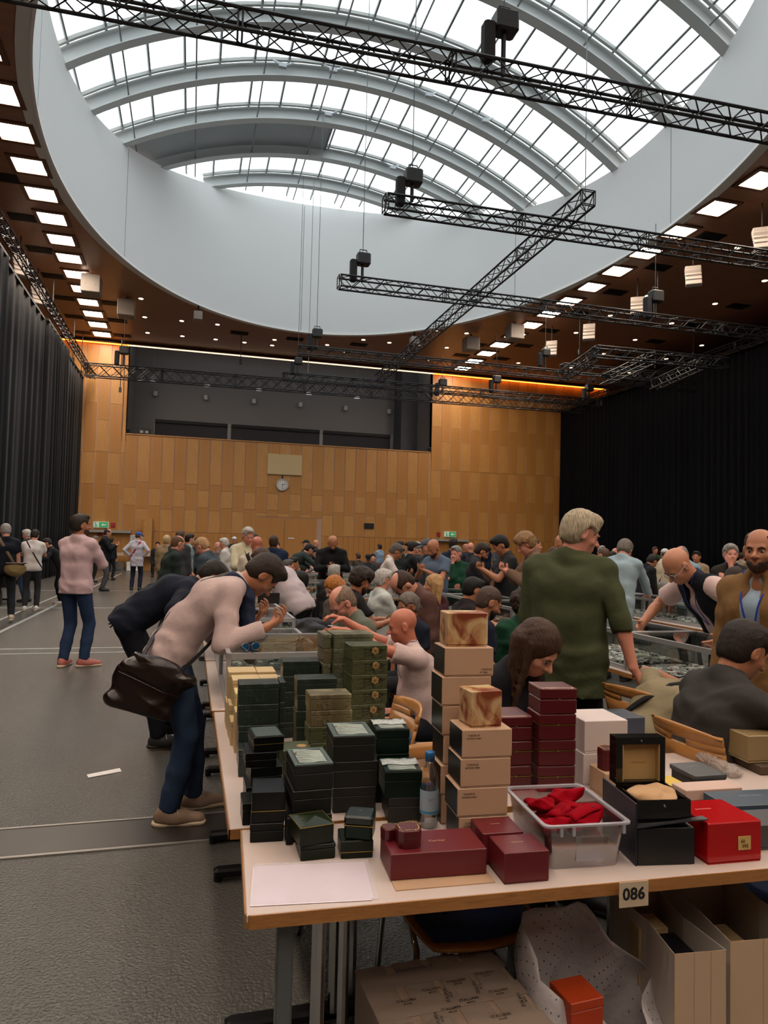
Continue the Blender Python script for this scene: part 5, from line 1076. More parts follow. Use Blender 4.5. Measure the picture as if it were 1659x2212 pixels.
for i, (x, z, w) in enumerate([(.622, .900, .112), (.626, .820, .108), (.624, .74, .11)]):
    t = gbox('%s bright dark-green box of the rear film-wrapped stack' % LEV[i], x, 2.284, z, w, .145, .0795, -5, M_gn, .35, group='rear film-wrapped stack')
    if i == 0: wavelid(t, w, .145, .0795, True)
for i, (x, z, h) in enumerate([(.605, .819, .079), (.617, .74, .0785)]):
    t = gbox(['dark green film-wrapped box beside the water bottle, upper one', 'dark green box beside the water bottle, lower one'][i], x, 2.109, z, .115, .14, h, -7, M_gn if i == 0 else M_gnt, .35)
    if i == 0: wavelid(t, .115, .14, h, True)
# --- camouflage stacks
def flower(t, w, h, u=.66, v=.62):
    m = MB()
    for k in range(6):
        a = k * math.pi / 3 + .4; m.lathe([(.0075, 0), (.006, .0012)], 8, (w * u + .0085 * math.cos(a), h * v + .0085 * math.sin(a), 0))
    m.lathe([(.006, 0), (.005, .0016)], 8, (w * u, h * v, 0))
    o = m.obj('flower_print', mat('flower_ochre', '#a5824a', .5), t); o.matrix_basis = Matrix.Translation((0, -.0012, 0)) @ Matrix.Rotation(math.pi / 2, 4, 'X')
    q_ = MB()
    for k in range(6): a = k * math.pi / 3 + .1; q_.lathe([(.0012, .0018), (.0008, .0024)], 5, (w * u + .0075 * math.cos(a), h * v + .0075 * math.sin(a), 0)); q_.tube((w * u, h * v, .002), (w * u + .012 * math.cos(a), h * v + .012 * math.sin(a), .0018), .0007, 4)
    o = q_.obj('flower_lines', mat('vine_dark', '#15170d', .6), t); o.matrix_basis = Matrix.Translation((0, -.0012, 0)) @ Matrix.Rotation(math.pi / 2, 4, 'X')
    v_ = MB()
    for k in range(5): a = .3 + k * .62; v_.path([(w * u + .014 * math.cos(a) * (1 if k % 2 else -1), -.0014, h * v - .008 + .004 * k), (w * u + .04 * (1 if k % 2 else -1), -.0014, h * (.2 + .15 * k)), (w * u + (.05 if k % 2 else -.07), -.0014, h * (.05 + .2 * k))], .0006, 4)
    v_.path([(w * u - .005, -.0014, h * v - .01), (w * u - .008, -.0014, h * .08)], .0007, 4); v_.obj('vine_print', mat('vine_dark', '#15170d', .6), t)
zb = .74
for i in range(7):
    k = 6 - i; t = gbox('%s olive flower-print box of the tall right-hand camouflage stack' % LEV[k], .667 + [.0, .004, .002, .004, -.002, .001, 0][k], 2.884, .74 + i * .0617, .157, .13, .0612, 2, M_co, .32, group='olive flower-print stack'); flower(t, .157, .0612)
for i in range(7):
    k = 6 - i; gbox('%s grey-olive marbled box of the rearmost camouflage stack' % LEV[k], .628, 3.06, .74 + i * .0655, .18, .145, .065, 2, M_cg, .3, group='rear camouflage stack')
for i in range(7): gbox('%s thin box in the leaning column left of the rearmost camouflage stack' % LEV[6 - i], .585 + .004 * (i % 2), 3.085, .74 + i * .065, .036, .14, .064, 2, M_cb if i % 2 else M_cg, .3, group='thin camouflage column')
for i in range(5):
    k = 4 - i; gbox('%s %s box of the camouflage stack before the flower-print one' % (LEV[k], ['khaki marbled', 'khaki marbled', 'olive', 'olive', 'olive'][k]), .447 + .004 * (i % 2), 2.595, .74 + i * .0591, .157, .105, .0585, 0, M_cb if i > 2 else M_co, .3, group='khaki camouflage stack')
for i in range(5): gbox('%s dark marbled box of the middle camouflage stack' % LEV[4 - i], .430 + .003 * (i % 2), 2.80, .74 + i * .0632, .16, .1, .0625, -1, M_cd, .3, group='middle camouflage stack')
for i in range(5): gbox('%s dark marbled box of the camouflage stack by the showcase' % LEV[4 - i], .412, 3.111, .74 + i * .0669, .162, .12, .0665, -2, M_cd, .3, group='camouflage stack by the showcase')
for i in range(4): gbox('%s dark green marbled box of the left camouflage tower' % LEV[3 - i], .198 + (.004 if i < 2 else 0), 2.739, .74 + i * .0787, .15, .103, .0782, -1, M_cd, .25, group='left camouflage tower')
for i in range(4): gbox('%s thin dark box right of the left camouflage tower' % LEV[3 - i], .356, 2.76, .74 + i * .0787, .022, .1, .078, 0, M_cd, .25, group='thin dark column')
gbox('small dark marbled box standing before the left camouflage tower', .197, 2.63, .74, .07, .095, .098, -2, M_cd, .25); t = gbox('flat olive box lying before the middle camouflage stack', .335, 2.45, .74, .1, .11, .14, 0, M_co, .25); 
o = MB().lathe([(.018, 0), (.016, .0008)], 10, (.07, .05, .14)).obj('flower_print', mat('flower_ochre', '#a5824a', .5), t)
# cream boxes behind
cr = [(.20, 2.925, .74, .085, .10, .166, M_cream, 'cream box low at the table edge by the camouflage tower'), (.19, 3.035, .74, .1, .12, .10, M_cream, 'cream box at the table edge, second of the left side row'), (.188, 3.165, .74, .1, .13, .14, M_cream, 'cream box at the table edge, third of the left side row'), (.205, 3.035, .842, .11, .125, .115, M_creamy, 'yellowish cream box behind the left camouflage tower'),
      (.185, 3.305, .74, .12, .14, .12, M_cream, 'cream box at the table edge, fourth of the left side row'), (.2, 3.17, .882, .12, .125, .105, M_cream, 'cream box with an open-cornered stack, upper middle'), (.19, 3.31, .862, .125, .135, .135, M_cream, 'upper cream box nearest the showcase at the left'), (.32, 3.31, .74, .085, .135, .255, M_cream, 'tall cream box between the showcase and the camouflage stack'), (.323, 3.17, .74, .085, .13, .245, M_cream, 'cream box right of the open-cornered one'), (.315, 3.035, .74, .09, .12, .15, M_creamy, 'cream box hidden behind the left camouflage tower')]
for a in cr: gbox(a[7], *a[:6], 0, a[6], .2, group='cream boxes behind the camouflage tower')
# --- red and cream group
t = tag(MB().box(0, .262, 0, .185, 0, .003).obj('cardboard_sheet', M_bei, None, False, (.522, 1.700, .74), (0, 0, R2(-3))), 'beige cardboard sheet under the large burgundy box', 'cardboard')
text('OMEGA', .008, M_blk, t, FT(.05, .012, .0032), 'print') if False else None
t = tag(MB().bbox(0, .258, 0, .136, 0, .066, .002).obj('watch_box', M_rd2, None, False, (.521, 1.748, .7435), (0, 0, R2(-4))), 'large flat burgundy box with three little ring boxes on it', 'box'); text('Cartier', .016, mat('gold_print', '#b59a74', .4, .4), t, FT(.14, .066, .0661), 'lettering')
t = gbox('burgundy box at the front edge of the table, right of the flat one', .802, 1.672, .74, .122, .108, .079, -3, M_rd2, .96); text('Cartier', .012, mat('gold_print', '#b59a74', .4, .4), t, FT(.06, .06, .0792), 'lettering')
t = gbox('burgundy box directly behind the front right burgundy box', .792, 1.786, .74, .115, .105, .084, -4, M_rd2, .96); text('Cartier', .01, mat('gold_print', '#b59a74', .4, .4), t, FT(.057, .06, .0842), 'lettering')
def octbox(label, x, y, z, r, h, rz, k=1):
    t = thing('ring_box', label, 'box', (x, y, z), R2(rz)); c_ = r * .62; P = lambda q: [(-r * q, -c_ * q), (-c_ * q, -r * q), (c_ * q, -r * q), (r * q, -c_ * q), (r * q, c_ * q), (c_ * q, r * q), (-c_ * q, r * q), (-r * q, c_ * q)]
    MB().prism(P(.97), 0, h * .55).obj('body', M_rd, t); 
    m = MB(); a, b = P(1), P(.9); V = [(*p, h * .56) for p in a] + [(*p, h * .94) for p in a] + [(*p, h) for p in b]; F = [tuple(range(7, -1, -1)), tuple(range(16, 24))] + [(q * 8 + i, q * 8 + (i + 1) % 8, q * 8 + 8 + (i + 1) % 8, q * 8 + 8 + i) for q in (0, 1) for i in range(8)]; m.add(V, F).obj('lid', M_rd, t)
    g = MB(); pts = [Vector((*p, h + .0006)) for p in P(.84)]
    for i in range(8):
        A, B2 = pts[i], pts[(i + 1) % 8]; n_ = max(1, int((B2 - A).length / (r * .16)))
        for q in range(n_): p = A.lerp(B2, (q + .5) / n_); g.lathe([(r * .07, 0), (r * .04, .0012)], 6, tuple(p))
    tag(g.obj('gold_garland', mat('bright_gold', '#c9ad6a', .25, .9), t), kind='stuff'); g = MB(); g.prism(P(.985), h * .55, h * .565).obj('gold_seam', M_gold, t); MB().lathe([(.003, 0), (.002, .003)], 8).obj('clasp', M_gold, t).matrix_basis = Matrix.Translation((r * .98, -.0, h * .55)) @ Matrix.Rotation(math.pi / 2, 4, 'Y')
    return t
octbox('largest octagonal burgundy ring box with a gold garland, on the flat box', .582, 1.797, .8097, .031, .047, -4); octbox('smaller octagonal ring box left of the largest one', .545, 1.845, .8097, .0215, .031, 12); octbox('dark octagonal ring box behind the largest ring box', .612, 1.856, .8097, .022, .028, 0)
# sheets at the corner
t = thing('plastic_sleeves', 'stack of white paper sheets in clear plastic sleeves at the table corner', 'paper', (.172, 1.715, .74), R2(-7)); MB().box(0, .29, 0, .195, 0, .0012).obj('sheet', mat('paper_lilac_white', '#d9cdd6', .5), t); MB().box(-.006, .284, -.012, .188, .0013, .002).obj('sheet', mat('paper_lilac_white', '#d9cdd6', .5), t)
o = MB().box(-.004, .3, -.008, .206, .0021, .0026).obj('sleeve', mat('sleeve_film', '#e6e0e6', .12, alpha=.3), t)
# water bottle
t = thing('water_bottle', 'clear plastic water bottle with a blue cap beside the cream box tower', 'bottle', (.733, 2.062, .74)); M_bot = glassy('bottle_plastic', (.96, .98, .98, 1), .6, .05)
MB().lathe([(.022, 0), (.0275, .006), (.028, .05), (.0265, .06), (.028, .07), (.028, .12), (.0265, .13), (.028, .14), (.026, .158), (.018, .18), (.0125, .19), (.0125, .205)], 24).obj('bottle_body', M_bot, t, True)
MB().lathe([(.0285, .045), (.0287, .046), (.0287, .115), (.0285, .116)], 24, cap=False).obj('label_band', mat('bottle_label', '#8fa0ac', .4), t, True); MB().lathe([(.0288, .047), (.0288, .055)], 24, cap=False).obj('label_stripe', mat('label_blue', '#3a7a9a', .5), t); MB().lathe([(.015, .2), (.015, .226), (.013, .228)], 20).obj('cap', mat('cap_blue', '#1f5f96', .4), t, True); MB().lathe([(.0245, .004), (.0265, .01), (.0265, .138), (.0255, .14)], 20).obj('water', glassy('water_clear', (.94, .97, .98, 1), .3), t)
text('alaska', .008, M_stripe, t, Matrix.Translation((-.002, -.0292, .095)) @ Matrix.Rotation(math.pi / 2, 4, 'X'), 'label_text')
# Tudor style towers: beige boxes with black left faces
MT = mat('print_grey', '#3a3028', .7)
def tower(x, y, z, w, d, h, r_, label, txt=None, grp='front'):
    t = gbox(label, x, y, z, w, d, h, r_, M_bei, .955, None, None, face=mat('black_satin_face', '#0b0d0f', .3), group=grp, ov=.0012)
    if txt: text(txt[0], .0075, MT, t, FR(txt[1], -.0018, txt[2]), 'print', .0002, 'LEFT'); text(txt[3], .0058, MT, t, FR(txt[1] - .004, -.0018, txt[2] - .009), 'print', .0002, 'LEFT')
for i, (x, z) in enumerate([(.770, .74), (.764, .8228), (.772, .9056), (.775, .9884)]):
    tower(x, 1.905, z, .15, .124, .0822, -4, '%s beige box with a black side in the front tower behind the bottle' % LEV[3 - i], ('TUDOR 02', .016, .066, 'SAP 0225S 718964'), 'front beige tower')
for i in range(6):
    tower(.776 + [.0, -.004, .003, -.002, -.005, .002][i], 2.068, .74 + i * .0904, .158, .124, .0898, -4, '%s beige box with a black side in the taller rear tower' % LEV[5 - i], ('TUDOR 02', .118, .022, 'SAP 02065') if i == 5 else None, 'rear beige tower')
gbox('onyx-patterned marble paper box on top of the front beige tower', .806, 1.918, 1.0712, .1, .085, .106, 3, M_onyx, .97, bev=.003, ov=.0003); gbox('onyx-patterned marble paper box on top of the rear beige tower', .792, 2.092, 1.283, .136, .085, .106, -4, M_onyx, .97, bev=.003, ov=.0003)
for i in range(4):
    k = 3 - i; t = gbox('%s burgundy case of the taller red stack' % LEV[k], 1.211 + [.0, .001, .0, .002][i], 2.266 - .002 * i, .74 + i * .091, .137 if i < 3 else .136, .125, .0905, -7, M_rd, .42, None, M_gold if i < 3 else None, group='taller red stack', bev=.004)
    MB().lathe([(.0035, 0), (.002, .003)], 8).obj('clasp', M_gold, t).matrix_basis = Matrix.Translation((.07, -.001, .052)) @ Matrix.Rotation(math.pi / 2, 4, 'X')
    if i == 3:
        g = MB()
        for q in range(22): g.lathe([(.003, 0), (.002, .0012)], 6, (.006 + q * .0056, .005, .0906))
        g.box(0, .003, 0, .122, .0906, .0914); tag(g.obj('gold_garland', mat('pink_gold', '#d8b0a0', .3, .6), t), kind='stuff')
for i in range(3):
    t = gbox('%s burgundy case of the lower red stack beside the beige tower' % LEV[2 - i], 1.07, 2.302, .74 + i * .0866, .132, .15, .086, -4, M_rd, .42, None, M_gold if i < 2 else None, group='lower red stack', bev=.004)
    MB().lathe([(.0035, 0), (.002, .003)], 8).obj('clasp', M_gold, t).matrix_basis = Matrix.Translation((.07, -.001, .05)) @ Matrix.Rotation(math.pi / 2, 4, 'X')
    if i == 2:
        g = MB()
        for q in range(22): g.lathe([(.003, 0), (.002, .0012)], 6, (.006 + q * .0056, .005, .0861))
        tag(g.obj('gold_garland', mat('pink_gold', '#d8b0a0', .3, .6), t), kind='stuff')
gbox('upper white box right of the red stack', 1.406, 2.286, .858, .171, .18, .1165, -4, M_whb, .93); gbox('lower white box right of the red stack', 1.402, 2.286, .74, .171, .18, .1175, -4, M_whb, .93)
gbox('cream box in front of the white boxes', 1.407, 2.150, .74, .15, .115, .088, -4, M_bei, .9); octbox('small octagonal burgundy case on the cream box', 1.44, 2.2, .829, .026, .075, 0)
t = gbox('navy box behind the white ones', 1.665, 2.475, .83, .13, .15, .098, -1, M_nv, .9, mat('navy_lid_sheen', '#3a4250', .3)); gbox('navy box under the other navy box', 1.665, 2.475, .74, .13, .15, .0895, -1, M_nv, .9); text('BREGUET', .014, mat('silver_print', '#9aa0aa', .4, .4), t, FT(.065, .09, .0985), 'lettering')
# clear bin with red pouches
t = thing('storage_bin', 'clear plastic bin full of red velvet pouches', 'bin', (.955, 1.722, .74), R2(-5)); M_bin = glassy('bin_plastic', (.80, .78, .80, 1), .9, .12)
w0, d0, w1, d1, h = .205, .26, .235, .295, .118
def rrect(w, d, z, ox, oy, r=.02, n=4): return [(ox + cx_ + r * math.cos(a), oy + cy_ + r * math.sin(a), z) for cx_, cy_, a0 in ((w - r, d - r, 0), (r, d - r, math.pi / 2), (r, r, math.pi), (w - r, r, 1.5 * math.pi)) for a in [a0 + math.pi / 2 * k / n for k in range(n + 1)]]
def loft(m, rings, cap0=True, cap1=False):
    n = len(rings[0]); V = [p for r_ in rings for p in r_]; F = []
    for k in range(len(rings) - 1):
        for i in range(n): F.append((k * n + i, k * n + (i + 1) % n, (k + 1) * n + (i + 1) % n, (k + 1) * n + i))
    if cap0: F.append(tuple(range(n - 1, -1, -1)))
    if cap1: F.append(tuple(range((len(rings) - 1) * n, len(rings) * n)))
    return m.add(V, F)
m = MB(); loft(m, [rrect(w0, d0, .0, 0, 0), rrect(w1, d1, h, -.015, -.017)]); loft(m, [rrect(w0 - .004, d0 - .004, .002, .002, .002), rrect(w1 - .004, d1 - .004, h, -.013, -.015)]); m.obj('tub', M_bin, t)
m = MB(); loft(m, [rrect(w1 - .004, d1 - .004, h - .002, -.013, -.015), rrect(w1 + .02, d1 + .02, h + .001, -.025, -.027), rrect(w1 + .02, d1 + .02, h + .006, -.025, -.027), rrect(w1 - .002, d1 - .002, h + .006, -.014, -.016), rrect(w1 - .004, d1 - .004, h - .002, -.013, -.015)], False); m.obj('rim', mat('bin_rim_frosted', '#a9a6ae', .25, alpha=.75), t)
for x in (.02, .055, .2): MB().box(x, x + .008, -.0275, -.020, h - .022, h).obj('rib', mat('bin_rim_frosted', '#a9a6ae', .25, alpha=.75), t)
MB().box(.075, .155, -.0062, -.0045, .02, .085, Matrix.Rotation(0, 4, 'X')).obj('label_holder', mat('bin_rim_frosted', '#a9a6ae', .25, alpha=.45), t)
M_vel = mat('red_velvet', '#8c0014', .9, bump=.3, bscale=150, spec=.1)
for i, (px, py, pz, a, sx, sy) in enumerate([(.06, .20, .088, .6, .055, .045), (.15, .225, .102, -.3, .06, .04), (.09, .12, .09, 1.2, .055, .04), (.05, .06, .083, -.5, .05, .04), (.155, .14, .092, .3, .05, .045), (.13, .05, .094, .25, .07, .035), (.06, .11, .06, .1, .06, .05), (.14, .09, .055, 1, .06, .05), (.10, .19, .05, 0, .06, .06), (.1, .08, .03, 0, .07, .05)]):
    V_, F_ = meshify([elli((0, 0, 0), (sx, sy, .015), None, .01), cone((-sx * .7, -sy * .5, .005), (sx * .7, -sy * .2, .01), .012, .014, .02)], .0045, fold=.006, ffreq=85)
    pz = min(pz, .1); o = link(npmesh('velvet_pouch', [(V_, F_)], M_vel), 'velvet_pouch', None); o.location = Vector((.955, 1.722, .74)) + Matrix.Rotation(R2(-5), 3, 'Z') @ Vector((px, py, pz + .01)); o.rotation_euler = (.15 * math.sin(i * 2), .2 * math.cos(i * 3), a)
    tag(o, 'red velvet pouch in the clear bin, %s' % ['back left one', 'large one at the back right', 'left middle one', 'front left one', 'right middle one', 'flapped one with a snap at the front', 'buried left one', 'buried right one', 'buried back one', 'lowest front one'][i], 'pouch', 'red velvet pouches')
    if i == 5:
        m = MB(); shellpatch(m, lambda u, v: (-.055 + .11 * u, -.022 + .05 * v, .022 + .006 * math.sin(3 * u) + .008 * math.sin(v * 3.1)), 8, 4, .002); m.obj('flap', M_vel, o, True); MB().lathe([(.003, 0), (.002, .002)], 8, (.025, -.01, .034)).obj('snap', M_chrome, o)
# open presentation box in a black outer box
t = thing('presentation_box', 'open black lacquered watch box with a cream lined upright lid', 'box', (1.222, 1.715, .855), R2(-9)); M_lac = mat('black_lacquer', '#0c0b0a', .12); M_crl = mat('cream_lining', '#a88a58', .7)
m = MB(); m.box(0, .158, 0, .006, 0, .05).box(0, .158, .13, .136, 0, .05).box(0, .006, .006, .13, 0, .05).box(.152, .158, .006, .13, 0, .05).box(.006, .152, .006, .13, 0, .006); m.obj('body', M_lac, t)
m = MB(); m.box(.002, .156, .168, .184, .048, .185).obj('lid_back', M_lac, t); m = MB(); m.box(.002, .022, .138, .168, .048, .185).box(.14, .156, .138, .168, .048, .185).box(.022, .14, .138, .168, .165, .185).box(.022, .14, .138, .168, .048, .056); m.obj('lid_frame', M_lac, t)
m = MB(); m.box(.0215, .1405, .160, .1675, .056, .165).box(.0215, .026, .14, .160, .056, .165).box(.136, .1405, .14, .16, .056, .165); m.obj('lining', M_crl, t); MB().lathe([(.003, 0), (.002, .002)], 8).obj('clasp', M_chrome, t).matrix_basis = Matrix.Translation((.081, .138, .175)) @ Matrix.Rotation(math.pi / 2, 4, 'X'); text('PATEK PHILIPPE', .0065, mat('faint_print', '#7d6238', .7), t, FR(.081, .1595, .105), 'lettering', .0001)
MB().lathe([(.004, 0), (.003, .003)], 8).obj('push_button', M_chrome, t).matrix_basis = Matrix.Translation((.08, 0, .034)) @ Matrix.Rotation(math.pi / 2, 4, 'X')
for x in (.014, .138): MB().tube((x, .137, .044), (x, .15, .06), .003, 6).obj('hinge', M_gold, t)
V_, F_ = meshify([elli((.079, .068, .043), (.074, .062, .014), None, .01), elli((.05, .06, .05), (.04, .035, .012), None, .02), elli((.12, .09, .05), (.035, .03, .012), None, .02)], .0045, fold=.004, ffreq=60); o = link(npmesh('polishing_cloth', [(V_, F_)], mat('tan_suede', '#b8936a', .9, sheen=.2)), 'polishing_cloth'); o.location = (1.222, 1.715, .8535); o.rotation_euler = (0, 0, R2(-9)); tag(o, 'tan suede cloth lying in the open black watch box', 'cloth')
t = thing('outer_box', 'black cardboard outer box under the open lacquered box', 'box', (1.206, 1.69, .74), R2(-9)); MB().bbox(0, .166, 0, .205, 0, .1, .002).obj('body', M_bk, t); MB().bbox(-.006, -.001, -.002, .215, .0, .168, .001).obj('side_panel', mat('navy_satin', '#0c1020', .4), t); MB().bbox(.168, .173, .06, .205, .1, .165, .001).obj('flap', M_nv, t)
m = MB(); shellpatch(m, lambda u, v: (-.004 + .205 * u, -.008 + .03 * v, .104 + .018 * u * u + .008 * math.sin(u * 3) * (1 - v)), 10, 3, .003); m.obj('front_flap', mat('charcoal_flap', '#2a2c2e', .35), t)
t = gbox('bright glossy red box with a yellow sticker at the right', 1.403, 1.652, .74, .17, .165, .112, -3, M_rds, .97, bev=.003); MB().box(.094, .134, -.003, -.0015, .035, .072).obj('sticker', mat('masking_tape', '#bfa060', .8), t); text('60', .014, M_blk, t, FR(.108, -.0035, .058), 'handwriting', .0002); text('095', .014, M_blk, t, FR(.116, -.0035, .045), 'handwriting', .0002); text('JUNGHANS', .010, mat('faint_print_white', '#dd8888', .6), t, FT(.06, .10, .1123), 'lettering', .0001)
# flat boxes at right
gbox('charcoal box under the flat navy one at right', 1.60, 1.70, .74, .22, .115, .072, -5, mat('charcoal_board', '#3c3c3e', .5), .9)
t = gbox('flat navy blue box with silver lettering at the right edge', 1.625, 1.822, .782, .26, .125, .04, -5, M_nv2, .9, mat('navy_blue_lid', '#3b4a59', .3)); text('ULYSSE NARDIN', .012, mat('silver_print', '#9aa0aa', .4, .4), t, FT(.13, .075, .0403), 'lettering'); gbox('dark box under the flat navy one', 1.63, 1.825, .74, .24, .12, .0415, -5, M_nv, .9)
gbox('flat pinkish cream box between the navy and grey ones', 1.575, 1.955, .79, .21, .075, .037, -3, mat('pink_cream_board', '#bfa294', .5), .9); gbox('beige box under the flat pinkish one', 1.58, 1.957, .74, .2, .07, .0495, -3, M_bei, .9)
gbox('flat yellow box peeking from behind the open lid', 1.56, 2.04, .80, .085, .09, .015, -2, mat('yellow_board', '#c9a93a', .5), .9); gbox('dark box under the flat yellow one', 1.56, 2.04, .74, .085, .09, .0595, -2, M_nv, .9)
t = gbox('flat slate grey box with pale printing', 1.685, 2.045, .822, .125, .14, .016, -2, mat('slate_box', '#44484a', .35), .9); text('CERTINA', .012, mat('silver_print', '#9aa0aa', .4, .4), t, FT(.06, .09, .0163), 'lettering'); gbox('black box under the flat slate grey one', 1.69, 2.05, .74, .12, .13, .0815, -2, M_bk, .9)
gbox('dark navy pouch box right of the open lid', 1.44, 1.90, .74, .06, .1, .095, -8, M_nv, .7)
gbox('large gold-brown box at the right frame edge', 2.14, 2.30, .775, .22, .18, .107, -6, M_goldb, .93, bev=.003); gbox('brown box under the large gold-brown one', 2.16, 2.26, .74, .2, .16, .0345, -6, mat('brown_board', '#4a3a2a', .6), .9)
V_, F_ = meshify([cone((0, 0, .02), (.02, .2, .03), .022, .026, .01), cone((.03, .01, .015), (.05, .2, .02), .02, .02, .01)], .005, fold=.006, ffreq=190); o = link(npmesh('bubble_wrap', [(V_, F_)], mat('bubble_wrap_film', '#cfc4bc', .15, alpha=.6, bump=1, bscale=220)), 'bubble_wrap'); o.location = (2.03, 2.26, .74); tag(o, 'roll of bubble wrap left of the gold-brown box', 'bubble wrap')
# things on the near showcase
def sunglasses(label, x, y, z, rz, m, lens):
    t = thing('sunglasses', label, 'glasses', (x, y, z), R2(rz)); g = MB()
    for sg in (-1, 1):
        ring = [Vector((sg * .033 + .025 * math.cos(a), 0, .024 + .021 * math.sin(a))) for a in np.linspace(0, 2 * math.pi, 13)[:-1]]; g.path(ring, .0018, 5, True); MB().add([v + Vector((0, -.001, 0)) for v in ring] + [v + Vector((0, .001, 0)) for v in ring], [tuple(range(12)), tuple(range(23, 11, -1))]).obj('lens', lens, t)
        g.path([(sg * .058, 0, .03), (sg * .06, .06, .012), (sg * .058, .12, .006), (sg * .055, .135, .003)], .0018, 5)
    g.path([(-.009, 0, .03), (0, -.002, .034), (.009, 0, .03)], .0018, 5).obj('frame', m, t)
sunglasses('sunglasses with blue mirrored lenses on the nearest showcase', .33, 3.83, 1.012, -150, mat('silver_wire', '#8a8078', .3, .8), mat('blue_mirror_lens', '#1c5a86', .08, .6)); sunglasses('thin wire spectacles lying on the nearest showcase', .62, 4.0, 1.012, 60, mat('copper_wire', '#8a7058', .3, .8), glassy('spectacle_lens', (.93, .95, .95, 1), .2))
tag(MB().bbox(0, .16, 0, .09, 0, .035, .003).obj('black_tray', M_bk, None, False, (.42, 4.75, .944)), 'black tray on the second showcase before the bending man', 'tray'); tag(MB().bbox(0, .13, 0, .1, 0, .05, .003).obj('black_case', M_bk, None, False, (.40, 5.55, 1.014)), 'small black case on the third showcase', 'case')
# under and beside the table
t = thing('cardboard_carton', 'brown cardboard carton covered in printed tape under the table', 'carton', (.50, 1.56, 0), R2(3)); M_kr = mat('kraft_brown', '#8a7563', .5, bump=.15, bscale=60, var=.1, vscale=10); M_tape = mat('packing_tape', '#85766a', .18, bump=.25, bscale=40)
MB().bbox(0, .41, 0, .37, 0, .42, .003).obj('body', M_kr, t)
for x in (-.003, .105, .21, .31): MB().box(x, x + .085, -.002, .373, .42, .4212).obj('tape_strip', M_tape, t)
for y in (.02, .15, .27): MB().box(-.002, .413, y, y + .06, .4213, .4222).obj('tape_strip', M_tape, t)
MB().box(.05, .17, .03, .12, .4223, .4230).obj('shipping_label', mat('label_grey', '#7b7166', .4), t)
for k in range(9): MB().box(.056 + k * .012, .056 + k * .012 + (.003 if k % 2 else .006), .036, .075, .423, .4233).obj('barcode_bar', M_blk, t)
M_ink = mat('tape_ink', '#2a241e', .5)
for i, (x, y, r_) in enumerate([(.09, .21, 0), (.17, .235, 0), (.25, .25, 0), (.34, .26, 0), (.25, .17, 0), (.34, .18, 0), (.19, .15, 0), (.29, .21, 80), (.2, .2, 80), (.3, .09, 0), (.38, .13, 80), (.14, .12, 80)]): text('ITALIAN', .015, M_ink, t, FT(x, y, .4232, R2(r_)), 'tape_print', .0001); text('BOSS', .010, M_ink, t, FT(x + (.0 if not r_ else .012), y - (.013 if not r_ else 0), .4232, R2(r_)), 'tape_print', .0001)
text('Horseware', .024, mat('label_blue_ink', '#33364a', .5), t, FT(.16, .335, .4232), 'tape_print', .0001); text('PARIS', .022, M_ink, t, FT(.33, .345, .4232), 'handwriting', .0001)
# paper bags
M_pb = mat('white_kraft_bag', '#b49a7e', .7, bump=.1, bscale=20); M_pbi = mat('bag_inner', '#b8b0a6', .7)
def paper_bag(label, x, y, w, d, h, rz, hand=True):
    t = thing('paper_bag', label, 'bag', (x, y, 0), R2(rz)); m = MB()
    o = MB(); o.box(0, w, 0, .0015, 0, h).obj('front_panel', M_pb, t); MB().box(0, w, d - .0015, d, 0, h + .005).obj('back_panel', M_pbi, t)
    for xx, sg in ((0, 1), (w, -1)):
        m = MB(); m.prism([(xx, 0), (xx + sg * .018, d / 2), (xx, d), (xx + sg * .0015, d), (xx + sg * .0195, d / 2), (xx + sg * .0015, 0)][::sg], 0, h); m.obj('gusset', M_pbi, t)
    MB().box(0, w, 0, d, 0, .003).obj('bottom', M_pb, t)
    for xx in (w * .38, w * .7): MB().box(xx, xx + .0012, -.0008, 0, .0, h).obj('crease', mat('bag_crease_darker', '#a58c72', .7), t)  # thin strips in a slightly darker tone than the front panel
    if hand:
        for yy in (d - .004,): 
            pts = [(w * .3, yy, h - .02)] + [(w * (.3 + .4 * k / 10), yy + .0, h + .10 * math.sin(math.pi * k / 10) - .0) for k in range(1, 10)] + [(w * .7, yy, h - .02)]; MB().path(pts, .0018, 5).obj('handle', mat('twisted_cord', '#7d7470', .8), t)
    return t
paper_bag('white paper carrier bag at the lower right, left of two', 1.255, 1.60, .15, .33, .55, -6); paper_bag('white paper carrier bag at the lower right frame edge', 1.43, 1.60, .26, .40, .56, -6)
gbox('dark box inside the left white paper bag', 1.285, 1.66, .35, .09, .12, .15, -6, M_nv, .9); gbox('cream box inside the left white paper bag, behind the dark one', 1.285, 1.79, .35, .09, .08, .16, -6, M_cream, .9); gbox('pale box inside the right white paper bag', 1.48, 1.75, .27, .16, .14, .17, -6, M_cream, .9)
# dotted plastic carrier
M_pl = mat('milky_plastic_film', '#b9b4b4', .3, alpha=.82, bump=.5, bscale=25); t = thing('plastic_bag', 'crumpled white plastic bag with black dots under the table', 'bag', (1.09, 1.68, 0), 0)
V = []; F = []; nu, nv = 40, 22
def bagpt(u, v):
    a = 2 * math.pi * u; r_ = .165 + .04 * math.sin(3 * a + 1) * v + .02 * math.sin(7 * a + 5 * v) + .03 * math.sin(v * 3); top = .37 + .23 * max(0, math.sin(a - .1)) ** 1.1 - .07 * max(0, -math.sin(a)) 
    if v > .8: r_ -= .07 * (v - .8) / .2 * (1 if math.sin(a) < .3 else .2)
    return (.145 * 0 + r_ * 1.02 * math.cos(a) + .02 * math.sin(v * 9 + a), r_ * .95 * math.sin(a), .003 + top * v + .012 * math.sin(5 * a + 8 * v) * v)
for j in range(nv + 1):
    for i in range(nu): V.append(bagpt(i / nu, j / nv))
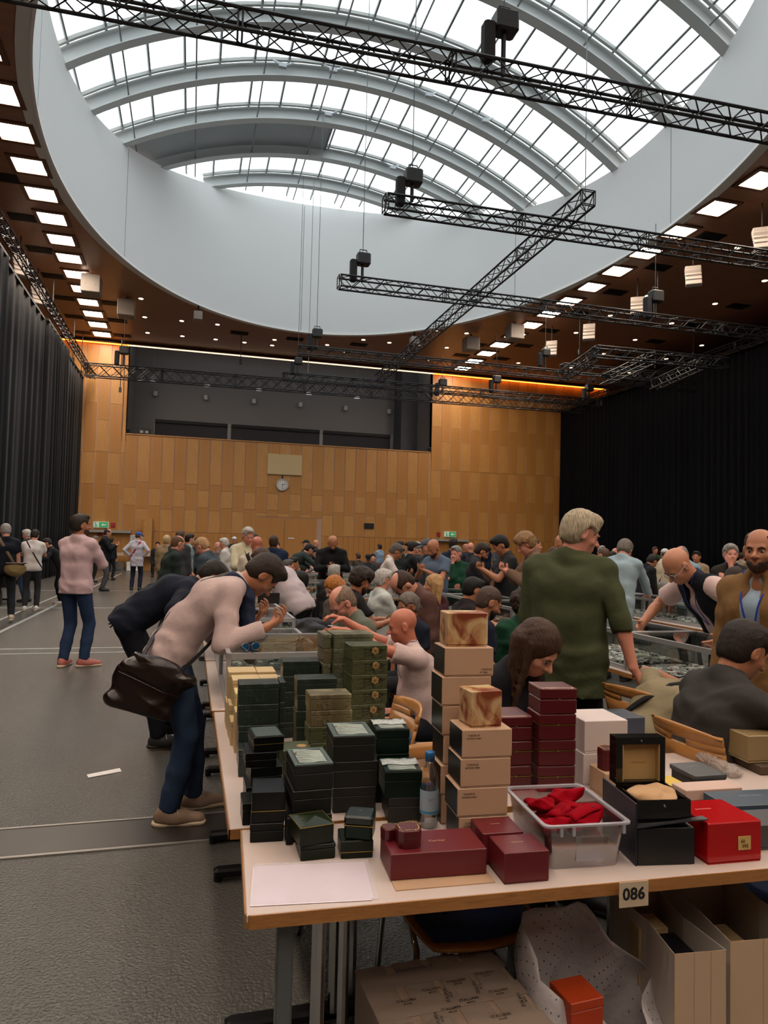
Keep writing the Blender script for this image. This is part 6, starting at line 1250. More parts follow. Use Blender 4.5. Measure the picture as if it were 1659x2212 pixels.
for j in range(nv):
    for i in range(nu): F.append((j * nu + i, j * nu + (i + 1) % nu, (j + 1) * nu + (i + 1) % nu, (j + 1) * nu + i))
o = MB().add(V, F).obj('film', M_pl, t, True); o.modifiers.new('t', 'SOLIDIFY').thickness = .0008
dm = MB()
for j in range(3, 30):
    for i in range(46):
        u, v = (i + .5 * (j % 2)) / 46, j / 30
        p = Vector(bagpt(u, v)); e1 = (Vector(bagpt(u + .002, v)) - p).normalized(); e2 = (Vector(bagpt(u, v + .004)) - p).normalized(); n_ = e1.cross(e2).normalized(); c_ = p + n_ * .003; s_ = .0026
        dm.add([c_ + e1 * s_, c_ + e2 * s_, c_ - e1 * s_, c_ - e2 * s_], [(0, 1, 2, 3)]); c_ = p - n_ * .002; dm.add([c_ + e1 * s_, c_ - e2 * s_, c_ - e1 * s_, c_ + e2 * s_], [(0, 1, 2, 3)])
tag(dm.obj('dot_print', M_blk, t), kind='stuff')
gbox('orange box inside the dotted plastic bag', .99, 1.66, .345, .10, .10, .08, 4, mat('orange_board', '#a8380f', .5), .3)
gbox('white box inside the dotted plastic bag, below the orange one', 1.00, 1.65, .02, .11, .11, .323, 0, M_whb, .3)
# clutter by the woman and chairs
V_, F_ = meshify([cone((0, 0, .95), (.02, 0, .70), .07, .1, .05), cone((.12, .02, .93), (.13, .02, .70), .06, .09, .05), cone((.02, 0, .72), (.13, .02, .55), .09, .08, .05)], .012, fold=.012, ffreq=40); o = link(npmesh('folded_coat', [(V_, F_)], mat('tan_cloth', '#8f7350', .9)), 'folded_coat'); o.location = (1.48, 3.55, 0); tag(o, 'tan coat hung on a chair back left of the long haired woman', 'coat')
gbox('open cardboard box behind the bottle', .86, 2.42, .74, .12, .16, .105, 0, M_bei, .1)
V_, F_ = meshify([elli((0, 0, .72), (.2, .12, .26), None, .05), elli((.0, -.1, .62), (.14, .07, .16), None, .04), cone((-.15, .05, .9), (-.05, .0, .98), .03, .03, .04)], .014, fold=.01, ffreq=30); o = link(npmesh('backpack', [(V_, F_)], mat('backpack_black', '#15171c', .7, bump=.2)), 'backpack'); o.location = (1.0, 5.75, -.03); tag(o, 'black backpack standing behind the grey-green shirt man', 'backpack')
# ============================================================ THE PEOPLE
P_ = person; SH, TE, JK = 'shirt', 'tee', 'jacket'
# --- nearest figures
J1 = P_('man in a pale long sleeved shirt and jeans bending low over the showcase', (.43, 4.26, 1.50), 0, '#b7a29e', '#2b3c56', SH, 'long', lean=31, bend=27, pitch=60, hands=(([.40, 4.48, 1.10], (.2, -1, -.6), (-.2, .6, .8), (0, -.6, .3), .75), ([.43, 3.98, 1.12], (.2, -1, -.8), (.25, .75, .6), (0, -.5, .5), .8)), hair='#2b2119', hs='side', skin='tan', shoe='#8a735f', q=1, H=1.80, feet=((-.12, .15, .075), (.10, .02, .075)), fdir=((-.15, 1), (.1, 1)), belt=True, build=1.05, glasses=None, beard=None)
J2 = P_('man in a navy jacket bent forward behind the pale shirt, phone behind his back', (.18, 5.80, 1.56), 5, '#0f1523', '#10131c', JK, 'long', lean=50, bend=22, pitch=50, hands=((( -.30, -.02, .98), (-1, -.6, .2), (-.2, -.5, -.6)), ([.12, 5.25, .98], (.5, -.8, -.2), (.1, .6, -.8))), hair='#1d1714', hs='short', skin='tan', q=1, H=1.82, feet=((-.12, .36, .075), (.12, .24, .075)))
J3 = P_('man in a pale pink shirt and dark jeans standing with salmon shoes', (-1.33, 9.42, 1.89), 62, '#c4a9ac', '#22334f', SH, 'roll', yaw=-38, hands=('phone', 'phone'), hair='#2b221b', hs='side', skin='tan', shoe='#a85f55', q=1, hem=.0, feet=((-.10, -.04, .075), (.11, .04, .075)), fdir=((-.2, 1), (.9, .8)), beard='#4a3628')
J4 = P_('large man in an olive green shirt seen from behind, blond grey hair', (2.25, 3.72, 1.70), 52, '#3f452c', '#12141a', SH, 'roll', yaw=-66, pitch=20, bend=8, hands=('down', ([2.42, 3.42, .90], (.4, -1, -.3), (.5, .6, -.6))), hair='#a99c84', hs='messy', skin='pink', q=1, hem=.12, build=1.12, H=1.86)
J5 = P_('long brown haired woman looking down behind the red boxes', (1.56, 2.95, 1.25), -62, '#14131a', '#14131a', TE, 'short', 'sit', lean=12, bend=16, pitch=40, yaw=6, hands=('lap', 'lap'), hair='#3f2a1c', hs='long', skin='fair', q=1)
J6 = P_('bald man in a white tee shirt seated with his arm reaching left', (1.36, 4.42, 1.19), 172, '#c4aeaa', '#1c1e24', TE, 'short', 'sit', lean=14, bend=6, pitch=12, hands=(([.78, 4.3, 1.12], (-.3, -.2, -1), (.2, 1, .05), (0, 0, -1), .6), ([.98, 4.62, 1.10], (.3, -.4, -1), (-.2, .8, .2), (0, 0, -1), .7)), hs='bald', skin='#b97158', q=1, lanyard='#1c2350', build=1.1)
J7 = P_('man bowed forward in a khaki tee shirt with a black strap over his back', (2.70, 3.17, 1.12), 12, '#857a60', '#1c1e24', TE, 'short', 'sit', lean=30, bend=34, pitch=88, hands=('table', 'table'), hair='#2a201a', hs='buzz', skin='tan', q=1, H=1.8, strap=('#111214', 1, .035), lanyard='#28387a')
J8 = P_('man in a dark grey shirt seated at the right frame edge with his back turned', (2.38, 2.58, 1.34), -5, '#343231', '#15171c', SH, 'long', 'sit', lean=6, bend=12, pitch=28, yaw=0, hands=('table', 'table'), hair='#231b17', hs='short', skin='tan', q=1, build=1.02, H=1.8)
J9 = P_('bald man in a dark navy vest and silver glasses leaning over the right showcase', (3.32, 4.22, 1.51), 172, '#10131c', '#15181f', 'vest', 'none', lean=27, bend=18, pitch=48, yaw=8, hands=(([3.35, 3.75, 1.04], (-.6, -.6, .1), (.7, .5, 0)), ([3.30, 4.6, 1.04], (.8, -.4, .1), (-.8, .3, 0))), hs='bald', skin='#b97f62', q=1, glasses='#a8a8ac', H=1.82, build=1.08, lanyard='#2b3f9a', extra=dict(under='#c9b0ac'))
J10 = P_('bearded man in a tan jacket standing at the right frame edge', (3.00, 3.14, 1.745), 200, '#7a5c38', '#20242c', 'open', 'long', yaw=12, hands=('down', 'down'), hair='#2e221a', hs='balding', beard='#3a2a1e', skin='tan', q=1, lanyard='#2740a0')
# --- middle distance
M = [
 ('man in a black tee shirt carrying a canvas shoulder bag at the left edge', (-3.37, 14.6, 1.82), 105, '#10141e', '#14161c', TE, 'short', dict(hair='#8d8a86', strap=('#6a5a44', -1, .05), pitch=18, yaw=18, shoe='#b5a594', feet=((-.12, .22, .075), (.12, -.30, .12)), q=2)),
 ('person in a white tee shirt with a thin black strap, back turned', (-3.25, 16.6, 1.74), 95, '#c9c2be', '#2a2a2e', TE, 'short', dict(hair='#2a211b', strap=('#151515', -1, .025), pitch=20, yaw=-15, hands=('phone', 'phone'), shoe='#c9c4bc')),
 ('grey haired person behind the white tee shirt at left', (-3.85, 18.7, 1.76), 160, '#23262c', '#2a3a52', SH, 'long', dict(hair='#b4b0aa', glasses='#111111', pitch=15)),
 ('person in black crouched over the goods by the curtain', (-3.26, 18.0, 1.55), 190, '#16171b', '#121317', SH, 'long', dict(hair='#2a211b', lean=30, pitch=30, hands=('table', 'table'), shoe='#b0aca6')),
 ('heavy man in a black jacket and grey trousers looking at his phone', (-2.42, 22.6, 1.87), 0, '#14161b', '#4d4c50', JK, 'long', dict(hair='#2f2620', hs='balding', build=1.2, pitch=22, hands=('phone', 'phone'), glasses='#111111', q=2)),
 ('person in a grey jacket half hidden behind the heavy man', (-3.3, 27.0, 1.66), 20, '#3a3f42', '#1c1e22', SH, 'long', dict(hair='#6a6560', pitch=20, hands=('chin', 'phone'))),
 ('person in dark clothes at the far table left of the heavy man', (-2.9, 28.5, 1.6), 60, '#1c1d22', '#1c1e22', SH, 'long', dict(hair='#2a211b')),
 ('person in a blue cap and white shirt with a red strap, hands on hips', (-1.55, 22.9, 1.80), 80, '#b9b4be', '#1b2033', SH, 'long', dict(hs='cap', hair='#2b55a8', hands=('hip', 'hip'), strap=('#a01f2a', 1, .05), yaw=-35, pitch=12, hem=.12, q=2)),
 ('seated dark haired person far away at the wood wall', (-1.36, 31.5, 1.50), -90, '#26262a', '#1c1e22', SH, 'long', dict(hair='#1c1714', pose='sit')),
 ('blond person in a beige jacket seen from behind', (-.56, 17.8, 1.70), 75, '#8a7558', '#2a2c30', JK, 'long', dict(hair='#b8a078', hs='messy', build=1.1)),
 ('brown haired man behind the balding man with glasses', (-.2, 14.6, 1.78), 60, '#3a3c40', '#2a2c30', SH, 'long', dict(hair='#4a3528')),
 ('balding man with glasses in a dark green jacket looking right', (-.18, 10.95, 1.66), 20, '#1f2b26', '#1c1e22', SH, 'long', dict(hair='#5f4632', hs='balding', skin='pink', glasses='#555050', lean=12, pitch=20, q=2)),
 ('dark haired man facing right in the left crowd', (-.02, 16.6, 1.74), 10, '#7d8c86', '#1c1e22', SH, 'long', dict(hair='#1e1815', pitch=5)),
 ('dark haired person deep in the left crowd', (.11, 20.7, 1.63), -60, '#33363c', '#1c1e22', SH, 'long', dict(hair='#1e1815')),
 ('strawberry blond person looking down to the left', (.15, 9.85, 1.62), 150, '#3b4650', '#1c1e22', SH, 'long', dict(hair='#a8845c', skin='pink', lean=15, pitch=35, q=2)),
 ('white haired man in a white shirt in the left crowd', (.69, 15.4, 1.66), 160, '#c2c0bc', '#1c1e22', SH, 'long', dict(hair='#bdbab4', skin='pink', pitch=15)),
 ('seated bald man deep in the left crowd', (.67, 18.5, 1.57), 170, '#6a5c58', '#1c1e22', SH, 'long', dict(hs='bald', skin='pink')),
 ('person in a white cap far back in the crowd', (1.44, 24.5, 1.75), -90, '#2c2e34', '#1c1e22', SH, 'long', dict(hs='cap', hair='#d0cdc8')),
 ('grey haired man in a pale cream shirt facing the camera', (.83, 10.7, 1.81), -70, '#bdb79c', '#2a2c30', SH, 'roll', dict(hair='#aaa49a', skin='pink', pitch=22, hands=('phone', 'phone'), lanyard='#23305a', q=2)),
 ('dark haired man just behind the bald man with a black strap', (1.10, 12.7, 1.74), 80, '#2c2e34', '#1c1e22', SH, 'long', dict(hair='#1e1815')),
 ('bald man in a cream tee shirt with a black strap, back turned', (.85, 9.42, 1.67), 75, '#b8ae9c', '#2a2c30', TE, 'short', dict(hs='bald', skin='#b06a52', strap=('#141414', -1, .05), yaw=25, pitch=18, q=2, build=1.12)),
 ('man with cropped hair in a navy jacket, back turned', (1.40, 12.3, 1.72), 70, '#16233c', '#1a1c22', JK, 'long', dict(hair='#3c2a20', hs='buzz', skin='brown', build=1.15, q=2)),
 ('person in a teal shirt beyond the navy jacket', (1.78, 15.1, 1.6), -80, '#5f8a80', '#1c1e22', SH, 'long', dict(hair='#4a3a30', skin='pink')),
 ('person in a white tee shirt leaning over the left tables', (.77, 7.85, 1.51), 150, '#b9aeb2', '#15171b', TE, 'short', dict(hair='#4a382c', lean=34, bend=16, pitch=40, q=2, build=1.12, hands=('table', 'table'))),
 ('bearded man in a brown jacket with a white strap, seated facing left', (1.25, 8.25, 1.27), 178, '#3d2e2a', '#1c1e22', JK, 'long', dict(hair='#17120f', skin='tan', beard='#17120f', pose='sit', strap=('#c9bdb8', 1, .04), q=2, build=1.1)),
 ('grey haired man with glasses seated facing right before the cross table', (1.61, 11.9, 1.31), -10, '#8f9498', '#1c1e22', SH, 'long', dict(hair='#4c4843', pose='sit', glasses='#111111', hands=('read', 'read'), q=2)),
 ('dark haired man seated facing right behind the grey haired one', (1.84, 12.9, 1.33), -10, '#5a6258', '#1c1e22', SH, 'long', dict(hair='#1e1815', pose='sit', skin='tan')),
 ('person in a dark cap behind the leaning man in green-black', (3.18, 19.9, 1.68), 200, '#33363c', '#1c1e22', SH, 'long', dict(hs='cap', hair='#1c2028')),
 ('man in a dark green jacket leaning over the far table', (2.62, 15.9, 1.56), 10, '#27302d', '#1c1e22', SH, 'long', dict(hair='#1c1714', lean=40, bend=12, pitch=35, hands=('table', 'table'), q=2, H=1.8)),
 ('person in a light blue shirt leaning beyond the dark green jacket', (2.95, 16.9, 1.46), 170, '#8d9db8', '#1c1e22', SH, 'long', dict(hair='#1c1714', lean=35, pitch=30, hands=('table', 'table'))),
 ('bald bearded man in a black sweater looking down at his hands', (2.35, 11.8, 1.58), -95, '#121216', '#1c1e22', SH, 'long', dict(hs='bald', skin='tan', beard='#2a201a', lean=18, pitch=38, hands=('phone', 'phone'), q=2, H=1.82, build=1.12)),
 ('grey haired man in a charcoal sweater seated with his back turned', (2.07, 10.2, 1.29), 60, '#232427', '#1c1e22', SH, 'long', dict(hair='#a09c96', pose='sit', glasses='#111111', yaw=-20, q=2, build=1.1)),
 ('far seated person in a black cap', (4.9, 19.4, 1.30), -100, '#33363c', '#1c1e22', SH, 'long', dict(hs='cap', hair='#15171c', pose='sit', pitch=30)),
 ('far seated dark haired person beside the black cap', (5.25, 20.2, 1.32), -100, '#4a3a34', '#1c1e22', SH, 'long', dict(hair='#15120f', pose='sit')),
 ('grey haired man in a white polo with dark trim looking down', (2.93, 9.9, 1.60), -15, '#c4bcb8', '#2a2c30', 'polo', 'short', dict(hair='#55504b', skin='tan', pitch=38, lean=8, q=2, lanyard='#1a1a22', hands=('phone', 'phone'))),
 ('curly haired bearded man in a black tee shirt seated with a phone', (1.73, 7.1, 1.34), 0, '#17181b', '#1c1e22', TE, 'short', dict(hair='#2c211a', hs='curly', beard='#2c211a', skin='tan', pose='sit', pitch=28, hands=('read', 'read'), q=2, lanyard='#7a2a2a', build=1.05)),
 ('white haired man with glasses in a pale shirt leaning back in his seat', (2.27, 8.2, 1.30), 5, '#b7bdb9', '#2a2c30', SH, 'long', dict(hair='#b4b0aa', hs='messy', skin='pink', pose='sit', lean=-6, pitch=12, glasses='#402a2a', q=2, build=1.12, hands=('lap', 'lap'))),
 ('dark haired man bowed so that the crown of his head shows', (1.95, 6.35, 1.30), 195, '#5a3f38', '#1c1e22', SH, 'long', dict(hair='#3a2a22', hs='balding', pose='sit', lean=10, pitch=70, q=2)),
 ('woman with orange-red hair seated behind the man with glasses', (1.40, 6.9, 1.27), 205, '#4a4038', '#1c1e22', SH, 'long', dict(hair='#a8682f', hs='long', pose='sit', pitch=28, q=2)),
 ('man with glasses and thinning hair in a grey-green shirt looking down', (1.12, 5.2, 1.26), 195, '#5f6356', '#1c1e22', SH, 'long', dict(hair='#7a6656', hs='balding', beard='#8a6c56', skin='pink', pose='sit', lean=6, pitch=40, glasses='#1c1a1c', hands=('read', 'read'), q=1, build=1.1)),
 ('long greying haired man in a dark tee shirt with glasses', (1.83, 5.8, 1.19), 200, '#141c2c', '#1c1e22', TE, 'short', dict(hair='#6b625a', hs='pony', skin='tan', pose='sit', pitch=14, glasses='#141414', q=1, beard='#6b5f55')),
 ('blond woman in a maroon leather jacket, back turned', (2.66, 7.5, 1.28), 130, '#3a161b', '#1c1e22', JK, 'long', dict(hair='#b08a5c', hs='long', pose='sit', yaw=30, q=2)),
 ('bald bearded man in a grey-blue tee shirt looking at a phone', (3.22, 9.1, 1.68), -150, '#56657a', '#2a2c30', TE, 'short', dict(hs='bald', beard='#3c2c22', skin='tan', pitch=32, hands=('phone', 'phone'), q=2)),
 ('man in a grey cap beside the grey-blue tee shirt', (3.6, 10.5, 1.70), 190, '#33363c', '#1c1e22', SH, 'long', dict(hs='capback', hair='#51575c', pitch=20)),
 ('grey haired man in a charcoal sweater behind the row', (4.11, 12.4, 1.64), 0, '#2c2f34', '#1c1e22', SH, 'long', dict(hair='#8a8680', pitch=15)),
 ('dark haired person in a black tee shirt beyond the white polo', (3.84, 11.9, 1.66), 0, '#17181c', '#1c1e22', TE, 'short', dict(hair='#15120f', pitch=20, hands=('phone', 'phone'))),
 ('dark haired person in a light blue shirt beyond the white polo', (4.5, 14.25, 1.67), 190, '#7f93ad', '#1c1e22', SH, 'long', dict(hair='#15120f', pitch=20)),
 ('person in a dark green top far behind the white polo', (4.61, 15.3, 1.69), 10, '#2f3c35', '#1c1e22', SH, 'long', dict(hair='#1c1714')),
 ('grey haired man in a green sweater with his hand at his chin', (3.79, 9.7, 1.61), -120, '#15402e', '#2a2c30', 'polo', 'long', dict(hair='#7d7a75', skin='pink', pitch=8, yaw=-20, hands=('cross', 'chin'), q=2, build=1.1)),
 ('dark haired man in a white shirt and black vest, back turned', (4.71, 12.2, 1.76), 60, '#1c2030', '#1c1e22', SH, 'long', dict(hair='#2a211b')),
 ('bald man far behind near the right exit sign', (6.17, 14.9, 1.70), 80, '#2c2e34', '#1c1e22', SH, 'long', dict(hs='bald', skin='pink')),
 ('bearded man in a dark track jacket with white sleeve stripes', (3.9, 9.0, 1.64), -20, '#26272a', '#1c1e22', JK, 'long', dict(hair='#2a1e18', beard='#2a1e18', skin='tan', pitch=35, hands=('phone', 'phone'), q=2)),
 ('black haired man in a dark grey polo with a brown strap', (3.8, 8.2, 1.74), 170, '#26292b', '#15171b', 'polo', 'short', dict(hair='#0f0d0c', skin='tan', pitch=35, yaw=5, hands=('phone', 'phone'), strap=('#3c2a22', -1, .02), q=2, build=1.12)),
 ('curly blond man in a tan jacket looking down', (3.8, 7.5, 1.76), 165, '#6f5645', '#1c1e22', JK, 'long', dict(hair='#8a6a48', hs='curly', skin='pink', pitch=35, q=2, hands=('phone', 'phone'))),
 ('brown haired man behind the curly blond one', (5.23, 10.0, 1.77), -20, '#2c2e34', '#1c1e22', SH, 'long', dict(hair='#4a382a', hs='buzz')),
 ('balding man facing left behind the olive shirt man', (3.95, 6.9, 1.77), 190, '#23262e', '#1c1e22', SH, 'long', dict(hair='#33261f', hs='balding', skin='tan', pitch=18, q=2)),
 ('brown haired person bowed down left of the olive shirt man', (3.98, 7.1, 1.57), 180, '#5a4a40', '#1c1e22', SH, 'long', dict(hair='#4a3222', lean=20, pitch=60, q=2)),
 ('black haired man in a flowered black shirt seated', (2.75, 6.55, 1.29), 0, '#1d1518', '#1c1e22', SH, 'short', dict(hair='#15110f', skin='tan', pose='sit', pitch=20, lean=10, hands=('table', 'table'), q=2)),
 ('man with cropped hair, beard and earbud in a navy tee shirt', (2.30, 5.15, 1.28), -5, '#111729', '#1c1e22', TE, 'short', dict(hair='#4a3a30', hs='buzz', beard='#2a1e18', skin='tan', pose='sit', pitch=28, q=1, lanyard='#3a4a8a')),
 ('curly haired person in a green sweater, back turned', (2.72, 5.42, 1.24), 75, '#15402c', '#1c1e22', SH, 'long', dict(hair='#2e201a', hs='curly', pose='sit', pitch=10, q=1, lanyard='#2a5aa0')),
 ('man in a black hooded jacket right of the olive shirt man', (6.85, 10.6, 1.63), 120, '#14171f', '#1c1e22', JK, 'long', dict(hair='#5a4434', q=2, build=1.1)),
 ('pink bald man far before the black curtain', (9.95, 14.9, 1.66), 170, '#6a6c70', '#1c1e22', SH, 'long', dict(hs='bald', skin='pink')),
 ('dark haired man bowed before the black curtain', (8.15, 12.3, 1.56), 190, '#8a9098', '#1c1e22', SH, 'long', dict(hair='#1c1714', pitch=30)),
 ('man in a light blue denim shirt and grey trousers leaning to the right', (5.35, 7.8, 1.69), 35, '#8fa3ab', '#57504a', SH, 'long', dict(hair='#6e675e', hs='messy', skin='pink', lean=14, bend=8, pitch=38, q=2, hem=.14, build=1.12, hands=('down', 'table'), H=1.82)),
 ('dark haired young man bowed beyond the denim shirt', (7.68, 10.4, 1.52), 0, '#17181c', '#1c1e22', SH, 'long', dict(hair='#1c1714', skin='tan', lean=20, pitch=40)),
 ('person in a white cap with a cream jacket and dark strap', (9.6, 12.6, 1.66), 70, '#c0b49a', '#2a2c30', JK, 'long', dict(hs='cap', hair='#c9c6c0', strap=('#1a1a1a', 1, .06))),
 ('person in a beige shirt beyond the cream jacket', (9.1, 13.2, 1.62), 170, '#8a7a60', '#2a2c30', SH, 'long', dict(hair='#4a3a2c')),
 ('bald pink man in a light blue shirt looking down to the left', (6.51, 8.2, 1.66), 185, '#7f98aa', '#2a2c30', SH, 'long', dict(hs='balding', hair='#8c8078', skin='#b8705a', pitch=35, lean=8, q=2)),
 ('dark haired person in a beige jacket behind the bald pink man', (9.4, 11.4, 1.62), -140, '#9a8468', '#2a2c30', SH, 'long', dict(hair='#1c1714', skin='tan')),
 ('grey haired man in a dark vest over a light blue shirt facing the camera', (6.35, 7.1, 1.71), -120, '#2b2621', '#2a2c30', 'open', 'none', dict(hair='#8f8b85', hs='messy', skin='pink', q=2, lanyard='#2a4a9a', hands=('down', 'chin'), extra=dict(under='#7f9cb5'))),
 ('person in a navy sweater bowed at the right edge behind the showcases', (4.71, 5.2, 1.43), 190, '#15253d', '#1c1e22', SH, 'long', dict(hair='#2a211b', lean=30, bend=10, pitch=60, q=2, build=1.1)),
 ('person with a red hood seated low before the black curtain', (7.7, 8.2, 1.40), -150, '#6a3a34', '#1c1e22', SH, 'long', dict(hair='#2a211b', pose='sit', skin='pink')),
]
for (lab, hd, hdg, top, tr, kind, slv, kw) in M:
    kw = dict(kw); qd = 2 if hd[1] < 12.5 else 3; kw.setdefault('q', qd); kw.setdefault('hs', 'short')
    if kw['hs'] == 'capback': kw['hs'] = 'cap'
    P_(lab, hd, hdg, top, tr, kind, slv, **kw)
# distant heads of the crowd along the far tables
rs = random.Random(5); tones = [('grey', '#3c4046'), ('navy', '#1b2336'), ('white', '#b8b4b0'), ('black', '#15161a'), ('brown', '#4a3a30'), ('light blue', '#7f93a8'), ('green', '#2c4a3a'), ('beige', '#8f8068')]
FAR = [(2.0, 22.5), (2.5, 26.0), (.2, 25.0), (4.2, 24.0), (5.4, 22.8), (6.6, 24.5), (7.5, 19.5), (8.4, 22.5), (9.6, 20.8), (10.6, 24.0), (11.8, 21.5), (11.2, 17.5), (12.8, 18.5), (13.2, 15.8), (14.5, 19.5), (15.6, 17.0), (12.2, 13.6), (7.0, 17.2), (6.3, 19.2), (-.6, 27.5), (3.4, 28.5), (8.8, 27.0), (16.2, 21.5), (10.3, 16.0)]
for i, (x, y) in enumerate(FAR):
    tn, tc = tones[i % 8]; sit_ = i % 3 == 1; hc_ = ['#2a211b', '#6a625a', '#15120f', '#a09a92', '#4a3528'][i % 5]; hn = ['dark brown', 'grey-brown', 'black', 'grey', 'brown'][i % 5]
    P_('distant %s person, %s hair, %s top, %d metres before the wood wall, %s' % ('seated' if sit_ else 'standing', hn, tn, round(37.5 - y), 'left half' if x < 3 else 'centre' if x < 8 else 'right half'), (x, y, 1.30 if sit_ else 1.62 + .03 * (i % 5)), rs.choice([-90, -60, 0, 180, 90, 120]), tc, '#1c1e22', SH, 'long', hair=hc_, hs='bald' if i % 7 == 3 else 'short', skin=['fair', 'pink', 'tan'][i % 3], pose='sit' if sit_ else 'stand', q=3, hands=('phone', 'phone'), group='distant crowd')
# ---- things people carry
w = J1['w']
Pv = J1['P']
t = thing('shoulder_bag', 'brown-black leather messenger bag on the hip of the bending man', 'bag'); M_lth = mat('oiled_leather', '#1c110e', .28, bump=.25, bscale=30, var=.3, vscale=6)
bp = Vector((-.19, 3.98, .83))
V_, F_ = meshify([elli((0, 0, 0), (.19, .05, .155), None, .03), cone((-.15, 0, -.12), (.13, 0, -.15), .045, .05, .05), cone((-.08, 0, .1), (.2, 0, .06), .04, .04, .05)], .007, fold=.007, ffreq=24, cuts=[((0, 0, -.165), (0, 0, -1)), ((0, 0, .135), (0, 0, 1))])
link(npmesh('bag_body', [(V_, F_)], M_lth), 'bag_body', t); V_, F_ = meshify([elli((.01, -.012, .05), (.185, .048, .1), None, .03)], .007, fold=.004, ffreq=30, cuts=[((0, 0, -.0), (-.25, 0, -1))]); link(npmesh('flap', [(V_, F_)], M_lth), 'flap', t)
MB().path([(-.17, -.03, .02), (-.05, -.062, .005), (.08, -.062, -.02), (.18, -.03, -.03)], .003, 5).obj('piping', M_lth, t)
t.location = bp; t.rotation_euler = (0, R2(18), R2(6))
sh = w(J1['N'] + J1['u3'] * .02); m = MB(); shl = w(J1['S1'] * .45 + J1['N'] * .55 + J1['u3'] * .03)
a = bp + Vector((-.04, 0, .13)); q1, q2, q3 = [w(J1[c_] - J1['f'] * k_ + V3(.05, 0, 0)) for c_, k_ in (('P', .12), ('W', .125), ('C', .125))]; b_ = bp + Vector((.18, -.0, .07))
m.path([a, q1 + Vector((-.02, -.05, 0)), q2, q3, w(J1['N'] - J1['f'] * .085 + V3(.03, 0, 0)), w(J1['N'] + J1['u3'] * .02 + V3(-.06, 0, 0))], .012, 6); o = m.obj('shoulder_strap', M_lth); o.parent = t; o.matrix_parent_inverse = Matrix.Identity(4); o.matrix_basis = (Matrix.Translation(bp) @ t.rotation_euler.to_matrix().to_4x4()).inverted()
ch_ = w(J1['C'] + V3(0, 0, 0)); m = MB(); wst = w(J1['W']); V_ = []
for k in range(9):
    u = k / 8; c0 = b_.lerp(wst + Vector((.20, -.155, .00)), u) + Vector((0, -.05 * math.sin(u * math.pi), .0)); V_ += [c0 + Vector((.004, 0, .018)), c0 + Vector((-.004, 0, -.018)), c0 + Vector((-.004, .004, -.018)), c0 + Vector((.004, .004, .018))]
F_ = [(4 * k + j, 4 * k + (j + 1) % 4, 4 * k + 4 + (j + 1) % 4, 4 * k + 4 + j) for k in range(8) for j in range(4)]
o = MB().add(V_, F_).obj('webbing_strap', mat('webbing_black', '#14110f', .7)); o.parent = t; o.matrix_basis = (Matrix.Translation(bp) @ t.rotation_euler.to_matrix().to_4x4()).inverted()
# scarf, phone
hl, N_ = J1['hl'], J1['N']; f_ = J1['f']; u_ = J1['u3']
V_, F_ = meshify([cone(N_ + V3(sg * .07, 0, 0) + f_ * .0 + u_ * .01, N_ + V3(sg * .05, 0, 0) + f_ * .08 + u_ * .02, .04, .045, .03) for sg in (-1, 1)] + [cone(N_ - f_ * .05 + V3(-.05, 0, 0), N_ - f_ * .05 + V3(.05, 0, 0), .04, .04, .03), cone(N_ + f_ * .09 + V3(.04, 0, 0), N_ + f_ * .12 + V3(.05, .02, -.30), .05, .045, .03), cone(N_ + f_ * .09 + V3(-.04, 0, 0), N_ + f_ * .12 + V3(-.05, .02, -.26), .045, .04, .03)], .008, fold=.007, ffreq=45)
link(npmesh('scarf', [(V_, F_)], mat('scarf_navy', '#1c2740', .95, bump=.4, bscale=90, var=.3, vscale=30)), 'scarf', J1['root'])
def phone(J, i, lab, off=(0, .09, .02)):
    p = J['w'](J['T%d' % i] + J['fd%d' % i] * .09 + J['pn%d' % i] * .028); t = thing('mobile_phone', lab, 'phone', p, J['root'].rotation_euler.z); M = Matrix.Rotation(.5, 4, 'X'); MB().bbox(-.036, .036, -.075, .075, -.004, .004, .003, M).obj('case', M_blk, t); MB().box(-.032, .032, -.07, .07, .0041, .005, M).obj('screen', mat('phone_screen', '#1a2028', .08), t)
phone(J2, 0, 'black phone in the hand of the navy jacket man behind his back')
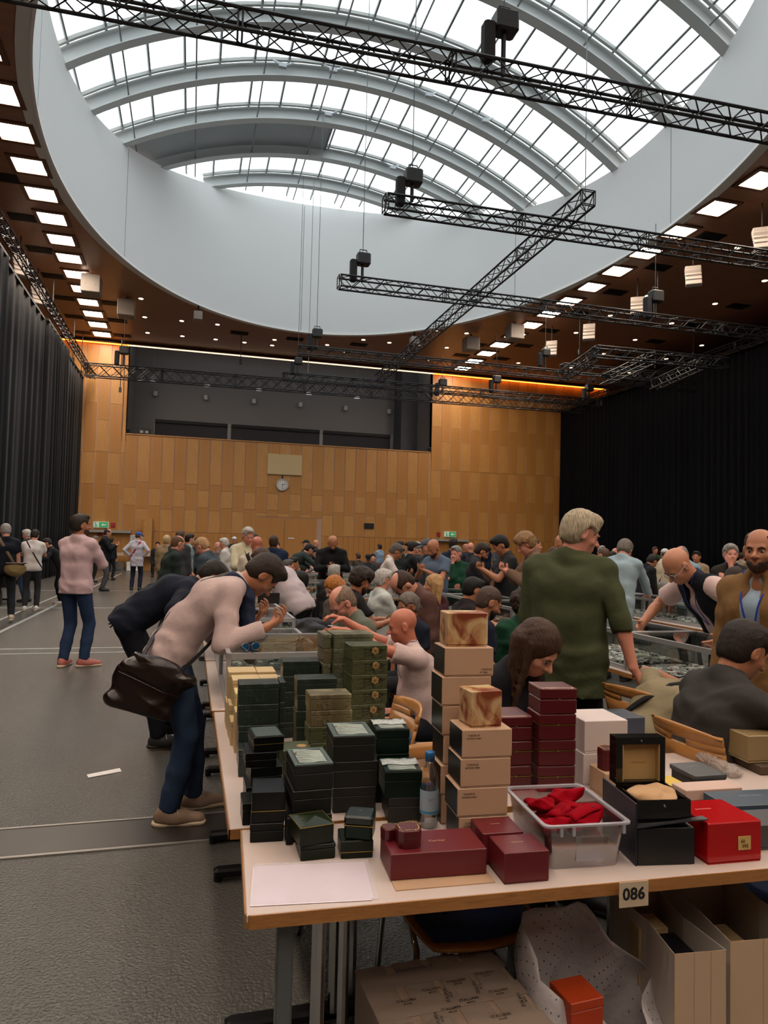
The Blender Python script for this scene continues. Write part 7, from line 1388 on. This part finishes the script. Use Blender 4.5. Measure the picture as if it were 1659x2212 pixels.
p = J6['w'](J6['T0'] + J6['fd0'] * .10 + V3(0, 0, .01)); t = thing('wrist_watch', 'dark wristwatch held out by the bald man in the white tee shirt', 'watch', p); MB().lathe([(.016, -.005), (.02, -.003), (.02, .003), (.016, .005)], 14).obj('watch_case', M_chrome, t); MB().path([(.0 + .03 * math.cos(a), 0, -.03 + .03 * math.sin(a)) for a in np.linspace(0, 6.0, 14)], .006, 5).obj('strap', M_blk, t)
p = J1['w'](J1['T0'] + J1['fd0'] * .09 + V3(0, 0, .0)); tag(MB().bbox(-.07, .07, -.005, .005, -.03, .04, .003).obj('mobile_phone', M_blk, None, False, (.50, 4.58, 1.23)), 'black phone held behind the hand of the bending man', 'phone')
t = thing('canvas_bag', 'olive-tan canvas bag hanging behind the man in the black tee shirt', 'bag', (-3.12, 14.35, .98)); V_, F_ = meshify([elli((0, 0, 0), (.19, .10, .15), None, .03)], .012, fold=.008, ffreq=25, cuts=[((0, 0, .1), (0, 0, 1))]); link(npmesh('bag_body', [(V_, F_)], mat('canvas_tan', '#7d6a42', .9)), 'bag_body', t); MB().bbox(-.18, .18, -.09, .09, .09, .12, .02).obj('leather_top', M_lth, t)
# spectacles frame pushed up, lanyards are part of the people; coats on chairs
V_, F_ = meshify([cone((-.18, 0, .82), (.18, 0, .82), .05, .05, .04), cone((-.17, 0, .8), (-.2, -.03, .45), .06, .05, .06), cone((.17, 0, .8), (.2, -.03, .45), .06, .05, .06), cone((0, 0, .78), (0, -.03, .42), .09, .09, .1)], .014, fold=.01, ffreq=26)
o = link(npmesh('grey_jacket', [(V_, F_)], mat('jacket_blue_grey', '#232833', .8)), 'folded_coat'); o.location = (1.15, 6.6, 0); tag(o, 'blue-grey jacket hung over a chair behind the backpack', 'coat')
for i, (x, y, h) in enumerate([(1.45, 8.3, -2), (1.95, 7.4, 180), (2.35, 7.75, 185), (1.3, 6.9, 0), (1.6, 4.45, -8), (1.35, 5.2, 10), (2.05, 5.15, 175), (2.55, 4.85, 255), (1.55, 3.05, 135), (2.85, 7.0, -45), (2.25, 3.0, 195), (1.95, 2.35, 210)][:0]): pass
